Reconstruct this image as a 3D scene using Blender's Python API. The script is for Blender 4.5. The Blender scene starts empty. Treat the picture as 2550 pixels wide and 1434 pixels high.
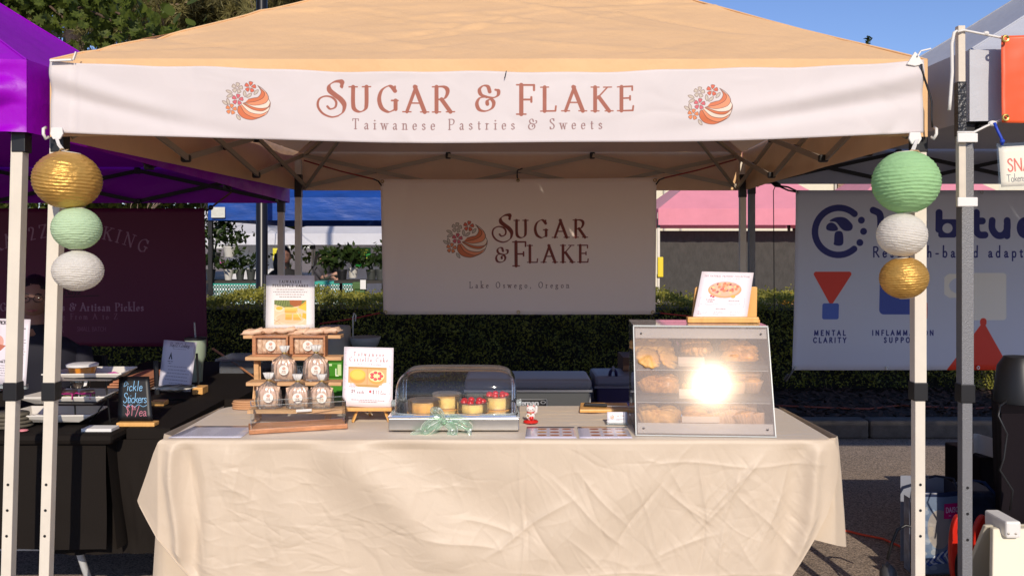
import bpy, math, random
import numpy as np
from mathutils import Vector, Matrix
random.seed(7); rng = np.random.default_rng(7)
scene = bpy.context.scene
R = math.radians

# ------------------------------------------------------------------ camera, sky, sun
F, HY, CX, H = 2223.0, 610.0, 1275.0, 1.46      # focal length (px of the 2550 px photo), horizon row, centre column, eye height
cam = bpy.data.cameras.new('camera'); camo = bpy.data.objects.new('camera', cam)
scene.collection.objects.link(camo); scene.camera = camo
camo.location = (0, 0, H); camo.rotation_euler = (R(90), 0, 0)
cam.sensor_width = 36; cam.lens = 36*F/2550; cam.shift_y = -(717-HY)/2550; cam.clip_end = 400; cam.clip_start = .05
SUN = Vector((.10, -.873, .477)).normalized()
el = math.asin(SUN.z); az = math.atan2(SUN.x, SUN.y)
world = bpy.data.worlds.new('World'); scene.world = world; world.use_nodes = True
wn = world.node_tree; bg = wn.nodes['Background']
sky = wn.nodes.new('ShaderNodeTexSky'); sky.sky_type = 'NISHITA'; sky.sun_disc = False
sky.sun_elevation = el; sky.sun_rotation = az; sky.air_density = 1.0; sky.dust_density = .25; sky.ozone_density = 4.5
tn = wn.nodes.new('ShaderNodeMix'); tn.data_type = 'RGBA'; tn.blend_type = 'MULTIPLY'; tn.inputs[0].default_value = 1; tn.inputs[7].default_value = (.90,.86,1.02,1)
wn.links.new(sky.outputs[0], tn.inputs[6]); wn.links.new(tn.outputs[2], bg.inputs[0]); bg.inputs[1].default_value = .125
sl = bpy.data.lights.new('sun', 'SUN'); sl.energy = 3.75; sl.angle = R(.5); sl.color = (1, .885, .745)
slo = bpy.data.objects.new('sun', sl); scene.collection.objects.link(slo)
slo.rotation_euler = SUN.to_track_quat('Z', 'Y').to_euler(); slo.location = (2, -6, 8)
vs = scene.view_settings; vs.view_transform = 'Standard'; vs.look = 'None'; vs.gamma = 1; vs.use_curve_mapping = False; vs.exposure = 0.03
scene.cycles.max_bounces = 8; scene.cycles.transparent_max_bounces = 24; scene.cycles.diffuse_bounces = 4

def PX(px, d): return (px-CX)*d/F
def PZ(py, d): return H-(py-HY)*d/F
def W(px, py, d): return Vector((PX(px, d), d, PZ(py, d)))
def DT(py, z=.744): return (H-z)*F/(py-HY)       # depth of a point at height z seen on row py

# ------------------------------------------------------------------ mesh helpers
class MB:
    def __init__(s): s.v = []; s.f = []; s.uv = {}
    def add(s, vs_, fs):
        n = len(s.v); s.v += [tuple(p) for p in vs_]; s.f += [tuple(i+n for i in f) for f in fs]; return s
    def box(s, c, sz, M=None):
        c = Vector(c); h = [k/2 for k in sz]
        pts = [Vector((x*h[0], y*h[1], z*h[2])) for x in (-1, 1) for y in (-1, 1) for z in (-1, 1)]
        if M: pts = [M @ p for p in pts]
        return s.add([c+p for p in pts], [(0,1,3,2),(4,6,7,5),(0,4,5,1),(2,3,7,6),(0,2,6,4),(1,5,7,3)])
    def b2(s, lo, hi): return s.box([(a+b)/2 for a, b in zip(lo, hi)], [abs(b-a) for a, b in zip(lo, hi)])
    def beam(s, p0, p1, w, h=None, w1=None, up=Vector((0,0,1))):
        p0 = Vector(p0); p1 = Vector(p1); h = h or w; d = (p1-p0).normalized()
        if abs(d.dot(up)) > .98: up = Vector((0,1,0))
        a = d.cross(up).normalized(); b = a.cross(d).normalized(); k = (w1 or w)/w
        pts = [p0+a*x*w/2+b*y*h/2 for x, y in ((-1,-1),(1,-1),(1,1),(-1,1))]+[p1+a*x*w*k/2+b*y*h*k/2 for x, y in ((-1,-1),(1,-1),(1,1),(-1,1))]
        return s.add(pts, [(0,1,2,3),(7,6,5,4),(0,4,5,1),(1,5,6,2),(2,6,7,3),(3,7,4,0)])
    def tube(s, pts, r, n=8, cap=True, flat=1):
        pts = [Vector(p) for p in pts]; m = len(pts); rs = list(r) if hasattr(r, '__len__') else [r]*m
        n0 = len(s.v); ref = Vector((.12, .31, .94)).normalized(); a = None
        for i, p in enumerate(pts):
            d = (pts[min(i+1, m-1)]-pts[max(i-1, 0)]).normalized()
            if a is None: a = d.cross(ref if abs(d.dot(ref)) < .95 else Vector((1,0,0))).normalized()
            else: a = (a-d*a.dot(d)).normalized()
            b = d.cross(a)
            for k in range(n):
                t = 2*math.pi*k/n; s.v.append(tuple(p+(a*math.cos(t)+b*math.sin(t)*flat)*rs[i]))
        for i in range(m-1):
            for k in range(n):
                k2 = (k+1) % n; s.f.append((n0+i*n+k, n0+i*n+k2, n0+(i+1)*n+k2, n0+(i+1)*n+k))
        if cap:
            s.f.append(tuple(n0+k for k in range(n))[::-1]); s.f.append(tuple(n0+(m-1)*n+k for k in range(n)))
        return s
    def lathe(s, c, prof, n=24, M=None, sx=1, sy=1, wob=None):
        c = Vector(c); n0 = len(s.v); m = len(prof)
        for i, (r, z) in enumerate(prof):
            for k in range(n):
                t = 2*math.pi*k/n; q = r*(1+(wob(t, i) if wob else 0))
                p = Vector((q*math.cos(t)*sx, q*math.sin(t)*sy, z)); s.v.append(tuple(c+(M @ p if M else p)))
        for i in range(m-1):
            for k in range(n):
                k2 = (k+1) % n; s.f.append((n0+i*n+k, n0+i*n+k2, n0+(i+1)*n+k2, n0+(i+1)*n+k))
        if prof[0][0] > 1e-6: s.f.append(tuple(n0+k for k in range(n))[::-1])
        if prof[-1][0] > 1e-6: s.f.append(tuple(n0+(m-1)*n+k for k in range(n)))
        return s
    def ball(s, c, r, n=14, m=8, M=None, f=None):
        r = (r, r, r) if not hasattr(r, '__len__') else r; c = Vector(c); n0 = len(s.v)
        for i in range(m+1):
            ph = -math.pi/2+math.pi*i/m
            for k in range(n):
                t = 2*math.pi*k/n; u = Vector((math.cos(ph)*math.cos(t), math.cos(ph)*math.sin(t), math.sin(ph)))
                if f: u = u*f(u)
                p = Vector((u.x*r[0], u.y*r[1], u.z*r[2])); s.v.append(tuple(c+(M @ p if M else p)))
        for i in range(m):
            for k in range(n):
                k2 = (k+1) % n; s.f.append((n0+i*n+k, n0+i*n+k2, n0+(i+1)*n+k2, n0+(i+1)*n+k))
        return s
    def slab(s, poly, o, ux, uy, t):
        """2D outline poly placed at o along ux, uy, thickness t along ux x uy"""
        o = Vector(o); ux = Vector(ux); uy = Vector(uy); w = ux.cross(uy).normalized()*t; m = len(poly)
        P = [o+ux*x+uy*y for x, y in poly]
        return s.add(P+[p+w for p in P], [tuple(range(m))[::-1], tuple(range(m, 2*m))]+[(i, (i+1) % m, m+(i+1) % m, m+i) for i in range(m)])
    def grid(s, P, uv=True):
        P = np.asarray(P); nu, nv = P.shape[:2]; n0 = len(s.v); s.v += [tuple(p) for p in P.reshape(-1, 3).tolist()]
        f0 = len(s.f)
        for i in range(nu-1):
            for j in range(nv-1): s.f.append((n0+i*nv+j, n0+(i+1)*nv+j, n0+(i+1)*nv+j+1, n0+i*nv+j+1))
        if uv:
            for i in range(nu):
                for j in range(nv): s.uv[n0+i*nv+j] = (i/(nu-1), j/(nv-1))
        return s

def grom(p, r=.009, w=.0035):
    return MB().tube([Vector(p)+Vector((r*math.cos(a), 0, r*math.sin(a))) for a in np.linspace(0, 6.2832, 17)], w, 6)
WL = {}
def _col(mesh, mb):
    if mb.uv:
        uvl = mesh.uv_layers.new(name='UVMap'); idx = np.empty(len(mesh.loops), dtype=np.int32); mesh.loops.foreach_get('vertex_index', idx)
        tab = np.zeros((len(mb.v), 2)); 
        for k, (a, b) in mb.uv.items(): tab[k] = (a, b)
        uvl.data.foreach_set('uv', tab[idx].astype(np.float32).ravel())
def obj(name, mb, m, parent=None, smooth=False, bevel=0, solid=0, offset=0, sub=0, label=None, cat=None, group=None, kind=None, origin=None, angle=None):
    V = np.array(mb.v, dtype=np.float64).reshape(-1, 3)
    if parent is not None: o0 = WL[parent.name]
    elif origin is not None: o0 = Vector(origin)
    else: o0 = Vector(((V[:,0].min()+V[:,0].max())/2, (V[:,1].min()+V[:,1].max())/2, V[:,2].min()))
    me = bpy.data.meshes.new(name); me.from_pydata((V-np.array(o0)).tolist(), [], mb.f)
    _col(me, mb)
    for x in (m if isinstance(m, (list, tuple)) else [m]): me.materials.append(x)
    if smooth: me.polygons.foreach_set('use_smooth', [True]*len(me.polygons))
    me.update()
    if smooth == 'auto':
        try: me.set_sharp_from_angle(angle=R(40))
        except Exception: pass
    o = bpy.data.objects.new(name, me); scene.collection.objects.link(o)
    if parent is not None: o.parent = parent
    else: o.location = o0
    WL[o.name] = o0
    if solid:
        md = o.modifiers.new('thickness', 'SOLIDIFY'); md.thickness = solid; md.offset = offset
    if bevel:
        md = o.modifiers.new('bevel', 'BEVEL'); md.width = bevel; md.segments = 2; md.limit_method = 'ANGLE'; md.angle_limit = R(35)
    if sub:
        md = o.modifiers.new('sub', 'SUBSURF'); md.levels = sub; md.render_levels = sub
    tag(o, label, cat, group, kind); return o
def tag(o, label=None, cat=None, group=None, kind=None):
    if label: o['label'] = label
    if cat: o['category'] = cat
    if group: o['group'] = group
    if kind: o['kind'] = kind
    return o
def thing(name, label, cat, loc=(0,0,0), group=None):
    o = bpy.data.objects.new(name, None); scene.collection.objects.link(o); o.location = loc; o.empty_display_size = .05
    WL[o.name] = Vector(loc); return tag(o, label, cat, group)
def copy_tree(o, loc=None, rotz=None, label=None, scale=None, parent=None):
    c = o.copy(); scene.collection.objects.link(c)
    if parent is not None: c.parent = parent
    if loc is not None: c.location = loc
    if rotz is not None: c.rotation_euler = (c.rotation_euler[0], c.rotation_euler[1], rotz)
    if scale is not None: c.scale = (scale,)*3 if not hasattr(scale, '__len__') else scale
    if label: c['label'] = label
    for ch in list(o.children): copy_tree(ch, parent=c)
    return c
def raw(name, V, Fq, m, parent=None, **kw):
    """big numpy mesh: V (n,3), Fq (k,3 or 4)"""
    o0 = np.array(WL[parent.name]) if parent is not None else np.zeros(3)
    me = bpy.data.meshes.new(name); V = (V-o0).astype(np.float32); k = Fq.shape[1]
    me.vertices.add(len(V)); me.vertices.foreach_set('co', V.ravel())
    me.loops.add(Fq.size); me.loops.foreach_set('vertex_index', Fq.astype(np.int32).ravel())
    me.polygons.add(len(Fq)); me.polygons.foreach_set('loop_start', np.arange(0, Fq.size, k, dtype=np.int32))
    me.polygons.foreach_set('loop_total', np.full(len(Fq), k, dtype=np.int32)); me.update(calc_edges=True); me.validate()
    me.materials.append(m); o = bpy.data.objects.new(name, me); scene.collection.objects.link(o)
    if parent is not None: o.parent = parent
    WL[o.name] = Vector(o0.tolist())
    return tag(o, kw.get('label'), kw.get('cat'), kw.get('group'), kw.get('kind'))

# ------------------------------------------------------------------ materials
def S(h):
    """sRGB hex -> linear"""
    c = [int(h[i:i+2], 16)/255 for i in (0, 2, 4)]
    return tuple(x/12.92 if x <= .04045 else ((x+.055)/1.055)**2.4 for x in c)
def mat(name, col, rough=.6, metal=0, var=0, vscale=8, bump=0, bscale=60, bdist=.002, trans=0, tcol=None, coat=0, sheen=0, spec=.5, img=None, col2=None, stretch=None, alpha=None, coords='Object'):
    m = bpy.data.materials.new(name); m.use_nodes = True; nt = m.node_tree; N = nt.nodes; L = nt.links
    p = N['Principled BSDF']; p.inputs['Roughness'].default_value = rough; p.inputs['Metallic'].default_value = metal
    p.inputs['Specular IOR Level'].default_value = spec
    if coat: p.inputs['Coat Weight'].default_value = coat; p.inputs['Coat Roughness'].default_value = .125
    if sheen: p.inputs['Sheen Weight'].default_value = sheen
    col = tuple(col)[:3]; p.inputs['Base Color'].default_value = (*col, 1)
    tc = N.new('ShaderNodeTexCoord'); vec = tc.outputs[coords]
    if stretch:
        mp = N.new('ShaderNodeMapping'); mp.inputs['Scale'].default_value = stretch; L.new(vec, mp.inputs[0]); vec = mp.outputs[0]
    src = None
    if img is not None:
        it = N.new('ShaderNodeTexImage'); it.image = img; it.extension = 'EXTEND'; L.new(tc.outputs['UV'], it.inputs[0]); src = it.outputs[0]; L.new(src, p.inputs['Base Color'])
    elif var:
        n = N.new('ShaderNodeTexNoise'); n.inputs['Scale'].default_value = vscale; n.inputs['Detail'].default_value = 6; n.inputs['Roughness'].default_value = .65
        L.new(vec, n.inputs['Vector']); mx = N.new('ShaderNodeMix'); mx.data_type = 'RGBA'
        cr = N.new('ShaderNodeMapRange'); cr.inputs[1].default_value = .3; cr.inputs[2].default_value = .7; L.new(n.outputs[0], cr.inputs[0]); L.new(cr.outputs[0], mx.inputs[0])
        c2 = col2 if col2 else tuple(min(1, c*(1+var)) for c in col)
        c1 = col if col2 else tuple(c*(1-var) for c in col)
        mx.inputs[6].default_value = (*c1, 1); mx.inputs[7].default_value = (*c2, 1); src = mx.outputs[2]; L.new(src, p.inputs['Base Color'])
    if bump:
        n = N.new('ShaderNodeTexNoise'); n.inputs['Scale'].default_value = bscale; n.inputs['Detail'].default_value = 5; L.new(vec, n.inputs['Vector'])
        b = N.new('ShaderNodeBump'); b.inputs['Strength'].default_value = bump; b.inputs['Distance'].default_value = bdist; L.new(n.outputs[0], b.inputs['Height']); L.new(b.outputs[0], p.inputs['Normal'])
    out = N['Material Output']
    if trans:
        t = N.new('ShaderNodeBsdfTranslucent'); tcx = tcol or col; t.inputs[0].default_value = (*tcx, 1)
        if src is not None and tcol is None: L.new(src, t.inputs[0])
        mx = N.new('ShaderNodeMixShader'); mx.inputs[0].default_value = trans; L.new(p.outputs[0], mx.inputs[1]); L.new(t.outputs[0], mx.inputs[2]); L.new(mx.outputs[0], out.inputs[0])
    return m
def clear(name, tint=(.96,.97,.97), rough=.03, haze=0, hcol=(.8,.8,.8), gloss=.0, r2=None):
    """thin clear plastic: see-through film with a fresnel gloss and a little surface haze"""
    m = bpy.data.materials.new(name); m.use_nodes = True; nt = m.node_tree; N = nt.nodes; L = nt.links; N.remove(N['Principled BSDF']); out = N['Material Output']
    t = N.new('ShaderNodeBsdfTransparent'); t.inputs[0].default_value = (*tint, 1)
    g = N.new('ShaderNodeBsdfAnisotropic'); g.inputs['Roughness'].default_value = rough; g.inputs['Color'].default_value = (1,1,1,1)
    fr = N.new('ShaderNodeFresnel'); fr.inputs[0].default_value = 1.49
    ad = N.new('ShaderNodeMath'); ad.operation = 'ADD'; ad.inputs[1].default_value = gloss; ad.use_clamp = True; L.new(fr.outputs[0], ad.inputs[0])
    a = N.new('ShaderNodeMixShader'); L.new(ad.outputs[0], a.inputs[0]); L.new(t.outputs[0], a.inputs[1]); L.new(g.outputs[0], a.inputs[2]); last = a.outputs[0]
    if r2:
        g2 = N.new('ShaderNodeBsdfAnisotropic'); g2.inputs['Roughness'].default_value = r2  # extra warm-tinted gloss lobe imitates the halo of sun glare
        g2.inputs['Color'].default_value = (1,.80,.60,1); c = N.new('ShaderNodeMixShader'); c.inputs[0].default_value = .0012; L.new(last, c.inputs[1]); L.new(g2.outputs[0], c.inputs[2]); last = c.outputs[0]
    if haze:
        d = N.new('ShaderNodeBsdfDiffuse'); d.inputs[0].default_value = (*hcol, 1); b = N.new('ShaderNodeMixShader'); b.inputs[0].default_value = haze
        L.new(last, b.inputs[1]); L.new(d.outputs[0], b.inputs[2]); last = b.outputs[0]
    L.new(last, out.inputs[0]); return m

# ------------------------------------------------------------------ print canvas: a small 2D rasteriser for signs and banners
def sp(pts, n=6, closed=False):
    P = np.array(pts, float); m = len(P)
    if m < 3: return P
    out = []
    for i in range(m if closed else m-1):
        a, b, c, d = (P[(i-1) % m], P[i], P[(i+1) % m], P[(i+2) % m]) if closed else (P[max(i-1, 0)], P[i], P[i+1], P[min(i+2, m-1)])
        for k in range(n):
            t = k/n; out.append(.5*((2*b)+(c-a)*t+(2*a-5*b+4*c-d)*t*t+(3*b-a-3*c+d)*t**3))
    if not closed: out.append(P[-1])
    return np.array(out)
GL = {
'A':(72,"s1 4,0 37,100;s2 33,100 68,0;st 17,35 54,35"),'B':(60,"s3 12,0 12,100;c 12,100 35,100 50,90 50,72 38,54 12,53;c 12,53 40,53 56,42 56,24 42,2 12,0"),
'C':(70,"c 64,82 52,98 38,101 16,84 7,50 16,15 38,-1 54,4 65,18;z 64,100 64,78"),'D':(74,"s3 12,0 12,100;c 12,100 40,100 60,86 67,50 60,14 40,0 12,0"),
'E':(58,"s3 12,0 12,100;s 12,100 52,100;s 12,52 44,52;s 12,0 54,0;z 52,100 52,84;z 44,60 44,44;z 54,0 56,18"),'F':(54,"s3 12,0 12,100;s 12,100 50,100;s 12,50 42,50;z 50,100 50,82;z 42,58 42,42"),
'G':(76,"c 64,82 52,98 38,101 16,84 7,50 16,15 38,-1 54,3 66,12;s 66,10 66,44;s 52,44 74,44;z 64,100 64,78"),'H':(76,"s3 12,0 12,100;s3 64,0 64,100;s 12,52 64,52"),'I':(26,"s3 13,0 13,100"),
'J':(34,"c1 22,100 22,40 21,0 14,-18 0,-20"),'K':(68,"s3 12,0 12,100;st1 58,100 14,46;s2 26,58 64,0"),'L':(56,"s3 12,0 12,100;s 12,0 52,0;z 52,0 54,20"),
'M':(90,"st1 12,0 16,100;s 16,100 45,10;st 45,10 76,100;s2 76,100 80,0"),'N':(78,"st1 12,0 12,100;s 12,100 66,0;st2 66,0 66,100;z 3,100 12,100"),
'O':(78,"c 39,101 16,86 7,50 16,14 39,-1 62,14 71,50 62,86 39,101"),'P':(56,"s3 12,0 12,100;c 12,100 36,100 52,90 54,72 44,52 28,46 12,48"),'Q':(78,"c 39,101 16,86 7,50 16,14 39,-1 62,14 71,50 62,86 39,101;s 44,6 76,-22"),
'R':(64,"s3 12,0 12,100;c 12,100 36,100 50,90 51,73 42,55 28,50 12,50;s2 30,50 62,0"),'S':(50,"c 42,84 34,98 24,101 10,92 9,74 20,60 36,46 44,28 38,8 24,-1 12,4 7,18;z 42,100 42,80;z 7,0 7,20"),
'T':(64,"s1 32,0 32,100;s 6,100 58,100;z 6,100 5,82;z 58,100 59,82"),'U':(72,"c3 12,100 12,30 18,8 36,-1 54,8 60,30 60,100"),'V':(70,"s1 4,100 36,0;st2 34,0 66,100"),
'W':(100,"s1 4,100 30,0;st 30,0 50,96;s 50,96 74,0;st2 74,0 96,100"),'X':(68,"s3 6,100 62,0;st3 60,100 6,0"),'Y':(64,"s1 4,100 32,48;st1 60,100 32,48;s2 32,48 32,0"),'Z':(60,"s 8,100 54,100;sT 54,100 6,0;s 6,0 56,0;z 8,100 6,82;z 56,0 58,18"),
'a':(42,"c 9,40 18,49 29,44 32,34 32,10 36,0 42,1;c 32,28 16,24 7,12 14,-1 24,2 32,12"),'b':(46,"s1 9,102 9,2;c 9,36 20,48 34,46 42,24 34,2 22,-1 9,8"),'c':(38,"c 34,38 26,48 12,42 6,23 14,2 26,-1 36,8"),
'd':(48,"s2 39,102 39,0;c 39,36 28,48 14,46 6,23 14,1 26,-1 39,10"),'e':(41,"s 8,27 36,27;c 36,27 34,42 22,49 10,40 6,23 12,3 24,-1 36,8"),'f':(28,"c2 30,96 22,102 14,94 13,80 13,0;s 4,47 26,47"),
'g':(44,"c 20,48 8,40 8,28 20,18 32,26 32,40 20,48;c 14,18 8,10 14,4 32,2 40,-8 34,-22 18,-26 4,-18 8,-4 16,3;s 32,44 42,48"),'h':(48,"s3 10,102 10,0;c2 10,34 22,48 34,44 38,30 38,0"),
'i':(22,"s3 11,48 11,0;d 11,72"),'j':(22,"c 12,48 12,0 8,-20 0,-24;d 12,72"),'k':(46,"s3 10,102 10,0;st1 38,48 11,20;s2 20,30 42,0"),'l':(22,"s3 11,102 11,0"),
'm':(74,"s3 10,48 10,0;c2 10,34 20,48 32,46 36,30 36,0;c2 36,34 48,48 58,46 63,30 63,0"),'n':(48,"s3 10,48 10,0;c2 10,34 22,48 34,46 38,30 38,0"),'o':(46,"c 23,48 10,42 6,23 10,4 23,-1 36,4 40,23 36,42 23,48"),
'p':(48,"s3 10,48 10,-34;c 10,36 22,48 36,44 42,24 36,2 24,-1 10,8"),'q':(48,"s2 39,48 39,-34;c 39,36 28,48 14,46 6,23 14,1 26,-1 39,10"),'r':(33,"s3 10,48 10,0;c 10,30 18,44 30,46"),
's':(34,"c 28,40 18,49 8,42 10,30 26,20 29,8 18,-1 6,6"),'t':(28,"c 13,62 13,10 18,-1 27,4;s 4,47 26,47"),'u':(48,"c1 10,48 10,14 16,0 28,1 37,12;s3 37,48 37,0"),
'v':(42,"s1 4,48 22,0;st1 38,48 21,0"),'w':(62,"s1 4,48 19,0;st 19,0 31,46;s 31,46 45,0;st2 45,0 58,48"),'x':(42,"s3 5,48 38,0;st3 37,48 5,0"),'y':(42,"s1 4,48 22,0;ct1 38,48 22,0 14,-22 4,-30"),'z':(38,"s 5,48 34,48;sT 34,48 5,0;s 5,0 35,0"),
'0':(50,"c 25,98 11,86 7,50 11,12 25,-1 39,12 43,50 39,86 25,98"),'1':(34,"s2 20,98 20,0;st 8,84 20,98"),'2':(48,"c 8,76 12,94 26,98 40,86 36,62 8,0;s 8,0 42,0"),'3':(46,"c 8,88 22,99 36,88 34,64 18,52;c 18,52 38,46 40,20 26,-1 8,6"),
'4':(50,"s 34,98 6,30;s 6,30 46,30;s2 34,98 34,0"),'5':(46,"s 12,98 38,98;s 12,98 11,56;c 11,54 26,60 40,44 38,14 22,-1 8,6"),'6':(48,"c 38,96 16,76 8,36 14,4 28,-1 42,18 36,46 22,52 9,34"),'7':(44,"s 6,98 40,98;s 40,98 16,0"),
'8':(48,"c 24,99 10,88 12,68 24,54 40,38 42,14 24,-1 7,14 9,38 24,54 36,68 38,88 24,99"),'9':(48,"c 10,2 32,22 40,62 34,94 20,99 6,80 12,54 26,48 39,64"),
'&':(76,"c 50,76 44,96 28,99 15,84 20,64 38,55 38,55;c 38,55 16,50 6,28 14,4 36,-2 58,10 64,32 54,46 42,38 42,26;c 38,55 62,52 78,62 80,80 70,84"),
'$':(48,"c 40,80 32,92 22,94 10,84 12,68 24,54 38,40 40,20 26,4 14,6 8,20;s 24,108 24,-10"),'.':(18,"d 9,4"),',':(18,"d 9,4;ct 11,4 11,-6 6,-14"),'-':(34,"s 6,32 28,32"),':':(20,"d 10,44;d 10,6"),'/':(40,"s 4,-8 36,104"),'|':(20,"s 10,-10 10,108"),"'":(14,"s 7,104 7,84"),'!':(22,"s 11,100 11,30;d 11,4"),'(':(26,"c 20,108 8,80 8,20 20,-10"),')':(26,"c 6,108 18,80 18,20 6,-10"),
}
def seg_cov(P0, P1, r0, r1, X, Y):
    d = P1-P0; l2 = max(d@d, 1e-9); t = np.clip(((X-P0[0])*d[0]+(Y-P0[1])*d[1])/l2, 0, 1)
    D = np.hypot(X-P0[0]-t*d[0], Y-P0[1]-t*d[1]); return np.clip(r0+(r1-r0)*t-D+.5, 0, 1)
class Cv:
    """canvas in its own units; k = texture pixels per unit; y runs down"""
    def __init__(s, w, h, k, bg_):
        s.w, s.h, s.k = w, h, k; s.W = int(w*k); s.Hh = int(h*k); s.a = np.zeros((s.Hh, s.W, 3)); s.a[:] = s.c(bg_)
    def c(s, h): return np.array([int(h[i:i+2], 16)/255 for i in (0, 2, 4)]) if isinstance(h, str) else np.array(h)
    def win(s, x0, y0, x1, y1):
        x0 = max(int(x0), 0); y0 = max(int(y0), 0); x1 = min(int(x1)+2, s.W); y1 = min(int(y1)+2, s.Hh)
        if x1 <= x0 or y1 <= y0: return None
        Y, X = np.mgrid[y0:y1, x0:x1]; return (slice(y0, y1), slice(x0, x1)), X+.5, Y+.5
    def put(s, sl_, cov, col): s.a[sl_] += (s.c(col)-s.a[sl_])*cov[..., None]
    def poly(s, pts, col, al=1):
        P = np.array(pts, float)*s.k; w = s.win(*(P.min(0)-1), *(P.max(0)+1))
        if w is None: return
        sl_, X, Y = w; ins = np.zeros(X.shape, bool); D = np.full(X.shape, 1e9); m = len(P)
        for i in range(m):
            a, b = P[i], P[(i+1) % m]
            if a[1] != b[1]:
                c = ((a[1] > Y) != (b[1] > Y)); ins ^= c & (X < (b[0]-a[0])*(Y-a[1])/(b[1]-a[1])+a[0])
            d = b-a; t = np.clip(((X-a[0])*d[0]+(Y-a[1])*d[1])/max(d@d, 1e-9), 0, 1); D = np.minimum(D, np.hypot(X-a[0]-t*d[0], Y-a[1]-t*d[1]))
        s.put(sl_, np.clip(np.where(ins, D, -D)+.5, 0, 1)*al, col)
    def rect(s, x0, y0, x1, y1, col, al=1, r=0):
        x0, y0, x1, y1, r = [v*s.k for v in (x0, y0, x1, y1, r)]; w = s.win(x0-1, y0-1, x1+1, y1+1)
        if w is None: return
        sl_, X, Y = w; qx = np.abs(X-(x0+x1)/2)-(x1-x0)/2+r; qy = np.abs(Y-(y0+y1)/2)-(y1-y0)/2+r
        D = np.hypot(np.maximum(qx, 0), np.maximum(qy, 0))+np.minimum(np.maximum(qx, qy), 0)-r; s.put(sl_, np.clip(.5-D, 0, 1)*al, col)
    def frame(s, x0, y0, x1, y1, wd, col):
        for q in ((x0,y0,x1,y0+wd),(x0,y1-wd,x1,y1),(x0,y0,x0+wd,y1),(x1-wd,y0,x1,y1)): s.rect(*q, col)
    def ell(s, x, y, rx, ry, col, al=1, ring=0):
        x, y, rx, ry = [v*s.k for v in (x, y, rx, ry)]; w = s.win(x-rx-2, y-ry-2, x+rx+2, y+ry+2)
        if w is None: return
        sl_, X, Y = w; D = (np.hypot((X-x)/rx, (Y-y)/ry)-1)*min(rx, ry)
        if ring: D = np.abs(D)-ring*s.k/2
        s.put(sl_, np.clip(.5-D, 0, 1)*al, col)
    def line(s, pts, wd, col, al=1, smooth=True, rs=None):
        P = (sp(pts) if smooth and len(pts) > 2 else np.array(pts, float))*s.k; r = wd*s.k/2
        w = s.win(*(P.min(0)-r-2), *(P.max(0)+r+2))
        if w is None: return
        sl_, X, Y = w; C = np.zeros(X.shape)
        for i in range(len(P)-1): C = np.maximum(C, seg_cov(P[i], P[i+1], r, r, X, Y))
        s.put(sl_, C*al, col)
    def strokes(s, segs, col, al=1):
        A = np.array([q[0] for q in segs]+[q[1] for q in segs]); m = max(q[2] for q in segs)+2
        w = s.win(*(A.min(0)-m), *(A.max(0)+m))
        if w is None: return
        sl_, X, Y = w; C = np.zeros(X.shape); y0, x0 = sl_[0].start, sl_[1].start
        for a, b, r0, r1 in segs:
            mr = max(r0, r1)+1.5; i0 = max(int(min(a[1], b[1])-mr)-y0, 0); i1 = int(max(a[1], b[1])+mr)+2-y0; j0 = max(int(min(a[0], b[0])-mr)-x0, 0); j1 = int(max(a[0], b[0])+mr)+2-x0
            if i1 <= 0 or j1 <= 0: continue
            C[i0:i1, j0:j1] = np.maximum(C[i0:i1, j0:j1], seg_cov(a, b, r0, r1, X[i0:i1, j0:j1], Y[i0:i1, j0:j1]))
        s.put(sl_, C*al, col)
    def pen(s, pts, tmax, tmin, nib=R(20), force=None, smooth=True):
        """pts in canvas units, y down; returns variable width segments"""
        P = (sp(pts, 7) if smooth and len(pts) > 2 else np.array(pts, float))*s.k; out = []; wd = []
        for i in range(len(P)-1):
            d = P[i+1]-P[i]; th = math.atan2(-d[1], d[0]); q = abs(math.sin(th-nib))**1.5
            if force is not None: q = force
            wd.append((tmin+(tmax-tmin)*q)*s.k/2)
        for i in range(len(P)-1):
            r0 = (wd[max(i-1, 0)]+wd[i])/2; r1 = (wd[i]+wd[min(i+1, len(wd)-1)])/2; out.append((P[i], P[i+1], r0, r1))
        return out
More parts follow.
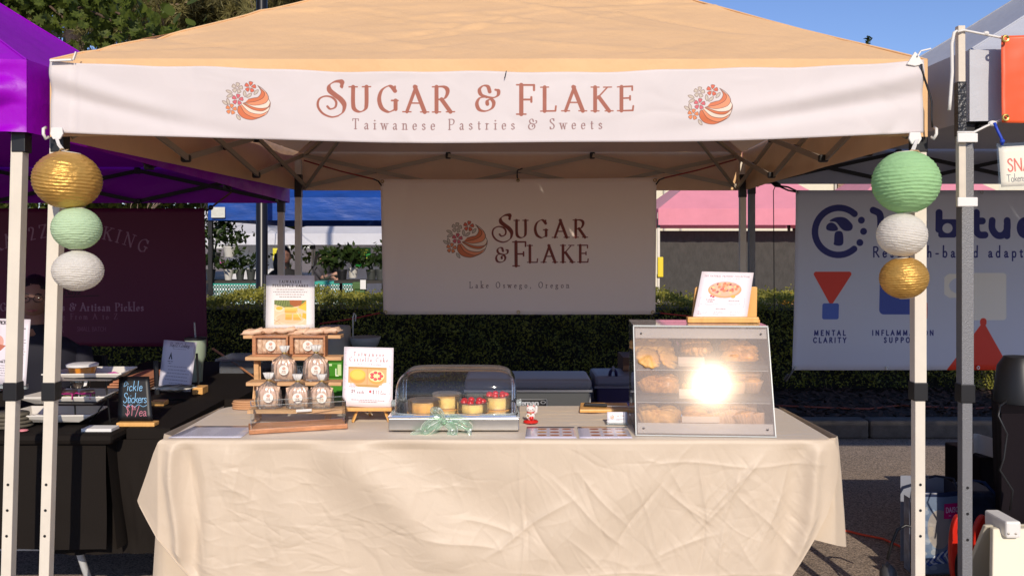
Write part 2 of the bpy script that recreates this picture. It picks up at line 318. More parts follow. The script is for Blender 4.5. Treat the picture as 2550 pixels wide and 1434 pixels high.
    def text(s, t, x, y, size, col, style='serif', wt=.13, thin=.03, track=0, anchor='l', al=1, xs=1, arc=None, slant=0, fit=None, xh=1):
        wds = [(GL[c][0]/100 if c in GL else .3)*size*xs for c in t]
        tot = sum(wds)+track*(len(t)-1)
        if fit: track += (fit-tot)/max(len(t)-1, 1); tot = fit
        x0 = x-(tot/2 if anchor == 'c' else tot if anchor == 'r' else 0); segs = []
        for c, wd_ in zip(t, wds):
            if c in GL:
                def M(px_, py_, x0=x0, c=c):
                    v = py_/100*size*(xh if c.islower() else 1); X_ = x0+px_/100*size*xs+slant*v; Y_ = y-v
                    if arc:
                        X_, Y_ = arc(X_, v)
                    return (X_, Y_)
                for st in GL[c][1].split(';'):
                    fl, pp = st.split(' ', 1); P = [tuple(float(q) for q in a.split(',')) for a in pp.split()]
                    if fl == 'd':
                        q = np.array(M(*P[0]))*s.k; r = (wt*.62)*size*s.k; segs.append((q, q+.01, r, r)); continue
                    if style == 'sans':
                        if fl == 'z': continue
                        segs += s.pen([M(*p) for p in P], wt*size, wt*size, smooth=fl[0] == 'c'); continue
                    if fl == 'z': segs += s.pen([M(*p) for p in P], thin*1.6*size, thin*1.6*size); continue
                    fo = .0 if 't' in fl else 1.0 if 'T' in fl else None
                    if fo == 0: fo = .12
                    segs += s.pen([M(*p) for p in P], wt*size, thin*size, force=fo, smooth=fl[0] == 'c')
                    hw = (wt*.55+.055)*100
                    if '1' in fl or '3' in fl: segs += s.pen([M(P[0][0]-hw, P[0][1]), M(P[0][0]+hw, P[0][1])], thin*size*1.15, thin*size*1.15)
                    if '2' in fl or '3' in fl: segs += s.pen([M(P[-1][0]-hw, P[-1][1]), M(P[-1][0]+hw, P[-1][1])], thin*size*1.15, thin*size*1.15)
            x0 += wd_+track
        if segs: s.strokes(segs, col, al)
    def fade(s, sc=40, amp=.02):
        n = rng.random((int(s.Hh/sc)+2, int(s.W/sc)+2)); yi = np.linspace(0, n.shape[0]-1.001, s.Hh); xi = np.linspace(0, n.shape[1]-1.001, s.W)
        y0 = yi.astype(int); x0 = xi.astype(int); fy = (yi-y0)[:, None]; fx = (xi-x0)[None]
        v = n[y0][:, x0]*(1-fy)*(1-fx)+n[y0+1][:, x0]*fy*(1-fx)+n[y0][:, x0+1]*(1-fy)*fx+n[y0+1][:, x0+1]*fy*fx
        s.a *= (1+amp*(v-.5)*2)[..., None]
    def image(s, name):
        im = bpy.data.images.new(name, s.W, s.Hh); b = np.ones((s.Hh, s.W, 4), np.float32); b[..., :3] = np.clip(s.a[::-1], 0, 1); im.pixels.foreach_set(b.ravel()); im.update(); im.pack(); return im
def bars(cv, x0, x1, y, n, dy, h, col, center=True, al=.8, seed=1):
    r = random.Random(seed)
    for i in range(n):
        w_ = (x1-x0)*(r.uniform(.72, 1) if i < n-1 else r.uniform(.35, .6)); a = (x0+x1)/2-w_/2 if center else x0; x = a
        while x < a+w_:
            q = r.uniform(1.2, 4)*h; cv.rect(x, y+i*dy, min(x+q, a+w_), y+i*dy+h, col, al); x += q+h*.7

def logo(cv, x, y, s, dark='6b4a3c', pal=('d8754a','f0956a','f6ddc8','cdbfae','de6a50','d96670','ee8d58')):
    q = lambda a, b: (x+(a-200)/430*s, y+(b-155)/430*s); lw = s*.009
    o1, o2, cr, gr, co, pk, orr = pal
    C = [[(515,195),(545,250),(520,300),(475,312),(430,325)], [(530,210),(575,262),(560,310),(490,345),(400,358)], [(590,258),(612,305),(580,358),(480,380),(392,359)],
         [(628,350),(600,398),(500,404),(385,362)], [(624,385),(560,430),(470,420),(380,368)], [(610,430),(540,462),(440,445),(368,378)], [(575,470),(500,497),(405,460),(357,386)], [(535,494),(460,517),(380,500),(335,450),(336,400),(350,388)]]
    tops = [[], [(515,195),(530,210)], [(530,210),(590,258)], [(612,300),(628,350)], [(628,350),(624,385)], [(624,385),(610,430)], [(610,430),(575,470)], [(575,470),(535,494)]]
    C = [sp(c, 8).tolist() for c in C]; cols = [o1, cr, o2, cr, o1, cr, o2, o1]
    fill = [o1, o2, cr, o1, cr, o2, o1]
    for i in range(7): cv.poly([q(*p) for p in C[i]+C[i+1][::-1]], fill[i])
    for c in C: cv.line([q(*p) for p in c], lw, dark, smooth=False)
    cv.line([q(*p) for p in [(515,195),(560,225),(600,270),(614,320),(628,350),(626,385),(610,430),(590,462),(540,492)]], lw, dark)
    for (fx, fy, r, col) in ((330,225,50,gr),(447,210,52,co),(333,332,52,pk),(275,425,50,orr)):
        for k in range(5):
            t = -math.pi/2+.15+k*2*math.pi/5; ct, st = math.cos(t), math.sin(t)
            pet = [(.18,0),(.5,.26),(.86,.34),(1,.14),(.93,0),(1,-.14),(.86,-.34),(.5,-.26)]
            P = [q(fx+r*(a*ct-b*st), fy+r*(a*st+b*ct)) for a, b in pet]; cv.poly(P, col); cv.line(P+[P[0]], lw*.8, dark, smooth=False)
    for (lx, ly, an) in ((257,264,20),(262,302,-25),(397,277,80),(437,290,-40),(500,257,-50),(220,368,35),(248,355,75),(340,498,55)):
        t = R(an); ct, st = math.cos(t), math.sin(t); P = [q(lx+30*(a*ct-b*st), ly+30*(a*st+b*ct)) for a, b in sp([(-1,0),(-.3,.4),(.4,.38),(1,0),(.4,-.38),(-.3,-.4)], 4, True)]
        cv.poly(P, gr); cv.line(list(P)+[P[0]], lw*.8, dark, smooth=False)
def swashS(cv, x, y, s, wt, col):
    """swash S, crop box 1055..1315 x 145..485 mapped to x..,y.. with height s"""
    k = s/340; q = lambda a, b: (x+(a-1055)*k, y+(b-145)*k)
    A = [(1272,192),(1272,150),(1215,150),(1165,185),(1165,232),(1210,272),(1262,312),(1296,365),(1284,432),(1240,470)]
    B = [(1240,470),(1180,482),(1105,452),(1062,390),(1070,325),(1120,292),(1180,296),(1222,335),(1216,388),(1172,408),(1146,385)]
    segs = cv.pen([q(*p) for p in A], wt, wt*.2, nib=R(40))+cv.pen([q(*p) for p in B], wt*.45, wt*.28)
    segs += cv.pen([q(1276,150), q(1276,205)], wt*.3, wt*.3); cv.strokes(segs, col)
# ------------------------------------------------------------------ wrinkle fields
def creases(X, Y, n, wd, amp, ln, seed, ang=None, spread=math.pi, box=None):
    r = np.random.default_rng(seed); h = np.zeros_like(X); x0, x1, y0, y1 = box or (X.min(), X.max(), Y.min(), Y.max())
    for i in range(n):
        cx_, cy_ = r.uniform(x0, x1), r.uniform(y0, y1); a = (ang if ang is not None else 0)+r.uniform(-spread, spread)/2; L_ = ln*r.uniform(.4, 1.3); w_ = wd*r.uniform(.5, 1.6)
        s_ = (X-cx_)*math.cos(a)+(Y-cy_)*math.sin(a); t_ = -(X-cx_)*math.sin(a)+(Y-cy_)*math.cos(a); t_ = t_+.08*L_*np.sin(s_/L_*3+i)
        h += amp*r.uniform(.3, 1)*r.choice([-1, 1])*np.exp(-np.sqrt(t_**2+(w_*.25)**2)/w_)*np.exp(-(s_/L_)**2*2)
    return h
def snoise(X, Y, f, seed, octv=3):
    r = np.random.default_rng(seed); h = np.zeros_like(X)
    for o in range(octv):
        for k in range(5):
            a = r.uniform(0, 2*math.pi); ff = f*2**o*r.uniform(.6, 1.4); h += np.sin((X*math.cos(a)+Y*math.sin(a))*ff+r.uniform(0, 6.3))/2**o/5
    return h

# ------------------------------------------------------------------ the ground
m_asph = mat('asphalt', (.105,.08,.06), .93, var=.0, bump=.9, bscale=130, bdist=.006)
nt = m_asph.node_tree; N = nt.nodes; L = nt.links
tc = N.new('ShaderNodeTexCoord'); vo = N.new('ShaderNodeTexVoronoi'); vo.inputs['Scale'].default_value = 150; L.new(tc.outputs['Object'], vo.inputs['Vector'])
no = N.new('ShaderNodeTexNoise'); no.inputs['Scale'].default_value = 1.6; no.inputs['Detail'].default_value = 8; L.new(tc.outputs['Object'], no.inputs['Vector'])
rp = N.new('ShaderNodeValToRGB'); rp.color_ramp.elements[0].color = (.14,.11,.085,1); rp.color_ramp.elements[1].color = (.46,.355,.27,1); rp.color_ramp.elements[0].position = .25; rp.color_ramp.elements[1].position = .95
mx = N.new('ShaderNodeMath'); mx.operation = 'MULTIPLY_ADD'; mx.inputs[1].default_value = .75; sx = N.new('ShaderNodeSeparateColor'); L.new(vo.outputs['Color'], sx.inputs[0]); L.new(sx.outputs[0], mx.inputs[0])
m2 = N.new('ShaderNodeMath'); m2.operation = 'MULTIPLY'; m2.inputs[1].default_value = .35; L.new(no.outputs[0], m2.inputs[0]); L.new(m2.outputs[0], mx.inputs[2]); L.new(mx.outputs[0], rp.inputs[0]); L.new(rp.outputs[0], N['Principled BSDF'].inputs['Base Color'])
obj('asphalt_ground', MB().b2((-300,-40,-.1),(300,380,0)), m_asph, kind='structure', origin=(0,0,0))
m_conc = mat('concrete', (.11,.095,.082), .9, var=.3, vscale=9, bump=.5, bscale=80, bdist=.004)
m_soil = mat('soil', (.045,.028,.02), .95, var=.4, vscale=30, bump=1, bscale=50, bdist=.02)
k = MB()
for i in range(12): k.b2((-12+2.1*i, 6.72, 0), (-12+2.1*i+2.09, 6.88, .14))
obj('kerb', k, m_conc, kind='structure', bevel=.02, origin=(0,6.8,0))
obj('planting_bed', MB().b2((-12,6.881,0),(13,9.9,.12)), m_soil, kind='structure', origin=(0,8,0))
obj('far_kerb', MB().b2((-12,9.902,0),(13,10.05,.14)), m_conc, kind='structure', bevel=.02, origin=(0,10,0))
# bark mulch
n = 9000; c = np.stack([rng.uniform(-3.5, 7.5, n), rng.uniform(6.9, 8.6, n), rng.uniform(.122, .15, n)], 1)
a = rng.uniform(0, 6.28, n); l_ = rng.uniform(.012, .045, n); w_ = rng.uniform(.005, .014, n); tl = rng.uniform(-.5, .5, n)
dx = np.stack([np.cos(a)*l_, np.sin(a)*l_, tl*l_], 1); dy = np.stack([-np.sin(a)*w_, np.cos(a)*w_, rng.uniform(-.5, .5, n)*w_], 1)
V = np.stack([c-dx-dy, c+dx-dy, c+dx+dy, c-dx+dy], 1).reshape(-1, 3)
raw('bark_mulch', V, np.arange(4*n).reshape(-1, 4), mat('bark', (.075,.038,.024), .9, var=.6, vscale=60), label='brown bark mulch strewn over the planting bed', kind='stuff')

# ------------------------------------------------------------------ foliage helpers
def leafmat(name, c1, c2, sc=3, tr=.35, rough=.5):
    return mat(name, c1, rough, var=1, vscale=sc, col2=c2, trans=tr, spec=.3)
def leaf_cloud(C, size, nrm=None, jit=1, ratio=.55):
    """C (n,3) leaf centres -> quads (folded diamonds)"""
    n = len(C); d = rng.normal(size=(n, 3)); d /= np.linalg.norm(d, axis=1)[:, None]; e = rng.normal(size=(n, 3)); e -= d*(d*e).sum(1)[:, None]; e /= np.linalg.norm(e, axis=1)[:, None]
    s_ = (size*rng.uniform(.6, 1.3, n))[:, None]; a = C-d*s_; b = C+e*s_*ratio; c_ = C+d*s_; f = C-e*s_*ratio
    return np.stack([a, b, c_, f], 1).reshape(-1, 3), np.arange(4*n).reshape(-1, 4)
def crown_pts(cen, rad, n, ncl, csz):
    cl = rng.normal(size=(ncl, 3)); cl /= np.linalg.norm(cl, axis=1)[:, None]; cl *= rng.uniform(.35, 1, (ncl, 1))**.5; cl = cl*np.array(rad)*rng.uniform(.85, 1.1, (ncl, 1))+np.array(cen)
    i = rng.integers(0, ncl, n); p = rng.normal(size=(n, 3))*csz*rng.uniform(.5, 1.2, (ncl, 1))[i]; p[:, 2] *= .6; return cl[i]+p
m_bark = mat('tree_bark', (.10,.065,.045), .95, var=.5, vscale=14, bump=1, bscale=40, bdist=.02, stretch=(1,1,.25))
def simple_tree(name, label, x, y, h, r, mleaf, n=9000, sz=.07, zc=.62, group=None):
    t = thing(name, label, 'tree', (x, y, 0), group)
    b = MB(); b.tube([(x,y,0),(x+.05,y,h*.3),(x-.05,y,h*.6),(x,y,h*.85)], [.16,.13,.08,.02], 9)
    for i in range(7):
        q = random.uniform(0, 6.28); z0 = h*random.uniform(.25, .6); b.tube([(x,y,z0),(x+math.cos(q)*r*.4,y+math.sin(q)*r*.4,z0+h*.1),(x+math.cos(q)*r*.8,y+math.sin(q)*r*.8,z0+h*.2)], [.06,.04,.015], 6)
    obj('trunk', b, m_bark, t, smooth=True)
    V, Q = leaf_cloud(crown_pts((x,y,h*zc), (r,r,h*.4), n, 60, r*.22), sz); raw('crown', V, Q, mleaf, t, kind='stuff'); return t

m_hl = leafmat('hedge_leaf', (.075,.095,.025), (.48,.44,.07), 5, .4)
hg = thing('hedge', 'clipped boxwood hedge with yellow-green top running behind the stall', 'hedge', (1,8.6,.12))
def hsurf(n):
    x = rng.uniform(-5.2, 8.2, n); top = .97+.045*np.sin(x*2.3)+.03*np.sin(x*5.1+1)
    k = rng.random(n) < .5
    y = np.where(k, 8.12+rng.exponential(.05, n), rng.uniform(8.1, 9.15, n)); z = np.where(k, .16+(top-.16)*rng.random(n)**.9, top-rng.exponential(.03, n)+rng.normal(0, .015, n))
    sp_ = (np.sin(x*37)+np.sin(x*61+2) > 1.15); z = np.where(sp_ & ~k, z+rng.uniform(0, .085, n)*rng.random(n), z); top2 = .03*np.sin(x*13+1)*np.sin(x*5.7); z = np.where(~k, z+top2, z)
    y = y+.05*np.sin(x*7)*np.where(k, 1, 0)+.03*np.sin(z*23+x*9)
    lo = (x > 3.9); z = np.where(lo, .15+(z-.15)*.8, z)
    return np.stack([x, y, z], 1)
V, Q = leaf_cloud(hsurf(120000), .0135, ratio=.6); raw('foliage', V, Q, m_hl, hg, kind='stuff')
obj('shade_core', MB().b2((-5.2,8.24,.12),(3.9,9.05,.86)).b2((3.902,8.24,.12),(8.2,9.05,.7)), mat('hedge_inside', (.008,.008,.004), .9), hg)  # solid near-black blocks stand for the shade inside the hedge

# ------------------------------------------------------------------ frame truss and pop-up tents
m_steel = mat('steel_pale', (.72,.655,.54), .45, var=.06, vscale=6, spec=.4)
m_steel_t = mat('truss_tan', (.42,.36,.28), .5, metal=.2)
m_blk = mat('black_plastic', (.012,.012,.013), .4)
m_blkm = mat('black_frame', (.02,.02,.022), .5, metal=.3)
def fabric(name, c, tr=.12, var=.05, bump=.35, rough=.75, bs=9, coat=0, tcol=None, stretch=None):
    return mat(name, c, rough, var=var, vscale=3, bump=bump, bscale=bs, bdist=.01, trans=tr, tcol=tcol, coat=coat, sheen=.15, stretch=stretch)
def tent(name, label, quad, zt, vh, zp, mroof, mval, mleg, mtr, wr=.003, sag=.10, truss=True, legs=(0,1,2,3), group=None, seed=1, pk=None, nu=40, puff=0, feet=0.0, legw=.042, inset=.01, sides=(0,1,2,3), vbulge=0, tiltleg=None, split=.95):
    q = [Vector((*p[:2], p[2] if len(p) > 2 else 0)) for p in quad]; c = sum(q, Vector())/4; apex = Vector((c.x, c.y, zp)) if pk is None else Vector(pk)
    t = thing(name, label, 'tent', (c.x, c.y, 0), group)
    Z = lambda v, z: Vector((v.x, v.y, z+v.z))
    for i in range(4):
        A, B = q[i], q[(i+1) % 4]; nv = int(nu*.7); u = np.linspace(0, 1, nu*(3 if seed == 77 and i == 0 else 1)); v = np.linspace(0, .997, nv*(3 if seed == 77 and i == 0 else 1)); U, Vv = np.meshgrid(u, v, indexing='ij')
        E = np.array(Z(A, zt))[None, None]*(1-U)[..., None]+np.array(Z(B, zt))[None, None]*U[..., None]; P = E*(1-Vv)[..., None]+np.array(apex)[None, None]*Vv[..., None]
        P[..., 2] -= sag*4*U*(1-U)*(1-Vv)*Vv*1.2+sag*.45*np.sin(np.pi*Vv)
        XX = (U-.5)*3*(1-Vv); YY = Vv*1.6
        w_ = wr*snoise(XX, YY, 5, seed+i)+creases(XX, YY, 70 if seed == 77 else 22, .010, wr*2.6, .6, seed+i+5, 0, 1.1)
        P[..., 2] += w_*np.clip(Vv*10, 0, 1)*np.clip((1-Vv)*8, 0, 1)
        obj('roof_panel', MB().grid(P), mroof, t, smooth=True)
        if nu >= 40: obj('hip_seam', MB().tube([tuple(p+np.array([0,0,.002])) for p in P[0, ::2]], .004, 5, cap=False), mroof, t, smooth=True)
    for i in sides:
        A, B = q[i], q[(i+1) % 4]; d = (B-A).normalized(); nrm = Vector((d.y, -d.x, 0)); u = np.linspace(0, 1, 170 if puff > .02 else 60); v = np.linspace(0, 1, 34 if puff > .02 else 12); U, Vv = np.meshgrid(u, v, indexing='ij')
        P = np.array(Z(A, zt+.003))[None, None]*(1-U)[..., None]+np.array(Z(B, zt+.003))[None, None]*U[..., None]; P[..., 2] -= vh*Vv
        o_ = .012+.006*snoise(U*3, Vv*.3, 9, seed+i)+puff*(1 if i == 0 else .10)*((creases(U*3, Vv*vh, 60, .03, 1, .2, seed+i, 0, 1.6)+(.6*np.sin(Vv*11+3*np.sin(U*40))*np.exp(-((U-1)/.12)**2) if puff > .02 else 0)))*np.clip(Vv*4, 0, 1)
        o_ = np.maximum(o_, .002)*np.clip(np.minimum(U, 1-U)*26, 0, 1)+.001
        P += o_[..., None]*np.array(nrm)[None, None]; obj('valance', MB().grid(P), mval, t, smooth=True)
    for i in legs:
        x, y = q[i].x, q[i].y; ins = Vector((math.copysign(inset, c.x-q[i].x), math.copysign(.05, c.y-q[i].y), 0)); x += ins.x; y += ins.y
        tx, ty = (tiltleg or {}).get(i, (0, 0)); top = Vector((x, y, zt-.06+q[i].z)); bot = Vector((x+tx, y+ty, feet)); mid = top.lerp(bot, (zt-.06-split)/(zt-.06-feet)) 
        lg = obj('leg', MB().beam(top, mid, legw).beam(mid, bot, legw*.84), mleg, t, bevel=.002)
        obj('slider_bracket', MB().beam(mid+Vector((0,0,.028)), mid-Vector((0,0,.036)), legw*1.18), m_blk, lg, bevel=.003)
        obj('corner_bracket', MB().beam(top-Vector((0,0,.10)), top-Vector((0,0,.255)), legw*1.15), m_blk, lg, bevel=.003)
        for zq in ((.62,.53,.44) if legw > .04 else ()):
            pq = top.lerp(bot, (top.z-zq)/(top.z-bot.z)); obj('adjustment_hole', MB().lathe(pq+Vector((0,-legw*.42-.0006,0)), [(.005,0),(.005,.0008)], 10, Matrix.Rotation(R(90),3,'X')), m_blk, lg)
        obj('foot_plate', MB().box(bot+Vector((0,0,.005)), (.09,.09,.01)), mleg, lg)
    if truss:
        zz0, zz1 = zt-.24, zt-.03; ins = [q[i]+(c-q[i]).normalized()*.07 for i in range(4)]
        for i in range(4):
            if truss == 'rear' and i == 0: continue
            A, B = ins[i], ins[(i+1) % 4]
            for k_ in range(3):
                a, b = A.lerp(B, k_/3), A.lerp(B, (k_+1)/3); d = (B-A).normalized(); off = Vector((d.y, -d.x, 0))*.012
                obj('truss_bar', MB().beam(Z(a, zz1)+off, Z(b, zz0)+off, .012, .026), mtr, t); obj('truss_bar', MB().beam(Z(a, zz0)-off, Z(b, zz1)-off, .012, .026), mtr, t)
                obj('joint', MB().ball(Z(a.lerp(b, .5), (zz0+zz1)/2), .016, 8, 5), m_blk, t)
                if k_ < 2: obj('joint', MB().box(Z(b, zz1), (.035,.035,.045)), m_blk, t, bevel=.006); obj('joint', MB().box(Z(b, zz0), (.045,.03,.035)), m_blk, t, bevel=.008)
        for i in range(4):
            m_ = Z(ins[i].lerp(c, .52), zt+(zp-zt)*.52-.12); obj('rafter', MB().beam(Z(ins[i], zz1), m_, .02).beam(m_, apex-Vector((0,0,.08)), .018), mtr, t)
            obj('strut', MB().beam(Z(ins[i], zz0-.02), Z(ins[i].lerp(c, .30), zt+(zp-zt)*.30-.12), .016), mtr, t)
    return t
# tan tent
m_tan = fabric('tan_canopy', (.86,.54,.265), .14, .05, .45, .65, 16, tcol=(.60,.46,.34))
# purple, white, blue, pink
m_pur = mat('purple_canopy', (.38,.001,.58), .42, spec=.25, var=.06, vscale=3, bump=.6, bscale=8, bdist=.012, trans=.14, tcol=(.13,.004,.16)); m_wht = fabric('white_canopy', (.72,.72,.76), .2)
m_gry = mat('grey_canopy', (.52,.53,.56), .7, var=.04, vscale=3, bump=.5, bscale=12, bdist=.01, trans=.02, tcol=(.1,.1,.1))
m_blu = mat('blue_canopy', (.010,.070,.34), .4, var=.25, vscale=2, bump=.4, bscale=5, bdist=.02, stretch=(1,1,3), trans=.05); m_pnk = fabric('pink_canopy', (.95,.36,.44), .3)
t_tan = tent('pop_up_tent', 'tan pop-up tent over the pastry stall', [(-1.604,3.1),(1.443,3.1),(1.585,6.15),(-1.469,6.15)], 2.10, .268, 3.04, m_tan, m_tan, m_steel, m_steel_t, wr=.006, sag=.07, seed=77, tiltleg={0: (-.058, 0)})
# white clips under the eave corners
for s_, x_ in ((-1, 114), (1, 2326)):
    obj('eave_hook', MB().tube([W(x_,318,3.1), W(x_-s_*-6,322,3.08), W(x_+s_*6,334,3.075), W(x_,346,3.08), W(x_-s_*7,342,3.09)], .0055, 8), mat('white_plastic_%d' % x_, (.75,.73,.68), .4), t_tan, smooth=True)
t_pur = tent('pop_up_tent', 'purple pop-up tent with wrinkled shiny valance left of the tan tent', [(-4.80,3.1),(-1.685,3.1),(-1.545,6.2,-.10),(-4.60,6.2,-.10)], 2.10, .252, 3.02, m_pur, m_pur, m_steel, m_blkm, wr=.006, seed=21, puff=.055, inset=.045, tiltleg={1: (-.055, 0)})
t_gry = tent('pop_up_tent', 'silver-grey pop-up tent with black truss right of the tan tent', [(1.568,3.06),(4.59,3.06),(4.66,6.2),(1.640,6.2)], 2.125, .245, 3.05, m_gry, m_gry, mat('hammered_grey', (.20,.20,.205), .42, metal=.2, bump=1, bscale=260, bdist=.002), m_blkm, wr=.004, seed=31, puff=.007, legs=(0,1,2,3))
WT = 'tents across the far lane'
t_blu = tent('pop_up_tent', 'blue pop-up tent beyond the hedge behind the stall', [(-3.32,9.75),(-.27,9.75),(-.20,12.8),(-3.3,12.8)], 1.975, .25, 2.7, m_blu, m_blu, m_blkm, m_blkm, wr=.01, seed=41, truss=False, nu=20, feet=0, legs=(0,2,3))
t_wa = tent('pop_up_tent', 'white tent across the far lane, left of two under the blue valance', [(-7.58,17.5),(-4.56,17.5),(-4.56,20.5),(-7.58,20.5)], 1.68, .22, 2.35, m_wht, m_wht, m_steel, m_steel, wr=.004, seed=51, truss=False, nu=14, group=WT, legs=(0,1,2))
t_wb = tent('pop_up_tent', 'white tent across the far lane nearest the hanging banner', [(-4.50,17.3),(-1.5,17.3),(-1.5,20.4),(-4.5,20.4)], 1.68, .22, 2.35, m_wht, m_wht, m_steel, m_steel, wr=.004, seed=52, truss=False, nu=14, group=WT)
t_pa = tent('pop_up_tent', 'pink tent with grey sidewall right of the hanging banner', [(2.41,14.7),(5.50,14.7),(5.50,17.75),(2.41,17.75)], 2.055, .27, 3.3, m_pnk, m_pnk, m_steel, m_steel, wr=.006, seed=61, truss=False, nu=14, group='pink tents')
t_pb = tent('pop_up_tent', 'pink tent mostly hidden behind the mushroom logo banner', [(5.58,14.7),(8.67,14.7),(8.67,17.75),(5.58,17.75)], 2.055, .27, 3.3, m_pnk, m_pnk, m_steel, m_steel, wr=.006, seed=62, truss=False, nu=14, group='pink tents')
tw = [(2.5,15.2),(5.45,15.2)]; U, Vv = np.meshgrid(np.linspace(0,1,90), np.linspace(0,1,40), indexing='ij')
P = np.stack([2.5+U*2.95, 15.2+.012*snoise(U*6,Vv*3,14,3)+creases(U*3,Vv*1.7,260,.02,.005,.2,4), 1.70-U*.0-Vv*1.66], -1)
obj('sidewall', MB().grid(P), mat('grey_sidewall', (.050,.046,.040), .8, var=.2, vscale=30, stretch=(1,1,.4), bump=.2, bscale=30, bdist=.004), t_pa, smooth=True)
# building beyond
bd = thing('market_building', 'cream building with brown stone panel beyond the pink tents', 'building', (11,25,0))
m_cream = mat('cream_wall', (.72,.66,.50), .85, var=.04); 
obj('wall', MB().b2((3.4,25,0),(22,31,3.55)), m_cream, bd); 
for x_ in (PX(1655,24.9), PX(1697,24.9), PX(2082,24.9), PX(2152,24.9)): obj('downpipe', MB().beam((x_,24.94,0),(x_,24.94,3.4),.05), mat('pipe', (.5,.45,.38), .5), bd)
obj('roof', MB().b2((3.2,24.85,3.552),(22.2,31.2,3.7)), mat('roof_grey', (.12,.12,.12), .8), bd)
m_st = mat('stone_veneer', (.36,.22,.15), .9, var=.5, vscale=3, bump=1, bscale=6, bdist=.05)
st = MB(); r_ = random.Random(3); z_ = .02
while z_ < 3.3:
    x_ = PX(2087,24.9); hh = r_.uniform(.10,.18)
    while x_ < PX(2148,24.9): ww = r_.uniform(.15,.35); st.b2((x_,24.93-r_.uniform(0,.03),z_),(min(x_+ww-.015,PX(2148,24.9)),24.995,z_+hh-.012)); x_ += ww
    z_ += hh
obj('stone_panel', st, m_st, bd, kind='stuff')

# ------------------------------------------------------------------ trees
m_lf = [leafmat('leaf_green', (.035,.06,.015), (.13,.16,.03), 1.2), leafmat('leaf_yellowgreen', (.10,.13,.02), (.26,.26,.04), 1.0), leafmat('leaf_dark', (.02,.035,.012), (.06,.08,.02), 1.0)]
TG = 'trees beyond the far tents'
for i, (x, y, h, r, mi, lb) in enumerate([(-19.5,33,9,4,0,'mid-green tree beyond the purple tent, farthest left'),(-13,33,9.5,4,1,'yellow-green tree beyond the tents, second from left'),(-7.2,33,8.6,3.6,1,'yellow-green tree behind the left white tent'),(-2.4,31,7,3,0,'mid-green tree behind the right white tent'),(2.0,31,6.5,2.6,0,'mid-green tree behind the hanging banner'),(7.5,34,6.6,2.2,2,'dark green tree beyond the cream building')]):
    simple_tree('broadleaf_tree', lb, x, y, h, r, m_lf[mi], 24000, .13, .50, TG)
fx = PX(2162,26); t = thing('fir_tree', 'slim dark fir whose tip shows above the tan roof at right', 'tree', (fx,34,0)); fx = PX(2162,34)
WL[t.name] = Vector((fx,34,0)); t.location = (fx,34,0); ztip = PZ(86,34)
obj('trunk', MB().tube([(fx,34,0),(fx,34,ztip-.3)], [.18,.02], 8), m_bark, t)
C = []; 
for i in range(5000):
    q = random.random()**.6; rr = (.08+1.5*q)*random.random(); a = random.uniform(0,6.28); C.append((fx+rr*math.cos(a), 34+rr*math.sin(a), ztip-.1-(ztip-1.5)*q-rr*.25+.15*math.sin(q*60)))
V, Q = leaf_cloud(np.array(C), .11, ratio=.3); raw('crown', V, Q, m_lf[2], t, kind='stuff')

# big pine at the upper left: pale limbs and olive needle tufts
PY = 21.6; KP = 1.52; px_ = PX(182,PY); pt = thing('pine_tree', 'big pine with pale twisted limbs behind the purple tent', 'tree', (px_,PY,0))
m_limb = mat('pine_limb', (.33,.235,.17), .9, var=.35, vscale=10, bump=.8, bscale=30, bdist=.02)
b = MB().tube([(px_-.1,PY,0),(px_-.05,PY,3.2),(px_+.08,PY,6),(px_-.05,PY,8.6),(px_,PY,11)], [.38,.33,.26,.2,.08], 12); obj('trunk', b, m_limb, pt, smooth=True)
lm = MB(); tips = []; r_ = random.Random(12)
def limb(p, d, ln, rad, lev):
    pts = [p]; q = p.copy(); dd = d.copy(); n_ = 6
    for i in range(n_):
        dd = (dd+Vector((r_.uniform(-.42,.42), r_.uniform(-.35,.35), r_.uniform(-.42,.38)))).normalized(); q = q+dd*ln/n_; pts.append(q.copy())
        if lev < 3 and i > 0 and r_.random() < (.85 if lev < 2 else .6): limb(q.copy(), (dd+Vector((r_.uniform(-.9,.9), r_.uniform(-.6,.6), r_.uniform(-.9,.9)))).normalized(), ln*r_.uniform(.4,.62), rad*.5, lev+1)
        if lev >= 1: tips.append((q.copy(), dd.copy()))
    lm.tube(pts, [rad*(1-.75*i/n_) for i in range(n_+1)], 5, cap=False)
for i in range(17):
    z0 = 4.7+i*.36; limb(Vector((px_,PY,z0)), Vector((1, r_.uniform(-.5,.3), r_.uniform(-.18,.25))).normalized(), r_.uniform(4.0,6.8), .075, 0)
    limb(Vector((px_,PY,z0)), Vector((-1, r_.uniform(-.5,.3), .1)).normalized(), r_.uniform(2.3,4), .065, 1)
obj('limbs', lm, m_limb, pt, smooth=True)
Vn = []; 
for (p, d) in tips:
    if p.z < 3.8: continue
    for k in range(5 if r_.random() < .9 else 2):
        c_ = np.array(p)+rng.normal(0, .14, 3); e = rng.normal(size=(26, 3))+np.array([0,0,.25])+np.array(d)*.6; e /= np.linalg.norm(e, axis=1)[:, None]; w_ = rng.normal(size=(26, 3))*.008
        Vn.append(np.stack([c_+w_, c_-w_, c_+e*rng.uniform(.13, .26, (26, 1))], 1).reshape(-1, 3))
V = np.concatenate(Vn); raw('needles', V, np.arange(len(V)).reshape(-1, 3), leafmat('pine_needle', (.13,.12,.045), (.34,.30,.11), 1.4, .3), pt, kind='stuff')

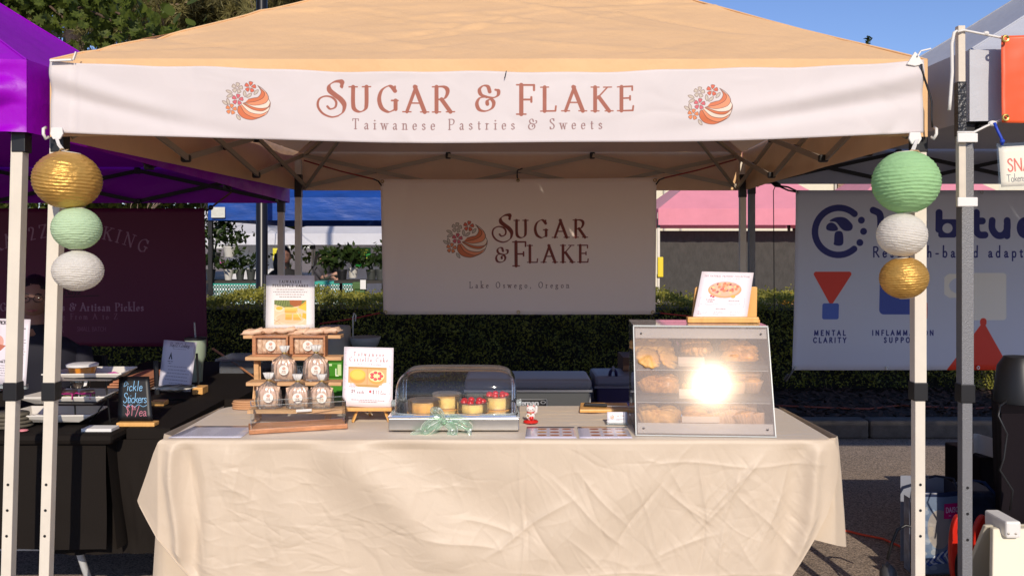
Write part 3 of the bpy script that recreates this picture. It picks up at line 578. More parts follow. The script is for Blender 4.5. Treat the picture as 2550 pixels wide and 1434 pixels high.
# maple boughs over the purple roof
mt_ = thing('maple_tree', 'maple with dark lobed leaves hanging over the purple roof', 'tree', (-7.0,9.5,0))
b = MB().tube([(-7,9.5,0),(-6.9,9.4,2),(-6.6,9.2,4),(-6.5,9,6)], [.2,.17,.13,.06], 10); obj('trunk', b, m_bark, mt_, smooth=True)
mlm = leafmat('maple_leaf', (.03,.055,.01), (.16,.20,.03), 1.5, .45)
lobes = [(0,-1),(.12,-.55),(.55,-.75),(.5,-.4),(1,-.2),(.62,.08),(.72,.5),(.3,.4),(0,1),(-.3,.4),(-.72,.5),(-.62,.08),(-1,-.2),(-.5,-.4),(-.55,-.75),(-.12,-.55)]
lme = bpy.data.meshes.new('leaf'); lme.from_pydata([(a, c_, .12*abs(a)) for a, c_ in lobes]+[(0,0,0)], [], [(i, (i+1) % 16, 16) for i in range(16)]); lme.materials.append(mlm)
bg_ = MB(); lc = []; r_ = random.Random(5)
for (x0, z0, x1, z1) in ((-6.6,4.6,-4.0,3.45),(-6.6,4.2,-3.4,3.35),(-6.6,5.2,-3.9,3.95),(-6.6,4.8,-3.1,3.22),(-6.6,5.4,-4.3,4.1),(-6.6,4.0,-4.6,3.7)):
    pts = [Vector((x0+(x1-x0)*t_, 9.1-.9*t_+r_.uniform(-.1,.1), z0+(z1-z0)*t_+.2*math.sin(t_*3)+r_.uniform(-.04,.04))) for t_ in np.linspace(0,1,9)]
    bg_.tube(pts, [.035*(1-i/9)+.005 for i in range(9)], 6)
    for i in range(3, 9):
        for k in range(60 if i > 4 else 30): lc.append(pts[i]+Vector((r_.gauss(0,.27), r_.gauss(0,.25), r_.gauss(0,.15))))
obj('boughs', bg_, m_bark, mt_, smooth=True)
vis = [p for p in lc if -50 < CX+p.x*F/p.y < 420 and -60 < HY-(p.z-H)*F/p.y < 210]; vis.sort(key=lambda p: p.y); ids = set(id(p) for p in vis[:290])
Vr = []
def leafM(): 
    return Matrix.Rotation(r_.uniform(0,6.28), 3, 'Z') @ Matrix.Rotation(r_.uniform(.5,2.2), 3, 'X') @ Matrix.Rotation(r_.uniform(0,6.28), 3, 'Z') * r_.uniform(.045,.075)
for p in lc:
    M = leafM()
    if id(p) in ids:
        o = bpy.data.objects.new('leaf', lme); scene.collection.objects.link(o); o.parent = mt_; o.matrix_local = Matrix.Translation(p-WL[mt_.name]) @ M.to_4x4()
    else: Vr.append([tuple(p+M @ Vector((a, c_, .1*abs(a)))) for a, c_ in (lobes[0],lobes[2],lobes[4],lobes[6],lobes[8],lobes[10],lobes[12],lobes[14])])
Va = np.array(Vr); raw('far_leaves', Va.reshape(-1,3), np.arange(Va.shape[0]*8).reshape(-1,8), mlm, mt_, kind='stuff')

# ------------------------------------------------------------------ banners
WH = 'dcd3d0'; BR = 'a5604d'; BR2 = '94706c'
cv = Cv(2175, 182, 1.15, WH); cv.fade(60, .012)
X0 = 125
def bt(x): return 152+28*4*((x-125)/2175)*(1-(x-125)/2175)       # top row of the banner at column x
def bb(x): u=(x-125)/2175; return 328+4*u+26*4*u*(1-u)
def BP(x, y): return (x-X0, (y-bt(x))/(bb(x)-bt(x))*182)
k_ = 182/173
def T(c, s, x, y, size, **kw): c.text(s, x-X0, (y-bt(x+20))*k_, size, **kw)
yb = BP(1000, 278)[1]
swashS(cv, 790-X0, BP(830,200)[1], 95, 13.5, BR)
cv.text('UGAR', 871-X0, yb, 61*k_, BR, wt=.165, thin=.045, fit=252, xs=1.08)
yb = BP(1440, 277)[1]; cv.text('LAKE', 1348-X0, yb, 59*k_, BR, wt=.165, thin=.045, fit=230, xs=1.08)
cv.text('F', 1288-X0, BP(1315,285)[1], 72*k_, BR, wt=.15, thin=.045, xs=1.1)
cv.text('&', 1183-X0, BP(1208,277)[1], 60*k_, BR, wt=.15, thin=.05, xs=1.15)
cv.text('Taiwanese Pastries & Sweets', 877-X0, BP(1188,323)[1], 25*k_, BR2, wt=.12, thin=.05, fit=622, xh=1.15)
logo(cv, 555-X0, BP(612,203)[1], 119); logo(cv, 1705-X0, BP(1765,211)[1], 119)
m_ban = mat('banner_print', (.8,.8,.8), .55, img=cv.image('front_banner'), trans=.10, spec=.4)
nu, nv = 260, 36; U, Vv = np.meshgrid(np.linspace(0,1,nu), np.linspace(0,1,nv), indexing='ij')
Xp = 125+2175*U; tp = 152+28*4*U*(1-U)+2.0*np.sin(U*23)+1.2*np.sin(U*61); bo = 328+4*U+26*4*U*(1-U)+1.5*np.sin(U*17+1); Yp = bo+(tp-bo)*Vv; d = 3.055
ZZ = Vv*.24; XX = U*3.05
dd = d+.012*np.exp(-((XX-.1-ZZ*-1.2-.25)/.12)**2)*0-.010*np.exp(-((ZZ-.20+XX*.30)/.035)**2)*np.exp(-(XX/.5)**2)+.010*np.exp(-((ZZ-.14+XX*.20)/.03)**2)*np.exp(-((XX-.3)/.5)**2)
dd += -.009*np.exp(-((ZZ-.20+(3.05-XX)*.16)/.03)**2)*np.exp(-((3.05-XX)/.6)**2)+.010*np.exp(-((ZZ-.13+(3.05-XX)*.10)/.03)**2)*np.exp(-((3.05-XX-.3)/.5)**2)
dd += .004*np.exp(-((XX-.085)/.006)**2)+.0045*snoise(XX, ZZ*2, 3.2, 5)+.002*creases(XX, ZZ, 60, .012, 1, .15, 8)+.006*np.exp(-((XX-2.93-.03*np.sin(ZZ*30))/.03)**2)*(1-Vv)
P = np.stack([(Xp-CX)*d/F, dd, H-(Yp-HY)*d/F], -1)
fb = thing('banner', 'long white banner lettered Sugar & Flake across the front of the tan tent', 'banner', (0,3.055,1.83))
obj('banner_cloth', MB().grid(P), m_ban, fb, smooth=True, solid=.0012)
m_wp = mat('white_plastic', (.78,.75,.70), .4)
def clip(p, s, nm='clip'):
    b = MB().slab([(-.018,0),(.018,0),(.022,-.022),(.012,-.04),(-.012,-.04),(-.022,-.022)], p+Vector((0,-.002,0)), (1,0,0), (0,0,1), -.008); return obj(nm, b, m_wp, fb, bevel=.002)
clip(W(141,318,3.04), 1); clip(W(2279,330,3.04), 1); 
obj('clip', MB().slab([(-.02,.0),(.0,.032),(.012,.02),(.03,-.012),(.0,-.018),(-.028,-.012)], W(2279,152,3.045), (1,0,0), (0,0,1), -.008), m_wp, fb, bevel=.002)
obj('strap', MB().beam(W(2285,140,3.04), W(2292,128,3.04), .008, .004).beam(W(2292,128,3.04), W(2317,122,3.04), .010, .004), m_wp, fb)
obj('strap', MB().beam(W(183,150,3.04), W(190,130,3.04), .010, .004), m_wp, fb)
obj('strap', MB().beam(W(126,152,3.04), W(180,150,3.045), .016, .006), m_wp, fb)
obj('staple', MB().tube([W(1256,196,3.045), W(1258,190,3.043), W(1261,177,3.044)], .0016, 5), m_blk, fb)
obj('cord', MB().tube([W(2294,160,3.04), W(2300,190,3.05), W(2312,225,3.05), W(2320,255,3.05), W(2320,300,3.05), W(2322,318,3.05)], .0035, 6), m_blk, fb, smooth=True)

cv = Cv(690, 340, 1.9, 'faeade')
swashS(cv, 1225-947, 534-444, 69, 10, '7a2f24'); cv.text('UGAR', 1281-947, 591-444, 43, '7a2f24', wt=.165, thin=.045, fit=178, xs=1.08)
cv.text('&', 1232-947, 652-444, 36, '7a2f24', wt=.15, thin=.05, xs=1.1); cv.text('F', 1277-947, 662-444, 60, '7a2f24', wt=.14, thin=.04, xs=1.05); cv.text('LAKE', 1314-947, 653-444, 42, '7a2f24', wt=.165, thin=.045, fit=153, xs=1.08)
cv.text('Lake Oswego, Oregon', 1166-947, 717-444, 14.5, '6d4842', wt=.11, thin=.06, fit=252, xh=1.1); logo(cv, 1103-947, 548-444, 110, '54301f')
m_bb = mat('rear_banner_print', (.8,.8,.8), .6, img=cv.image('rear_banner'), trans=.04)
U, Vv = np.meshgrid(np.linspace(0,1,60), np.linspace(0,1,30), indexing='ij'); d = 5.9
Xp = 947+8*(1-Vv)+U*(688-8*(1-Vv)-3*(1-Vv)); Yp = 783-(783-446+4*U)*Vv+2*np.sin(U*3.14)*Vv
P = np.stack([(Xp-CX)*d/F, d+.012*snoise(U*1.8,Vv*.9,3,9)+.012*np.exp(-((U-.02-.08*Vv)/.02)**2), H-(Yp-HY)*d/F], -1)
rb = thing('banner', 'beige banner lettered Sugar & Flake, Lake Oswego, Oregon hung at the back of the stall', 'banner', W(1290,783,5.9)); obj('banner_cloth', MB().grid(P), m_bb, rb, smooth=True, solid=.001)
for x_, y_ in ((1290,449),(1291,777),(952,452),(960,777),(1631,449),(1626,777)): obj('grommet', grom(W(x_,y_,5.885)), mat('brass_%d_%d' % (x_,y_), (.45,.33,.16), .35, metal=.9), rb)
m_bun = mat('red_bungee', (.30,.02,.015), .6, bump=.6, bscale=300); 
for a, b in (((757,400),(944,450)),((1834,397),(1640,447)),((797,806),(958,777)),((1840,796),(1628,778))):
    y0 = 6.1; p0 = W(*a, y0); p1 = W(*b, 5.9); cd = thing('bungee_cord', {757:'red bungee from the left rear post to the hanging banner top',1834:'red bungee from the right rear post to the hanging banner top',797:'red bungee tied to the hanging banner at lower left',1840:'red bungee tied to the hanging banner at lower right'}[a[0]], 'bungee cord', p0, 'red bungees holding the rear banner')
    obj('cord', MB().tube([p0, p0.lerp(p1,.5)-Vector((0,0,.006)), p0.lerp(p1,.94)], .005, 6), m_bun, cd); obj('hook', MB().tube([p0.lerp(p1,.93), p0.lerp(p1,1.0)+Vector((0,-.03,-.006)), p0.lerp(p1,1.04)+Vector((0,-.03,-.03))], .005, 6), m_blk, cd)
hk = thing('hook', 'black hook holding the hanging banner at its top middle', 'hook', W(1289,430,5.95)); obj('hook_wire', MB().tube([W(1300,420,6.05), W(1288,425,5.95), W(1288,440,5.89), W(1290,449,5.885)], .005, 6), m_blk, hk)

# maroon banner of the neighbour
cv = Cv(900, 345, 1.3, '5e0a36'); MR = '9a7486'
def arc_(cxx, cyy, rad):
    def f(x, v):
        a = (x-cxx)/rad; return (cxx+(rad+v)*math.sin(a), cyy+rad-(rad+v)*math.cos(a))
    return f
cx0 = 560
cv.text('RAY2Z COOKING', cx0, 0, 31, MR, wt=.15, thin=.06, anchor='c', fit=385, arc=arc_(cx0, 68, 420))
cv.text('Rayz', cx0-20, 215, 24, '2c0614', wt=.12, thin=.06, slant=.25); cv.line([(cx0-15,222),(cx0+70,218)], 2, '2c0614')
cv.text('Gourmet Meals & Artisan Pickles', cx0+3, 256, 19, MR, wt=.2, thin=.06, anchor='c', fit=355, xh=1.1); cv.text('Everything From A to Z', cx0, 277, 14, '8d5f70', wt=.14, thin=.05, anchor='c', fit=230, xh=1.1)
cv.text('BEAVERTON, OR', cx0-20, 309, 15, MR, style='sans', wt=.10, anchor='r'); cv.text('SMALL BATCH', cx0+14, 307, 10.5, '8d5f70', style='sans', wt=.09); cv.frame(cx0-190, 286, cx0+100, 318, 1, '5a1028'); cv.frame(cx0-8, 286, cx0+100, 318, 1, '5a1028')
m_mr = mat('maroon_print', (.3,0,.05), .6, img=cv.image('maroon_banner'), trans=.12); U, Vv = np.meshgrid(np.linspace(0,1,70), np.linspace(0,1,30), indexing='ij'); d = 5.85
# canvas: 900 units wide, its right edge at column 512
Xp = 512-900*(1-U)+8*(1-Vv)*U; Yp = 862-(862-519)*Vv+0*U; P = np.stack([(Xp-CX)*d/F, d+.010*snoise(U*2,Vv,4,19)-.02*np.exp(-((U-1)/.015)**2)+.01*np.exp(-((Vv)/.1)**2)*np.sin(U*14), H-(Yp-HY)*d/F], -1)
mb_ = thing('banner', 'maroon banner lettered Cooking and Artisan Pickles in the purple tent', 'banner', W(60,862,5.85)); obj('banner_cloth', MB().grid(P), m_mr, mb_, smooth=True, solid=.001)
cd = thing('bungee_cord', 'brown bungee from the purple rear valance to the maroon banner corner', 'bungee cord', W(577,478,6.0)); obj('cord', MB().tube([W(577,478,6.0), W(535,510,5.95), W(514,526,5.87)], .006, 6), mat('brown_cord', (.18,.08,.04), .7), cd); obj('hook', MB().ball(W(525,517,5.9), .018, 8, 5).tube([W(525,517,5.9), W(514,526,5.86)], .005), m_blk, cd)

# mushroom logo banner
cv = Cv(760, 450, 1.5, 'cfd3e2'); NV = '0c1470'; q = lambda x, y: (x-1980, y-472)
ang = [R(a) for a in np.linspace(48, 312, 30)]; ccx, ccy = q(2089, 575)
cv.line([(ccx+59*math.cos(a), ccy-59*math.sin(a)) for a in ang], 16, NV, smooth=False)
cv.poly(sp([q(*p) for p in ((2066,549),(2082,540),(2105,541),(2122,556),(2124,566),(2118,573),(2104,573),(2094,566),(2082,552))], 5, True), NV)
cv.poly(sp([q(*p) for p in ((2059,560),(2068,553),(2079,556),(2087,567),(2084,573),(2070,574),(2059,570))], 5, True), NV)
cv.poly(sp([q(*p) for p in ((2081,577),(2098,577),(2101,604),(2092,611),(2078,608),(2078,600))], 4, True), NV)
for x_, y_ in ((2146,547),(2152,575),(2143,603)): cv.ell(*q(x_,y_), 8.5, 8.5, NV)
# rounded lowercase word
def ln(*pts, w=17, sm=True): cv.line([q(*p) for p in pts], w, NV, smooth=sm)
def ring(x, y, r, w=17): cv.ell(*q(x,y), r, r, NV, ring=w)
ln((2175,522),(2190,530),(2194,548),(2194,585)); ln((2194,570),(2202,556),(2222,552),(2234,562),(2236,585)) ; ring(2279,568,20); ln((2300,552),(2300,586))
ln((2338,528),(2338,570)); ring(2359,567,21); ln((2400,552),(2400,586),sm=False); ln((2399,530),(2400,530.5),sm=False); ln((2430,528),(2430,570),(2438,583),(2452,584)); ln((2420,549),(2445,549),sm=False)
ln((2470,548),(2470,568),(2482,584),(2498,584),(2508,570),(2508,548)); ln((2508,560),(2508,586),sm=False); ln((2545,568),(2582,566),(2576,550),(2560,546),(2545,552),(2541,568),(2548,582),(2566,586),(2580,578)); ln((2612,530),(2612,586)); 
cv.text('Research-based adaptogens', 2175-1980, 639-472, 25, NV, style='sans', wt=.135, xh=1.1, fit=470)
def rtri(a, b, c, r, col):
    g = np.mean([a,b,c], 0); P3 = [g+(np.array(p)-g)*(1-r*2.0/np.linalg.norm(np.array(p)-g)) for p in (a,b,c)]; cv.poly(P3, col)
    for i in range(3): cv.line([P3[i], P3[(i+1)%3]], 2*r, col, smooth=False)
rtri(q(2024,676), q(2126,676), q(2072,762), 6, 'e2381e'); cv.rect(*q(2051,755), *q(2092,795), '4a68c0', r=5)
cv.rect(*q(2193,690), *q(2300,783), '3a50a8', r=12); cv.rect(*q(2270,752), *q(2312,796), 'e2381e', r=5)
cv.rect(*q(2392,679), *q(2507,797), 'f4efe2', r=8); cv.ell(*q(2392,711), 37, 28, 'f4efe2', ring=16)
P3 = [q(*p) for p in ((2450,800),(2360,925),(2520,925))]; cv.poly(P3, 'e2381e'); cv.line([P3[0], (P3[0][0],P3[0][1]+4)], 16, 'e2381e', smooth=False)
cv.rect(*q(2600,690), *q(2690,783), '4a68c0', r=12)
cv.text('MENTAL', 2071-1980, 835-472, 12, NV, style='sans', wt=.21, anchor='c', fit=78); cv.text('CLARITY', 2071-1980, 853-472, 12, NV, style='sans', wt=.21, anchor='c', fit=81)
cv.text('INFLAMMATION', 2252-1980, 835-472, 12, NV, style='sans', wt=.21, anchor='c', fit=152); cv.text('SUPPORT', 2252-1980, 853-472, 12, NV, style='sans', wt=.21, anchor='c', fit=92)
m_hb = mat('logo_banner_print', (.3,0,.05), .5, img=cv.image('logo_banner'), trans=.04); U, Vv = np.meshgrid(np.linspace(0,1,60), np.linspace(0,1,30), indexing='ij'); d = 6.0
Xp = 1980+760*U-9*(1-Vv)**2*(1-U); Yp = 921-(921-474)*Vv; P = np.stack([(Xp-CX)*d/F, d+.010*snoise(U*2,Vv,5,29)-.01*np.exp(-((U)/.015)**2), H-(Yp-HY)*d/F], -1)
hb = thing('banner', 'grey-white banner with navy mushroom logo reading Mental Clarity at right', 'banner', W(2300,921,6.0)); obj('banner_cloth', MB().grid(P), m_hb, hb, smooth=True, solid=.001)
for x_, y_ in ((1986,478),(2445,479),(2209,916),(2436,915),(1979,914)): obj('grommet', grom(W(x_,y_,5.985)), mat('steel_ring%d' % x_, (.5,.5,.5), .35, metal=.9), hb)
obj('ratchet_hanger', MB().tube([W(1919,455,6.1), W(1932,459,6.05), W(1942,463,6.02)], [.004,.02,.012], 8).tube([W(1942,463,6.02), W(1962,466,6.0), W(1986,477,5.99)], .006, 6).tube([W(1942,465,6.02), W(1962,474,6.0), W(1986,479,5.99)], .006, 6), m_blk, hb, smooth=True)
obj('tie_cord', MB().tube([W(1932,461,6.05), W(1926,475,6.05), W(1927,600,6.06), W(1928,780,6.08)], .003, 5), m_blk, hb)
obj('lower_hook', MB().tube([W(1979,914,5.99), W(1970,930,5.99), W(1957,948,6.0), W(1953,944,6.0), W(1962,932,5.99)], .007, 6), mat('dull_hook', (.10,.10,.11), .4, metal=.6), hb)

# dark lamp post and orange cord at the kerb
lp = thing('lamp_post', 'thick dark lamp post rising behind the rear tent posts', 'lamp post', (PX(652,9.4),9.4,.12))
obj('pole', MB().lathe((PX(652,9.4),9.4,.12), [(.09,0),(.09,.5),(.062,.55),(.058,4.2),(.05,7.6)], 20), mat('dark_bronze', (.008,.006,.005), .3, spec=.4), lp, smooth='auto')
obj('lamp_arm', MB().tube([(PX(652,9.4),9.4,7.4),(PX(652,9.4)+.4,9.4,7.7),(PX(652,9.4)+1,9.4,7.75)], .04, 8), m_blkm, lp, smooth=True); obj('lamp_head', MB().box((PX(652,9.4)+1.15,9.4,7.73), (.45,.22,.1)), m_blkm, lp, bevel=.02)
# ------------------------------------------------------------------ the stall table and its cloth
m_cloth = mat('cream_satin', (.70,.575,.43), .5, var=.035, vscale=5, bump=.2, bscale=70, bdist=.003, trans=.12, tcol=(.74,.56,.34), spec=.4, sheen=.3)
tb = thing('table', 'long folding table hidden under the cream cloth', 'table', (-.04,3.6,0))
obj('tabletop', MB().b2((-1.245,3.325,.70),(1.165,3.965,.722)), mat('table_white', (.7,.7,.68), .6), tb)
for x_ in (-1.05,.97):
    for y_ in (3.36,3.84): obj('leg', MB().tube([(x_,y_,.70),(x_,y_,0)], .013, 10), mat('leg_grey_%d%d' % (x_*100,y_*100), (.2,.2,.2), .5, metal=.5), tb, smooth='auto')
clt = thing('tablecloth', 'wrinkled cream satin tablecloth draped over the long table', 'tablecloth', (-.04,3.2,.1))
def sheet(name, P, m, parent, solid=0, uv=False):
    P = np.asarray(P); nu, nv = P.shape[:2]; i, j = np.meshgrid(np.arange(nu-1), np.arange(nv-1), indexing='ij'); a = (i*nv+j).ravel()
    o = raw(name, P.reshape(-1, 3), np.stack([a, a+nv, a+nv+1, a+1], 1), m, parent); o.data.polygons.foreach_set('use_smooth', [True]*len(o.data.polygons)); return o
nu, nv = 760, 210
U, Vv = np.meshgrid(np.linspace(0,1,nu), np.linspace(0,1,nv), indexing='ij'); Y = 1091+Vv*430
L_ = np.interp(Y, [1091,1100,1130,1180,1255,1262,1300,1434,1530], [404,395,380,360,328,331,362,478,558]); Rr = np.interp(Y, [1091,1098,1130,1200,1280,1345,1434,1530], [2060,2078,2092,2086,2056,2022,1966,1900])
X = L_+(Rr-L_)*U
h = np.zeros_like(X)
def cl(x0, y0, x1, y1, w, a, sharp=True):
    global h
    dx_, dy_ = x1-x0, y1-y0; ln_ = math.hypot(dx_, dy_); s_ = ((X-x0)*dx_+(Y-y0)*dy_)/ln_; t_ = (-(X-x0)*dy_+(Y-y0)*dx_)/ln_+5*np.sin(s_/47+x0)
    win = 1/(1+np.exp(-(s_)/18))/(1+np.exp((s_-ln_)/18)); h = h+(a*.70*np.exp(-np.sqrt(t_**2+2)/(w*.62)) if sharp else .62*a*np.exp(-(t_/w)**2))*win
# broad swags
cl(820,1090,1150,1400,60,.022,False); cl(930,1085,1330,1330,75,-.016,False); cl(700,1100,960,1480,80,-.012,False); cl(1250,1420,1650,1180,60,.010,False)
cl(560,1120,520,1480,50,.012,False); cl(640,1120,660,1480,40,-.008,False); cl(470,1120,500,1480,22,-.018,False); cl(430,1100,452,1480,14,.020,False); cl(1880,1130,1860,1480,50,.010,False); cl(1990,1120,1930,1480,30,-.014,False); cl(2040,1110,1985,1420,18,.016,False)
# straight storage creases
cl(1297,1095,1301,1520,5,.0028); cl(1309,1095,1312,1520,5,-.002); cl(1290,1425,2010,1428,5,.0025); cl(1640,1152,2030,1158,6,.003)
for a in ((1745,1140,1753,1290,9,.006),(1753,1290,1660,1215,8,.0055),(1753,1290,1880,1150,9,.005),(1753,1300,1735,1420,10,-.006),(1800,1305,1790,1420,10,.006),(1540,1345,1400,1220,9,.005),(1540,1345,1640,1200,9,-.005),(1540,1345,1530,1440,9,.005),(1455,1190,1545,1290,8,.005),(1455,1190,1500,1330,8,-.004),(1230,1365,1410,1250,12,.007),(1060,1330,1230,1365,11,.005),(1150,1290,1290,1330,9,.004),(1890,1145,1760,1290,9,.004),(1835,1170,1800,1280,8,.0035),(1960,1170,1900,1330,11,.005),(560,1205,620,1240,8,.004),(1670,1160,1700,1230,8,.004),(1860,1255,1990,1380,9,.004),(1640,1380,1770,1330,9,.004),(1330,1300,1400,1420,9,-.004),(1420,1340,1500,1420,9,.004),(1590,1230,1640,1380,8,.0035)): cl(*a)
h = h+.0011*creases(X, Y, 170, 4, 1, 60, 3, .15, .9, (520,1180,1150,1430))+.0010*creases(X, Y, 110, 4, 1, 75, 4, 0, 3.1, (1200,2060,1130,1430))+.0012*creases(X, Y, 70, 5, 1, 120, 14, 1.0, .7, (1350,2060,1130,1430))+.0011*creases(X, Y, 60, 5, 1, 110, 15, 2.1, .6, (1350,2060,1130,1430))+.0020*creases(X, Y, 34, 9, 1, 150, 16, 1.5, .35, (420,640,1110,1430))+.0006*creases(X, Y, 240, 3, 1, 35, 17, 0, 3.1, (420,2060,1110,1430))+.0014*creases(X, Y, 50, 8, 1, 60, 9, 1.2, 1.2, (400,1300,1110,1430))+.0018*snoise(X/100, Y/100, 1.6, 11)
h = 2.0*h*np.clip((Y-1093)/26, 0, 1)*np.clip((X-L_)/25, .2, 1)*np.clip((Rr-X)/25, .2, 1)
fl = np.clip((396-X)/110, 0, 1)*.10+np.clip((X-2050)/60, 0, 1)**2*.05
D = 3.293-.012*np.clip((Y-1091)/12, 0, 1)**.5-.010*(Y-1091)/400+fl-h
D = np.minimum(D, 3.2925+(Y-1091)*.0008+fl)
P = np.stack([(X-CX)*3.29/F, D, H-(Y-HY)*3.29/F], -1); P[:, 0:1, 2] += 0
zt = .7445; P[..., 2] = np.minimum(P[..., 2], zt-.0006*(Y-1091)); P[:, 0, 1] = 3.302; P[:, 0, 2] = zt
sheet('front_drape', P, m_cloth, clt)
hm = MB(); hm.tube([tuple(P[0, j]+np.array([.002,-.001,0])) for j in range(85, nv, 2)], .0022, 5, cap=False); obj('hem', hm, m_cloth, clt, smooth=True)
# top
U, Vv = np.meshgrid(np.linspace(0,1,300), np.linspace(0,1,130), indexing='ij'); Y_ = 3.300+.690*Vv; x0 = -1.290+.10*np.clip(1-(1-Vv)*9, 0, 1)**3*.9; x1 = 1.178-.10*np.clip(1-(1-Vv)*9, 0, 1)**3*.9
x1 = np.interp(Vv, [0,.03,.10,1], [1.160,1.185,1.197,1.190])-(1.182-x1-.004)*(Vv > .5); X_ = x0+(x1-x0)*U
ed = np.minimum(np.minimum((Vv)*8, (1-Vv)*5), np.minimum(U*12, (1-U)*12)).clip(0, 1)
hz = .0016*creases(X_, Y_, 100, .008, 1, .12, 21, 0, .9)+.0026*creases(X_, Y_, 60, .012, 1, .25, 22, 0, .6, (-1.25,-.2,3.6,3.98))+.0022*creases(X_, Y_, 40, .010, 1, .15, 23, 0, .5, (.0,.5,3.5,3.98))+.0022*creases(X_, Y_, 30, .010, 1, .2, 24, 0, .5, (.95,1.2,3.3,3.98))
Z_ = zt+2.5*hz*ed+.0022*snoise(X_*3,Y_*8,2.5,77)*ed-.03*np.clip(1-(1-Vv)*40, 0, 1)**2-.012*np.clip(1-(1-U)*60, 0, 1)**2-.008*np.clip(1-U*60, 0, 1)**2
sheet('top_drape', np.stack([X_, Y_, Z_], -1), m_cloth, clt)
# ends
def endp(name, pts, z0, z1, ph, zt_pts):
    """pts: (u, x_top, x_bottom, y) along the end of the table"""
    U, Vv = np.meshgrid(np.linspace(0,1,120), np.linspace(0,1,60), indexing='ij'); us = [p[0] for p in pts]
    xt = np.interp(U, us, [p[1] for p in pts]); xb = np.interp(U, us, [p[2] for p in pts]); y = np.interp(U, us, [p[3] for p in pts]); zb = np.interp(U, us, zt_pts)
    s_ = 1 if xb.mean() > 0 else -1; Xq = xt+(xb-xt)*Vv**.8+s_*.010*Vv*np.sin(U*22+ph); Zq = z0+(zb-z0)*Vv
    yq = y+.008*Vv*np.sin(U*30+ph)+.0025*creases(U*1.0, Vv*.5, 60, .01, 1, .12, 31+int(ph), 1.2, 1.5)
    sheet(name, np.stack([Xq, yq, Zq], -1), m_cloth, clt)
endp('right_drape', [(0,PX(2060,3.32),PX(1990,3.315),3.315),(.12,PX(2080,3.33),PX(2080,3.33),3.33),(.2,PX(2088,3.35),PX(2117,3.35),3.36),(1,1.19,1.25,3.985)], .742, .36, 1, [PZ(1338,3.32),PZ(1354,3.33),PZ(1362,3.36),.34])
endp('left_drape', [(0,PX(480,3.34),PX(520,3.34),3.34),(.14,PX(430,3.36),PX(415,3.36),3.36),(.24,PX(408,3.40),PX(375,3.40),3.40),(1,-1.285,-1.33,3.985)], .742, .2, 5, [.18,.18,.2,.3])
endp('rear_drape', [(0,-1.262,-1.29,3.988),(1,1.182,1.22,3.989)], .72, .3, 9, [.3,.3])

ZT = .747
def card(name, corners, img, parent=None, thick=.0012, n=8, bend=0, **kw):
    """corners: bottom-left, bottom-right, top-right, top-left world points"""
    bl, br, tr, tl = [np.array(c_) for c_ in corners]; U, Vv = np.meshgrid(np.linspace(0,1,n), np.linspace(0,1,n), indexing='ij'); U = U[..., None]; Vv = Vv[..., None]
    P = (bl*(1-U)+br*U)*(1-Vv)+(tl*(1-U)+tr*U)*Vv; P = P+np.array([0,0,1])*bend*np.sin(np.pi*U)
    m = mat(name+'_print', (.8,.8,.8), kw.pop('rough', .45), img=img, spec=.4); return obj(name, MB().grid(P), m, parent, smooth=True, solid=thick, offset=-1, **kw)
m_wood = mat('pale_wood', (.62,.36,.17), .5, var=.22, vscale=5, bump=.15, bscale=30, stretch=(1,1,14), spec=.4); m_wood_h = mat('pale_wood_grain_along', (.64,.38,.19), .5, var=.25, vscale=6, stretch=(1,9,9), spec=.4)
m_wood_d = mat('red_brown_wood', (.50,.22,.10), .42, var=.35, vscale=6, stretch=(1,12,12), spec=.5, bump=.2, bscale=30); m_wood_o = mat('bamboo', (.78,.42,.13), .4, var=.12, vscale=5, stretch=(9,9,1), spec=.5)
m_kraft = mat('kraft_paper', (.72,.48,.33), .5, var=.15, vscale=20, bump=.6, bscale=45, bdist=.006, spec=.5)
m_acr = clear('acrylic', (.975,.985,.985), .02); m_acr_e = clear('acrylic_edge', (.80,.86,.86), .05, haze=.25, hcol=(.8,.85,.85)); m_cel = clear('cellophane', (.97,.97,.96), .22, haze=.10, gloss=.06, hcol=(.8,.78,.75))
m_wt = mat('white_paper', (.78,.77,.74), .55)

# ------------------------------------------------------------------ tiered wooden stand
# round seal print
cv = Cv(100, 100, 1.6, 'f4ece0'); cv.ell(50, 50, 48, 48, 'f4ece0'); logo(cv, 31, 14, 38); cv.text('SUGAR', 50, 66, 11.5, '7a4a35', anchor='c', wt=.18, thin=.06); cv.text('& FLAKE', 50, 82, 11, '7a4a35', anchor='c', wt=.18, thin=.06); im_seal = cv.image('seal'); 
m_seal = mat('seal_print', (.8,.8,.8), .4, img=im_seal)
def seal(p, r, parent, nrm=(0,-1,0)):
    b = MB(); nn = 28; n_ = Vector(nrm).normalized(); ux = n_.cross(Vector((0,0,-1))).normalized() if abs(n_.z) < .9 else Vector((1,0,0)); ux = Vector((0,0,1)).cross(-n_).normalized()*-1; ux = Vector((-n_.y, n_.x, 0)).normalized(); uy = n_.cross(ux)*1
    if uy.z < 0: uy = -uy
    b.v = [tuple(p+ux*r*math.cos(2*math.pi*i/nn)+uy*r*math.sin(2*math.pi*i/nn)) for i in range(nn)]; b.f = [tuple(range(nn))]
    for i in range(nn): b.uv[i] = (.5+.5*math.cos(2*math.pi*i/nn), .5+.5*math.sin(2*math.pi*i/nn))
    return obj('round_label', b, m_seal, parent)
stt = thing('display_stand', 'four-tier pale wooden display stand at the left of the table', 'display stand', W(735,1062,3.62))
SH = [(605,848,836,3.95,.075),(610,850,890,3.80,.085),(612,850,953,3.68,.085),(615,853,1022,3.55,.085)]
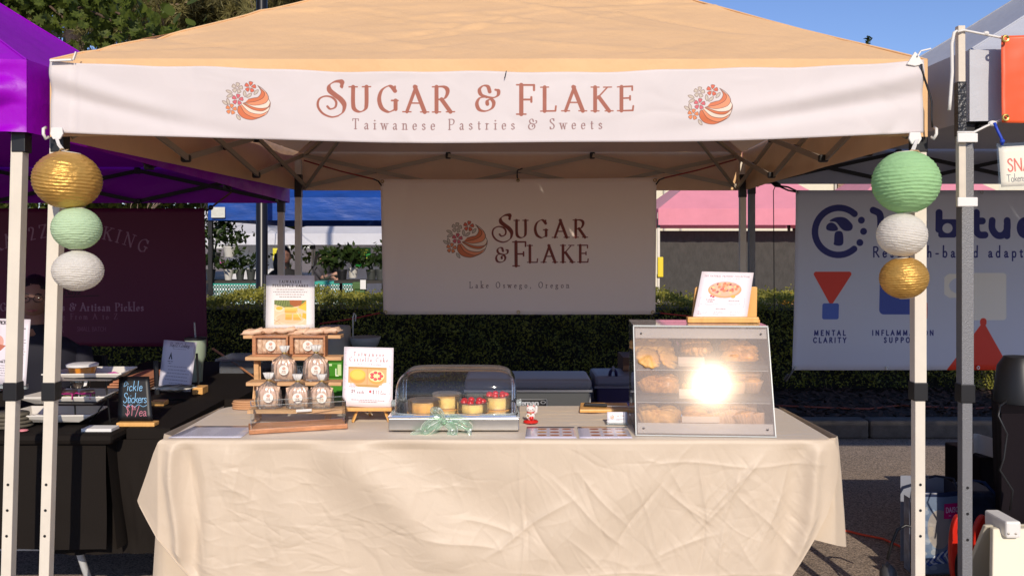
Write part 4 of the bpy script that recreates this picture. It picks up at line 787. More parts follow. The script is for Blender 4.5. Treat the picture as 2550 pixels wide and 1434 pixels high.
for (a, b_, y_, d_, w_) in SH:
    za = PZ(y_,d_); obj('shelf', MB().b2((PX(a,d_), d_, za-.013),(PX(b_,d_), d_+w_, za+.002)), m_wood_h, stt, bevel=.002)
def par(x):  # stringer following the shelves
    return
for px0, px1 in ((640,635),(800,812)):
    for off in (0, .055):
        p0 = Vector((PX(px0,3.97), 3.985-off*.6, PZ(838,3.97)-.014)); p1 = Vector((PX(px1,3.6), 3.58+.08-off*.6, ZT)); obj('stringer', MB().beam(p0, p1, .020, .016), m_wood, stt, bevel=.0015)
    p0 = Vector((PX(px0,3.97), 4.02, PZ(838,3.97)-.014)); p1 = Vector((PX(px0,3.97), 3.93, ZT)); obj('rear_leg', MB().beam(p0, p1, .02, .016), m_wood, stt)
# kraft packets
def packet(sx, sy, sz, seed):
    r_ = random.Random(seed); a = r_.uniform(0, 6)
    b = MB(); n1, n2 = 14, 12
    for i in range(n1+1):
        t = i/n1*2-1; w_ = 1 if abs(t) < .72 else .96+.1*math.sin(i*9); th = (1-abs(t)**6)**.5 if abs(t) < .72 else .12+.9*max(0, .8-abs(t))
        for k in range(n2):
            q = 2*math.pi*k/n2; cx_ = abs(math.cos(q))**.6*math.copysign(1, math.cos(q)); cz_ = abs(math.sin(q))**.7*math.copysign(1, math.sin(q)); b.v.append((t*sx, cx_*w_*sy*(1+.05*math.sin(5*t+a)), cz_*th*sz*(1+.22*math.sin(7*t+k+a)+.12*math.sin(13*t+2*k))+(.25*sz*math.sin(9*t+a) if abs(t) > .7 else 0)))
    for i in range(n1):
        for k in range(n2): b.f.append((i*n2+k, i*n2+(k+1)%n2, (i+1)*n2+(k+1)%n2, (i+1)*n2+k))
    b.f.append(tuple(range(n2))[::-1]); b.f.append(tuple(n1*n2+k for k in range(n2))); return b
pk = [obj('kraft_packet', packet(.052, .030, .013, s_), m_kraft, origin=(0,0,0), smooth=True) for s_ in (1, 2, 3)]
prow = []
for i, (px0, py0, rz, k_, lb) in enumerate([(630,829,8,0,'crinkled kraft cake packet at the left end of the top shelf'),(672,830,-14,1,'kraft cake packet second from the left on the top shelf'),(712,829,10,2,'kraft cake packet third from the left on the top shelf, below the pineapple sign'),(745,829,-6,0,'kraft cake packet in the middle right of the top shelf'),(782,827,12,1,'kraft cake packet second from the right on the top shelf'),(820,826,-12,2,'kraft cake packet at the right end of the top shelf')]):
    loc = Vector((PX(px0,3.975), 3.975+.012*(i % 2), PZ(836,3.95)+.0145+.003*(i % 3))); o = pk[k_] if not pk[k_].get('label') else copy_tree(pk[k_]); o.location = loc; o.rotation_euler = (R(random.uniform(-8,8)), R(random.uniform(-6,6)), R(rz)); tag(o, lb, 'cake packet', 'kraft packets along the top shelf')
# window boxes
def wbox(px0, lb):
    d_ = 3.80; o0 = Vector((PX(px0,d_), d_+.005, PZ(890,d_)+.003)); t = thing('gift_box', lb, 'gift box', o0, 'window gift boxes on the second shelf'); w_, h_, dp = .152, .088, .06; yw = R(6)
    M = Matrix.Rotation(-yw*0, 3, 'Z'); f = MB()
    x0, y0, z0 = o0; fr = .008
    fr_ = lambda lo, hi, nm: obj(nm, MB().b2((x0+lo[0], y0+lo[1], z0+lo[2]),(x0+hi[0], y0+hi[1], z0+hi[2])), m_wood_d, t, bevel=.001)
    fr_((0,0,0),(w_,dp,fr),'box_base'); fr_((0,0,h_-fr),(w_,dp,h_),'box_lid'); fr_((0,.0005,fr+.0002),(fr+.006,dp,h_-fr-.0002),'box_side'); fr_((w_-fr,.0005,fr+.0002),(w_,dp,h_-fr-.0002),'box_side'); fr_((fr+.007,dp-.005,fr+.0002),(w_-fr-.001,dp-.001,h_-fr-.0002),'box_back')
    for k in range(6):
        q = packet(.033, .0105, .008, 30+k); R_ = Matrix.Rotation(R(90), 3, 'Y'); q.v = [tuple((R_ @ Matrix.Rotation(R(90),3,'X') @ Vector(p))+Vector((x0+.027+k*.0205, y0+.022, z0+.044))) for p in q.v]; obj('wrapped_cake', q, m_kraft, t, smooth=True)
    obj('window', MB().b2((x0+fr+.0062, y0+.003, z0+fr+.0005),(x0+w_-fr-.0005, y0+.004, z0+h_-fr-.0005)), m_acr, t); seal(Vector((x0+.078, y0+.0015, z0+.046)), .0215, t); return t
wbox(627, 'wooden gift box with clear window on the left of the second shelf'); wbox(720, 'wooden gift box with clear window on the right of the second shelf')
# cellophane bags
m_gold = mat('gold_twist', (.75,.50,.16), .3, metal=1)
def bag(loc, s, rz, lb, seed):
    t = thing('treat_bag', lb, 'gift bag', loc, 'cellophane bags of cakes on the stand'); r_ = random.Random(seed); x0, y0, z0 = loc
    for k in range(5):
        q = packet(.043*s, .0125, .008, seed*7+k); R_ = Matrix.Rotation(R(90+r_.uniform(-7,7)+(k-2)*3), 3, 'Y') @ Matrix.Rotation(R(90), 3, 'X'); q.v = [tuple((R_ @ Vector(p))+Vector((x0+(k-2)*.0155*s, y0-.004+.004*(k % 2), z0+.048*s))) for p in q.v]; obj('wrapped_cake', q, m_kraft, t, smooth=True)
    pf = [(.044,.0),(.049,.004),(.050,.02),(.051,.04),(.049,.06),(.046,.074),(.038,.088),(.026,.099),(.014,.107),(.0075,.113),(.006,.118)]
    obj('cellophane', MB().lathe(loc, [(a*s, z*s) for a, z in pf], 46, sx=1, sy=.55, wob=lambda th, i: (.06*math.sin(9*th+seed+i*1.3)+(.03+.02*i)*math.sin(15*th+seed)+(.10*abs(math.sin(2*th))**.5-.03 if i < 6 else 0))), m_cel, t, smooth=True)
    obj('ruffle', MB().lathe(loc+Vector((0,0,.118*s)), [(.007*s,0),(.014*s,.012*s),(.019*s,.030*s)], 26, sy=.6, wob=lambda th, i: .35*math.sin(5*th+seed)), mat('bag_ruffle%d' % seed, (.88,.86,.82), .4, trans=.35), t, smooth=True)
    obj('twist_tie', MB().lathe(loc+Vector((0,0,.113*s)), [(.0085*s,0),(.0095*s,.004),(.0085*s,.008)], 14, sy=.7).beam(loc+Vector((.005,-.006,.116*s)), loc+Vector((.030*s,-.014,.108*s)), .004, .0015), m_gold, t, smooth='auto')
    seal(loc+Vector((.006*s,-.031*s,.048*s)), .020, t); return t
BG = [(703,950,3.69,1.0,'cellophane bag tied with gold on the third shelf, left of two'),(783,943,3.69,1.02,'cellophane bag tied with gold on the third shelf, right of two'),(664,1018,3.56,.98,'cellophane bag on the lowest shelf, leftmost of three'),(737,1018,3.56,.94,'cellophane bag on the lowest shelf, middle of three'),(797,1018,3.56,.94,'cellophane bag on the lowest shelf, rightmost of three')]
for i, (x_, y_, d_, s_, lb) in enumerate(BG):
    zz = PZ(953 if d_ > 3.6 else 1022, 3.68 if d_ > 3.6 else 3.55)+.0035; bag(Vector((PX(x_,d_), d_+.03, zz)), s_*.98, 0, lb, i+1)
# low acrylic case in front
a0 = Vector((PX(620,3.36), 3.36, ZT)); a1 = Vector((PX(866,3.47), 3.47, ZT)); ex = (a1-a0).normalized(); ey = Vector((-ex.y, ex.x, 0)); wl = (a1-a0).length
ac = thing('acrylic_case', 'low clear acrylic case on red-brown wooden base before the tiered stand', 'display case', a0+ex*wl/2)
def fr(o_, ex_, ey_, lo, hi):
    b = MB(); P8 = [o_+ex_*x+ey_*y+Vector((0,0,z)) for x in (lo[0],hi[0]) for y in (lo[1],hi[1]) for z in (lo[2],hi[2])]; return b.add(P8, [(0,1,3,2),(4,6,7,5),(0,4,5,1),(2,3,7,6),(0,2,6,4),(1,5,7,3)])
obj('wood_base', fr(a0,ex,ey,(0,0,0),(wl,.13,.018)), m_wood_d, ac, bevel=.003)
for lo, hi in (((.006,.006,.0185),(wl-.006,.009,.105)),((.006,.121,.0185),(wl-.006,.124,.105)),((.006,.0092,.0185),(.009,.1208,.105)),((wl-.009,.0092,.0185),(wl-.006,.1208,.105))): obj('acrylic_wall', fr(a0,ex,ey,lo,hi), m_acr, ac)
for lo, hi in (((.006,.0055,.1052),(wl-.006,.0095,.107)),((.006,.1205,.1052),(wl-.006,.1245,.107)),((.006,.0097,.1052),(.0095,.1203,.107)),((wl-.0095,.0097,.1052),(wl-.006,.1203,.107))): obj('polished_edge', fr(a0,ex,ey,lo,hi), m_acr_e, ac)
obj('paper_liner', fr(a0,ex,ey,(.18,.11,.055),(.24,.112,.065)), m_wt, ac)
# signs -------------------------------------------------------------
def pineapple():
    c = Cv(121, 136, 4, 'eee6e8'); c.text('TAIWANESE', 60.5, 19, 6, '3c2426', anchor='c', wt=.24, thin=.05, fit=56); c.text('PINEAPPLE CAKES', 60.5, 28.5, 6, '3c2426', anchor='c', wt=.24, thin=.05, fit=88); bars(c, 15, 106, 34, 4, 6, 2.0, '9a8588', al=.8)
    x0, y0, x1, y1 = 21, 61, 101, 121; c.rect(x0, y0, x1, y1, 'e8c9a8')
    def q(x, y): return (x0+(x-380)/254*80, y0+(y-268)/190*60)
    c.poly([q(380,268),q(634,268),q(634,300),q(480,330),q(380,300)], '6f7a3c'); c.poly([q(500,268),q(600,268),q(590,310),q(540,318),q(505,300)], 'a8541c')
    for i in range(9): c.line([q(505+i*11,268), q(520+i*9,312)], .35, 'e09a3c'); 
    for i in range(5): c.line([q(505,272+i*9), q(600,270+i*9)], .3, '6e3412')
    for i in range(12): c.line([q(400+i*9,270), q(385+i*10,300+(i*7)%18)], .8, '8f9a50' if i%2 else '3f4a20')
    c.poly([q(565,325),q(634,270),q(634,352)], 'f4c23c'); c.poly([q(572,322),q(630,276),q(632,290)], 'd99a20'); c.ell(*q(420,335), 11, 7, 'f0dcc0'); c.ell(*q(420,330), 8.5, 4.5, 'f0b838'); 
    c.ell(*q(505,410), 38, 16, 'ead2b8'); c.ell(*q(505,408), 34, 13, 'dfbf9c')
    for (a, b, w, hh, col) in ((463,322,100,45,'f2c25a'),(468,370,52,50,'eab44c'),(530,372,62,50,'f0bd55')):
        x, y = q(a, b); x2, y2 = q(a+w, b+hh); c.rect(x, y, x2, y2, col, r=1.5); c.rect(x, y2-(y2-y)*.45, x2, y2, 'd8963a', al=.55, r=1.2); c.rect(x+1, y+.5, x2-1, y+2.2, 'f8dc8c', al=.8, r=.8)
    c.poly([q(605,365),q(634,372),q(634,415),q(600,402)], 'f0b030'); c.line([q(555,355),q(590,410)], 1, 'f4e6d0'); c.line([q(382,420),q(430,445)], .8, '8a5a3a'); c.line([q(382,445),q(425,415)], .8, 'a87a4a')
    c.text('$3 EACH   $16 A BOX', 60.5, 133.5, 5.5, '4a3236', anchor='c', wt=.14, thin=.05, fit=76); return c.image('pineapple_sign')
sg = thing('sign', 'upright sign reading Taiwanese Pineapple Cakes behind the tiered stand', 'sign', W(723,822,4.03))
card('sign_sheet', [W(661,824,4.05),W(783,824,4.05),W(783,686,4.07),W(663,685,4.07)], pineapple(), sg); obj('acrylic_holder', MB().b2((PX(659,4.05),4.041,PZ(826,4.05)),(PX(785,4.05),4.044,PZ(684,4.05))), m_acr, sg); obj('holder_foot', MB().b2((PX(690,4.05),4.02,PZ(836,3.95)+.003),(PX(750,4.05),4.07,PZ(824,4.05))), m_acr_e, sg)
def castella():
    c = Cv(127, 152, 4, 'efe7ec'); c.frame(3, 3, 124, 149, .5, 'd8b8c0'); r_ = random.Random(4)
    for i in range(26): c.ell(r_.choice([6,121])+r_.uniform(-3,3), r_.uniform(8,144), r_.uniform(1,2.4), r_.uniform(1,2.4), 'e4cbd4', al=.8)
    c.text('Taiwanese', 64, 22.5, 9.5, 'a06a66', anchor='c', wt=.19, thin=.045, fit=78, xh=1.05); c.text('Castella Cake', 64, 36.5, 9.8, 'a06a66', anchor='c', wt=.19, thin=.045, fit=98, xh=1.05); c.text('The Taste of Nostalgia', 64, 45.5, 3.4, '7a5250', anchor='c', wt=.2, thin=.1, fit=62)
    c.rect(13, 51, 111, 102, 'b98a3a', r=1.5); c.rect(13, 56, 111, 96, 'd9a468'); c.rect(61, 56, 62, 96, 'a06a38'); 
    c.ell(37, 79, 20, 14.5, 'cf9030'); c.ell(37, 71, 20, 14, 'f2b62c'); c.ell(37, 71, 16, 10.5, 'f6c244')
    c.ell(85, 79, 20, 15, 'd09a38'); c.ell(85, 73, 20, 14.5, 'f4dc98')
    for k in range(7):
        a = k/7*6.283; x, y = 85+12.5*math.cos(a), 73+8.5*math.sin(a); c.ell(x, y, 4.8, 3.8, 'c8242c'); c.ell(x-1, y-1, 1.6, 1.2, 'e8646c')
    for x, y, r in ((14,97,7),(24,99,8),(8,104,7),(34,105,6),(98,101,7),(108,96,9),(117,100,8),(90,105,5)): c.ell(x, y, r, r*.7, 'f1e8ee')
    c.text('Custom Soft', 24, 98, 2.8, '8a5a58', anchor='c', wt=.2, thin=.1); c.text('& Cloud Like', 24, 103, 2.8, '8a5a58', anchor='c', wt=.2, thin=.1)
    c.text('$9 each', 22, 118, 8.5, '6e3c3a', wt=.15, thin=.06, fit=32, xh=.75); c.ell(70, 113, 3, 3.6, 'c8303a'); c.text('$11', 76, 118, 8.5, '6e3c3a', wt=.15, thin=.06, fit=17); c.text('with', 96, 113, 3, '8a5a58', wt=.2, thin=.1); c.text('Fresh Fruits', 96, 118.5, 3, '8a5a58', wt=.2, thin=.1)
    bars(c, 16, 58, 121, 2, 3.4, 1.4, 'b89a9c', seed=3); bars(c, 76, 108, 121, 1, 3, 1.2, 'b89a9c', seed=5); bars(c, 20, 110, 134, 2, 4.4, 1.8, '8a6a6c', seed=6); return c.image('castella_sign')
es = thing('sign', 'easel sign reading Taiwanese Castella Cake between stand and cake dome', 'sign', Vector((PX(917,3.64),3.64,ZT)))
card('sign_sheet', [W(852,1010,3.60),W(977,1016,3.60),W(980,866,3.66),W(857,863,3.66)], castella(), es, thick=.003)
obj('easel_ledge', MB().b2((PX(853,3.59),3.575,PZ(1022,3.59)),(PX(976,3.59),3.60,PZ(1014,3.59))), m_wood_o, es, bevel=.001)
for a, b_ in ((891,878),(957,970)): obj('easel_leg', MB().beam(W(a,1018,3.612), Vector((PX(b_,3.6),3.60,ZT)), .011, .007), m_wood_o, es)
obj('easel_rear_leg', MB().beam(W(920,990,3.66), Vector((PX(922,3.74),3.74,ZT)), .011, .007), m_wood_o, es); obj('easel_cord', MB().tube([W(905,1022,3.60),W(915,1030,3.60),W(925,1024,3.60),W(918,1022,3.60),W(928,1033,3.60)], .0016, 5), mat('twine', (.6,.5,.35), .8), es)

# ------------------------------------------------------------------ cake dome
m_chr = mat('chrome', (.82,.82,.80), .10, metal=1); m_chr2 = mat('brushed_steel', (.62,.61,.58), .28, metal=1, bump=.1, bscale=20, stretch=(1,20,20))
x0, x1, y0, y1, zb = PX(967,3.41), PX(1293,3.41), 3.41, 3.76, PZ(1037,3.41)
dm = thing('cake_display', 'steel-based cake display with clear roll-top dome in the middle of the table', 'cake display', ((x0+x1)/2,(y0+y1)/2,ZT))
obj('steel_base', MB().b2((x0,y0,ZT+.004),(x1,y1,zb-.006)), m_chr2, dm, bevel=.004); obj('base_rim', MB().b2((x0-.003,y0-.004,zb-.0058),(x1+.003,y1+.003,zb)), m_chr, dm, bevel=.002)
for x_ in (x0+.03,x1-.03):
    for y_ in (y0+.03,y1-.03): obj('foot', MB().lathe((x_,y_,ZT), [(.010,0),(.010,.0038)], 12), m_blk, dm)
obj('tray', MB().b2((x0+.012,y0+.01,zb+.0005),(x1-.012,y1-.01,zb+.004)), m_chr, dm)
cxd, cyd = (PX(985,3.50)+PX(1287,3.50))/2, 3.585; aa = (PX(1287,3.50)-PX(985,3.50))/2; zc_ = PZ(913,3.56)-zb-.004
pw = lambda v, e: math.copysign(abs(v)**e, v)
def dome(sc):
    n1, n2 = 26, 96; b = MB()
    for i in range(n1+1):
        ph = math.pi/2*i/n1
        for k in range(n2):
            th = 2*math.pi*k/n2; b.v.append((cxd+aa*sc*pw(math.cos(ph),.38)*pw(math.cos(th),.30), cyd+.165*sc*pw(math.cos(ph),.75)*pw(math.sin(th),.30), zb+.004+zc_*sc*pw(math.sin(ph),.40)))
    for i in range(n1):
        for k in range(n2): b.f.append((i*n2+k, i*n2+(k+1)%n2, (i+1)*n2+(k+1)%n2, (i+1)*n2+k))
    return b
m_dome = clear('dome_plastic', (.985,.985,.985), .05, gloss=.0, haze=.015)
obj('dome_cover', dome(1), m_dome, dm, smooth=True)
rim = [(cxd+(aa+.002)*pw(math.cos(t),.30), cyd+.167*pw(math.sin(t),.30), zb+.006) for t in np.linspace(0, 6.2832, 60)]; obj('dome_rim', MB().tube(rim, .0035, 6), m_acr_e, dm, smooth=True)
for s_, px_ in ((1,1290),(-1,984)): obj('hinge_knob', MB().lathe(W(px_,1003,3.585), [(.013,-.008),(.014,0),(.013,.012),(.008,.016)], 16, Matrix.Rotation(R(90)*s_,3,'Y')), m_acr_e, dm, smooth='auto')
m_spg = mat('sponge_side', (.95,.68,.24), .8, var=.18, vscale=30, bump=.5, bscale=90, bdist=.002); m_crust = mat('sponge_crust', (.85,.48,.12), .55, var=.3, vscale=14); m_str = mat('strawberry_red', (.62,.02,.03), .3, var=.25, vscale=60, bump=.4, bscale=200, bdist=.001, coat=.3); m_wrap = clear('cake_collar', (.97,.97,.97), .08, haze=.06, gloss=.06)
def cake(px0, py0, r, hh, fruit, lb, side=None):
    d_ = DT(py0, zb+.004)+r*.6; p = Vector((PX(px0,d_), d_, zb+.0045)); t = thing('castella_cake', lb, 'cake', p, 'round castella cakes under the dome')
    w_ = lambda th, i: .012*math.sin(11*th)+.008*math.sin(23*th+i)
    obj('cake_board', MB().lathe(p, [(r*1.1,0),(r*1.1,.002)], 32), m_wood_o, t); obj('sponge', MB().lathe(p, [(r*.93,.0022),(r,.008),(r*1.01,hh*.7),(r*.98,hh*.92)], 44, wob=w_), side or m_spg, t, smooth=True)
    obj('crust', MB().lathe(p, [(r*.98,hh*.92),(r*.90,hh),(r*.5,hh*1.03),(.0001,hh*1.03)], 44, wob=w_), m_crust if not fruit else m_spg, t, smooth=True)
    if fruit:
        for k in range(7):
            a = k/7*6.283; q = p+Vector((math.cos(a)*r*.66, math.sin(a)*r*.66, hh*1.03)); obj('strawberry', MB().ball(q+Vector((0,0,.008)), (.0135,.0135,.011), 12, 8, f=lambda u: 1-.18*u.z), m_str, t, smooth=True)
    obj('clear_collar', MB().lathe(p, [(r*1.06,.002),(r*1.07,hh*1.0),(r*1.06,hh*1.18)], 14, wob=lambda th, i: .015*math.sin(5*th+i)), m_wrap, t); return t
cake(1056,1031,.060,.043,False,'plain castella cake at front left under the dome', mat('sponge_brown', (.85,.48,.12), .7, var=.25, vscale=16)); cake(1112,1019,.055,.050,False,'taller pale castella cake behind the front left one'); cake(1178,1031,.058,.036,True,'strawberry-topped castella cake at front right under the dome'); cake(1238,1021,.052,.047,True,'strawberry-topped castella cake at rear right under the dome')
# organza bow
m_org = clear('organza', (.60,.80,.68), .35, haze=.22, hcol=(.60,.70,.58)); bw = thing('ribbon_bow', 'sheer mint green organza bow tied on the cake display', 'ribbon', W(1105,1085,3.38))
def ribbon(pts, w_, nm, tw=0):
    c = sp([(p[0],p[1],p[2]) for p in pts], 8); m_ = len(c); P = np.zeros((m_, 7, 3))
    for i in range(m_):
        dd = c[min(i+1,m_-1)]-c[max(i-1,0)]; nrm = np.array([-dd[1], dd[0]]); nrm = nrm/(np.linalg.norm(nrm)+1e-9); ws = w_*(.55+.45*math.sin(math.pi*min(1, i/m_*1.1))**.5)
        for j in range(7):
            v = (j-3)/3; x_, y_ = c[i][:2]+nrm*v*ws; dep = 3.385-c[i][2]*.001-.004*math.sin(v*5+i*.25+tw)-.002*math.cos(v*9+i*.4); P[i, j] = (PX(x_,dep), dep, PZ(y_,dep))
    obj(nm, MB().grid(P), m_org, bw, smooth=True)
ribbon([(1105,1048,2),(1085,1030,14),(1078,1020,20),(1095,1022,26),(1107,1046,6)], 7, 'loop'); ribbon([(1105,1050,2),(1085,1060,18),(1060,1075,22),(1058,1062,26),(1080,1045,18),(1105,1046,6)], 9, 'loop', 1); ribbon([(1105,1050,2),(1130,1040,22),(1160,1052,26),(1168,1064,20),(1140,1062,10),(1106,1050,3)], 9, 'loop', 2)
ribbon([(1104,1050,4),(1075,1068,12),(1045,1078,16),(1022,1086,22)], 12, 'tail', 3); ribbon([(1106,1050,4),(1128,1068,14),(1125,1082,22),(1140,1092,28)], 12, 'tail', 4); ribbon([(1108,1050,4),(1145,1052,10),(1165,1066,16),(1171,1086,26)], 6, 'tail', 5); obj('knot', MB().ball(W(1105,1050,3.378), (.013,.010,.013), 10, 7), m_org, bw, smooth=True)

# ------------------------------------------------------------------ pastry case
yw = R(3.6); co = Vector((PX(1583,3.35), 3.35, ZT)); ex = Vector((math.cos(yw), -math.sin(yw), 0)); ey = Vector((math.sin(yw), math.cos(yw), 0)); wc, hc, dc = .518, .395, .40; tl = math.tan(R(18.8)); th = .004
pc = thing('pastry_case', 'clear acrylic pastry case with slanted front at the right of the table', 'display case', co+ex*wc/2+ey*.2)
Lc = lambda x, y, z: co+ex*x+ey*y+Vector((0,0,z))
def hexa(P8): return MB().add(P8, [(0,1,3,2),(4,6,7,5),(0,4,5,1),(2,3,7,6),(0,2,6,4),(1,5,7,3)])
def cb(lo, hi): return hexa([Lc(x,y,z) for x in (lo[0],hi[0]) for y in (lo[1],hi[1]) for z in (lo[2],hi[2])])
m_front = clear('case_front', (.95,.95,.95), .019, haze=.13, hcol=(.80,.66,.54), r2=.10); m_case = clear('case_acrylic', (.93,.95,.95), .03, haze=.04); m_cedge = clear('case_edge', (.85,.9,.9), .1, haze=.55, hcol=(.85,.87,.85))
fx = lambda z: z*tl
obj('front_panel', hexa([Lc(x, fx(z)+yy, z) for x in (0,wc) for yy in (-th,0) for z in (.004,hc)]), m_front, pc)
for x_ in (.003,wc-.007): obj('side_panel', hexa([Lc(xx, yy, z) for xx in (x_,x_+th) for (yy, z) in ((.002,.004),(fx(hc)+.002,hc-.001),(dc,.004),(dc,hc-.001))]), m_case, pc)
obj('top_panel', cb((0,fx(hc)-.001,hc+.0005),(wc,dc+.002,hc+.0055)), m_case, pc); obj('rear_panel', cb((.002,dc+.0005,.004),(wc-.002,dc+.0045,hc-.001)), m_case, pc); obj('base_panel', cb((0,-.004,0),(wc,dc+.004,.0035)), m_case, pc)
for (xa, xb) in ((-.0006,.0032),(wc-.0032,wc+.0006)): obj('polished_edge', hexa([Lc(x, fx(z)+yy, z) for x in (xa,xb) for yy in (-th-.0008,-.0002-th) for z in (.004,hc)]), m_cedge, pc)
obj('polished_edge', cb((0,fx(hc)-.0035,hc+.0003),(wc,fx(hc)-.0012,hc+.006)), m_cedge, pc); obj('polished_edge', cb((-.001,-.007,0),(wc+.001,-.0042,.0038)), m_cedge, pc)
m_fros = clear('frosted_strip', (.8,.8,.8), .022, haze=.42, hcol=(.78,.74,.70), r2=.11)
for z0, z1 in ((.008,.044),(.352,.388)): obj('frosted_strip', hexa([Lc(x, fx(z)+yy, z) for x in (.008,wc-.008) for yy in (.0005,.0035) for z in (z0,z1)]), m_fros, pc)
for x_ in (.03,wc-.03):
    for z_ in (.026,.37): obj('screw', MB().lathe(Lc(x_, fx(z_)-th-.0005, z_), [(.0042,0),(.0042,.0012),(.0020,.0024),(.0,.0024)], 12, Matrix.Rotation(R(90),3,'X')), mat('screw_steel%d%d' % (x_*1000,z_*1000), (.3,.27,.25), .3, metal=1), pc)
m_pas = mat('golden_pastry', (.66,.30,.08), .45, var=.55, vscale=45, bump=.5, bscale=70, bdist=.002, coat=.1); m_pas2 = mat('pale_pastry', (.74,.40,.12), .5, var=.4, vscale=26, bump=.5, bscale=70, bdist=.002); m_liner = mat('pleated_liner', (.66,.40,.24), .6, var=.15)
TRZ = [(.245,.300),(.128,.183),(.012,.062)]
for zi, (za, zb_) in enumerate(TRZ):
    yf = fx(za)+.010; P8 = lambda x0_, x1_: None
    if zi < 2:
        obj('shelf', hexa([Lc(x, y, z+dz) for x in (.008,wc-.008) for (y, z) in ((yf,za),(dc-.02,zb_)) for dz in (-.0035,0)]), m_case, pc)
        obj('shelf_lip', cb((.008,yf-.004,za-.012),(wc-.008,yf-.0005,za+.012)), m_cedge if zi < 0 else m_case, pc); obj('shelf_edge', cb((.008,yf-.0045,za-.0135),(wc-.008,yf-.0003,za-.0122)), m_cedge, pc)
    for (ta, tb_) in ((.015,.185),(.19,.345),(.35,.50)):
        pts = []; z0_ = za+.004
        obj('serving_tray', MB().add([Lc(x, y, z) for (x, y, z) in ((ta,yf+.004,z0_+.018),(tb_,yf+.004,z0_+.018),(tb_,dc-.04,zb_+.022),(ta,dc-.04,zb_+.022),(ta+.012,yf+.016,z0_),(tb_-.012,yf+.016,z0_),(tb_-.012,dc-.05,zb_+.006),(ta+.012,dc-.05,zb_+.006))], [(4,5,6,7),(0,1,5,4),(1,2,6,5),(2,3,7,6),(3,0,4,7)]), m_case, pc, solid=.001)
def shell(loc, s, rx, rz, m, kind, nm, lb, grp):
    b = MB()
    if kind == 0:     # fluted tart shell
        b.lathe((0,0,0), [(.018,0),(.026,.010),(.034,.020),(.036,.022),(.030,.024),(.018,.030),(.008,.034),(.0001,.035)], 66, wob=lambda t, i: (.13 if 0 < i < 5 else .07)*abs(math.sin(5.5*t+i*.25))-.06)
    elif kind == 1:   # spiral swirl
        b.ball((0,0,.016), (.034,.034,.022), 32, 14, f=lambda u: 1+.10*math.sin(math.atan2(u.y,u.x)*2+u.z*11))
    elif kind == 2:   # ridged roll, croissant-like fan
        n_ = 24
        pts = [(.038*math.sin(t), .012*math.cos(t)*1.2, .014) for t in np.linspace(-1.45,1.45,n_)]; b.tube(pts, [(.006+.012*math.cos((i/(n_-1)-.5)*3.0)**1)*(1+.22*math.sin(i*1.5)) for i in range(n_)], 14)
    else:             # pleated paper cup with crumb top
        b.lathe((0,0,0), [(.020,0),(.030,.030),(.032,.033)], 60, wob=lambda t, i: .09*math.sin(20*t))
    M = Matrix.Rotation(rz,3,'Z') @ Matrix.Rotation(rx,3,'X'); b.v = [tuple(loc+(M @ Vector(p))*s) for p in b.v]
    if kind == 3:
        t = thing(nm, lb, 'pastry', loc, grp); obj('paper_cup', b, m_liner, t, smooth=True); c_ = MB().ball((0,0,0), (.029,.029,.014), 24, 8, f=lambda u: 1+.05*math.sin(u.x*17+u.y*13)); c_.v = [tuple(loc+(M @ (Vector(p)+Vector((0,0,.028))))*s) for p in c_.v]; obj('crumb_top', c_, m, t, smooth=True); return t
    return obj(nm, b, m, smooth=True, label=lb, cat='pastry', group=grp)
r_ = random.Random(8); SN = ['top', 'middle', 'bottom']
CNT = {}
def place(zi, x, back, kind, m, s=1.0, rx=-.5):
    za, zb_ = TRZ[zi]; yf = fx(za)+.045; y = yf+back*(dc-.05-yf); z = za+.008+(zb_-za)*back+r_.uniform(0,.006)+.010*back; w_ = 'left' if x < .18 else 'middle' if x < .34 else 'right'
    nm = {0:'fluted_tart',1:'swirl_bun',2:'crescent_pastry',3:'cupcake'}[kind]; ds = {0:'golden fluted tart',1:'golden spiral bun',2:'ridged crescent pastry',3:'crumb-topped cupcake'}[kind]
    row = 'front row' if back < .15 else 'second row' if back < .34 else 'third row' if back < .55 else 'rear row'; key = (zi, w_, row, kind, x > {'left':.09,'middle':.265,'right':.43}[w_]); CNT[key] = CNT.get(key, 0)+1; far = ', far end' if CNT[key] > 1 else ''
    shell(Lc(x, y, z), 1.17*s*r_.uniform(.88,1.12), -rx+r_.uniform(-.2,.2), r_.uniform(-.6,.6), m, kind, nm, '%s, %s shelf of the case, %s tray, %s%s' % (ds, SN[zi], w_, row, (', right side' if key[4] else ', left side')+far), 'pastries in the %s tray, %s shelf' % (w_, SN[zi]))
for (x, bk) in ((.052,.0),(.056,.2),(.050,.4),(.046,.62),(.128,.02),(.122,.22),(.118,.42),(.112,.64)): place(0, x, bk, 0, m_pas2, 1.05, -.9)
for (x, bk) in ((.24,.35),(.29,.4),(.26,.6),(.385,.02),(.44,.04),(.41,.25),(.455,.28),(.39,.46),(.44,.5)): place(0, x, bk, 1 if x > .35 else 2, m_pas, 1.05, .2)
for (x, bk) in ((.062,.05),(.070,.28),(.060,.5),(.130,.06),(.135,.3)): place(1, x, bk, 0 if x < .1 else 1, m_pas, 1.15, .7)
for (x, bk) in ((.235,.1),(.295,.12),(.26,.38),(.395,.08),(.455,.12),(.42,.36),(.46,.4)): place(1, x, bk, 2 if x < .35 else 3, m_pas, 1.15, .1)
for (x, bk) in ((.055,.02),(.095,.10),(.06,.3),(.12,.04),(.135,.26)): place(2, x, bk, 0 if x < .1 else 1, m_pas2, 1.2, .7)
for (x, bk) in ((.215,.05),(.27,.05),(.24,.3),(.315,.04),(.365,.05),(.415,.02),(.465,.06),(.34,.3),(.40,.28),(.455,.32)): place(2, x, bk, 1 if x < .3 else 3, m_pas, 1.12, .5)
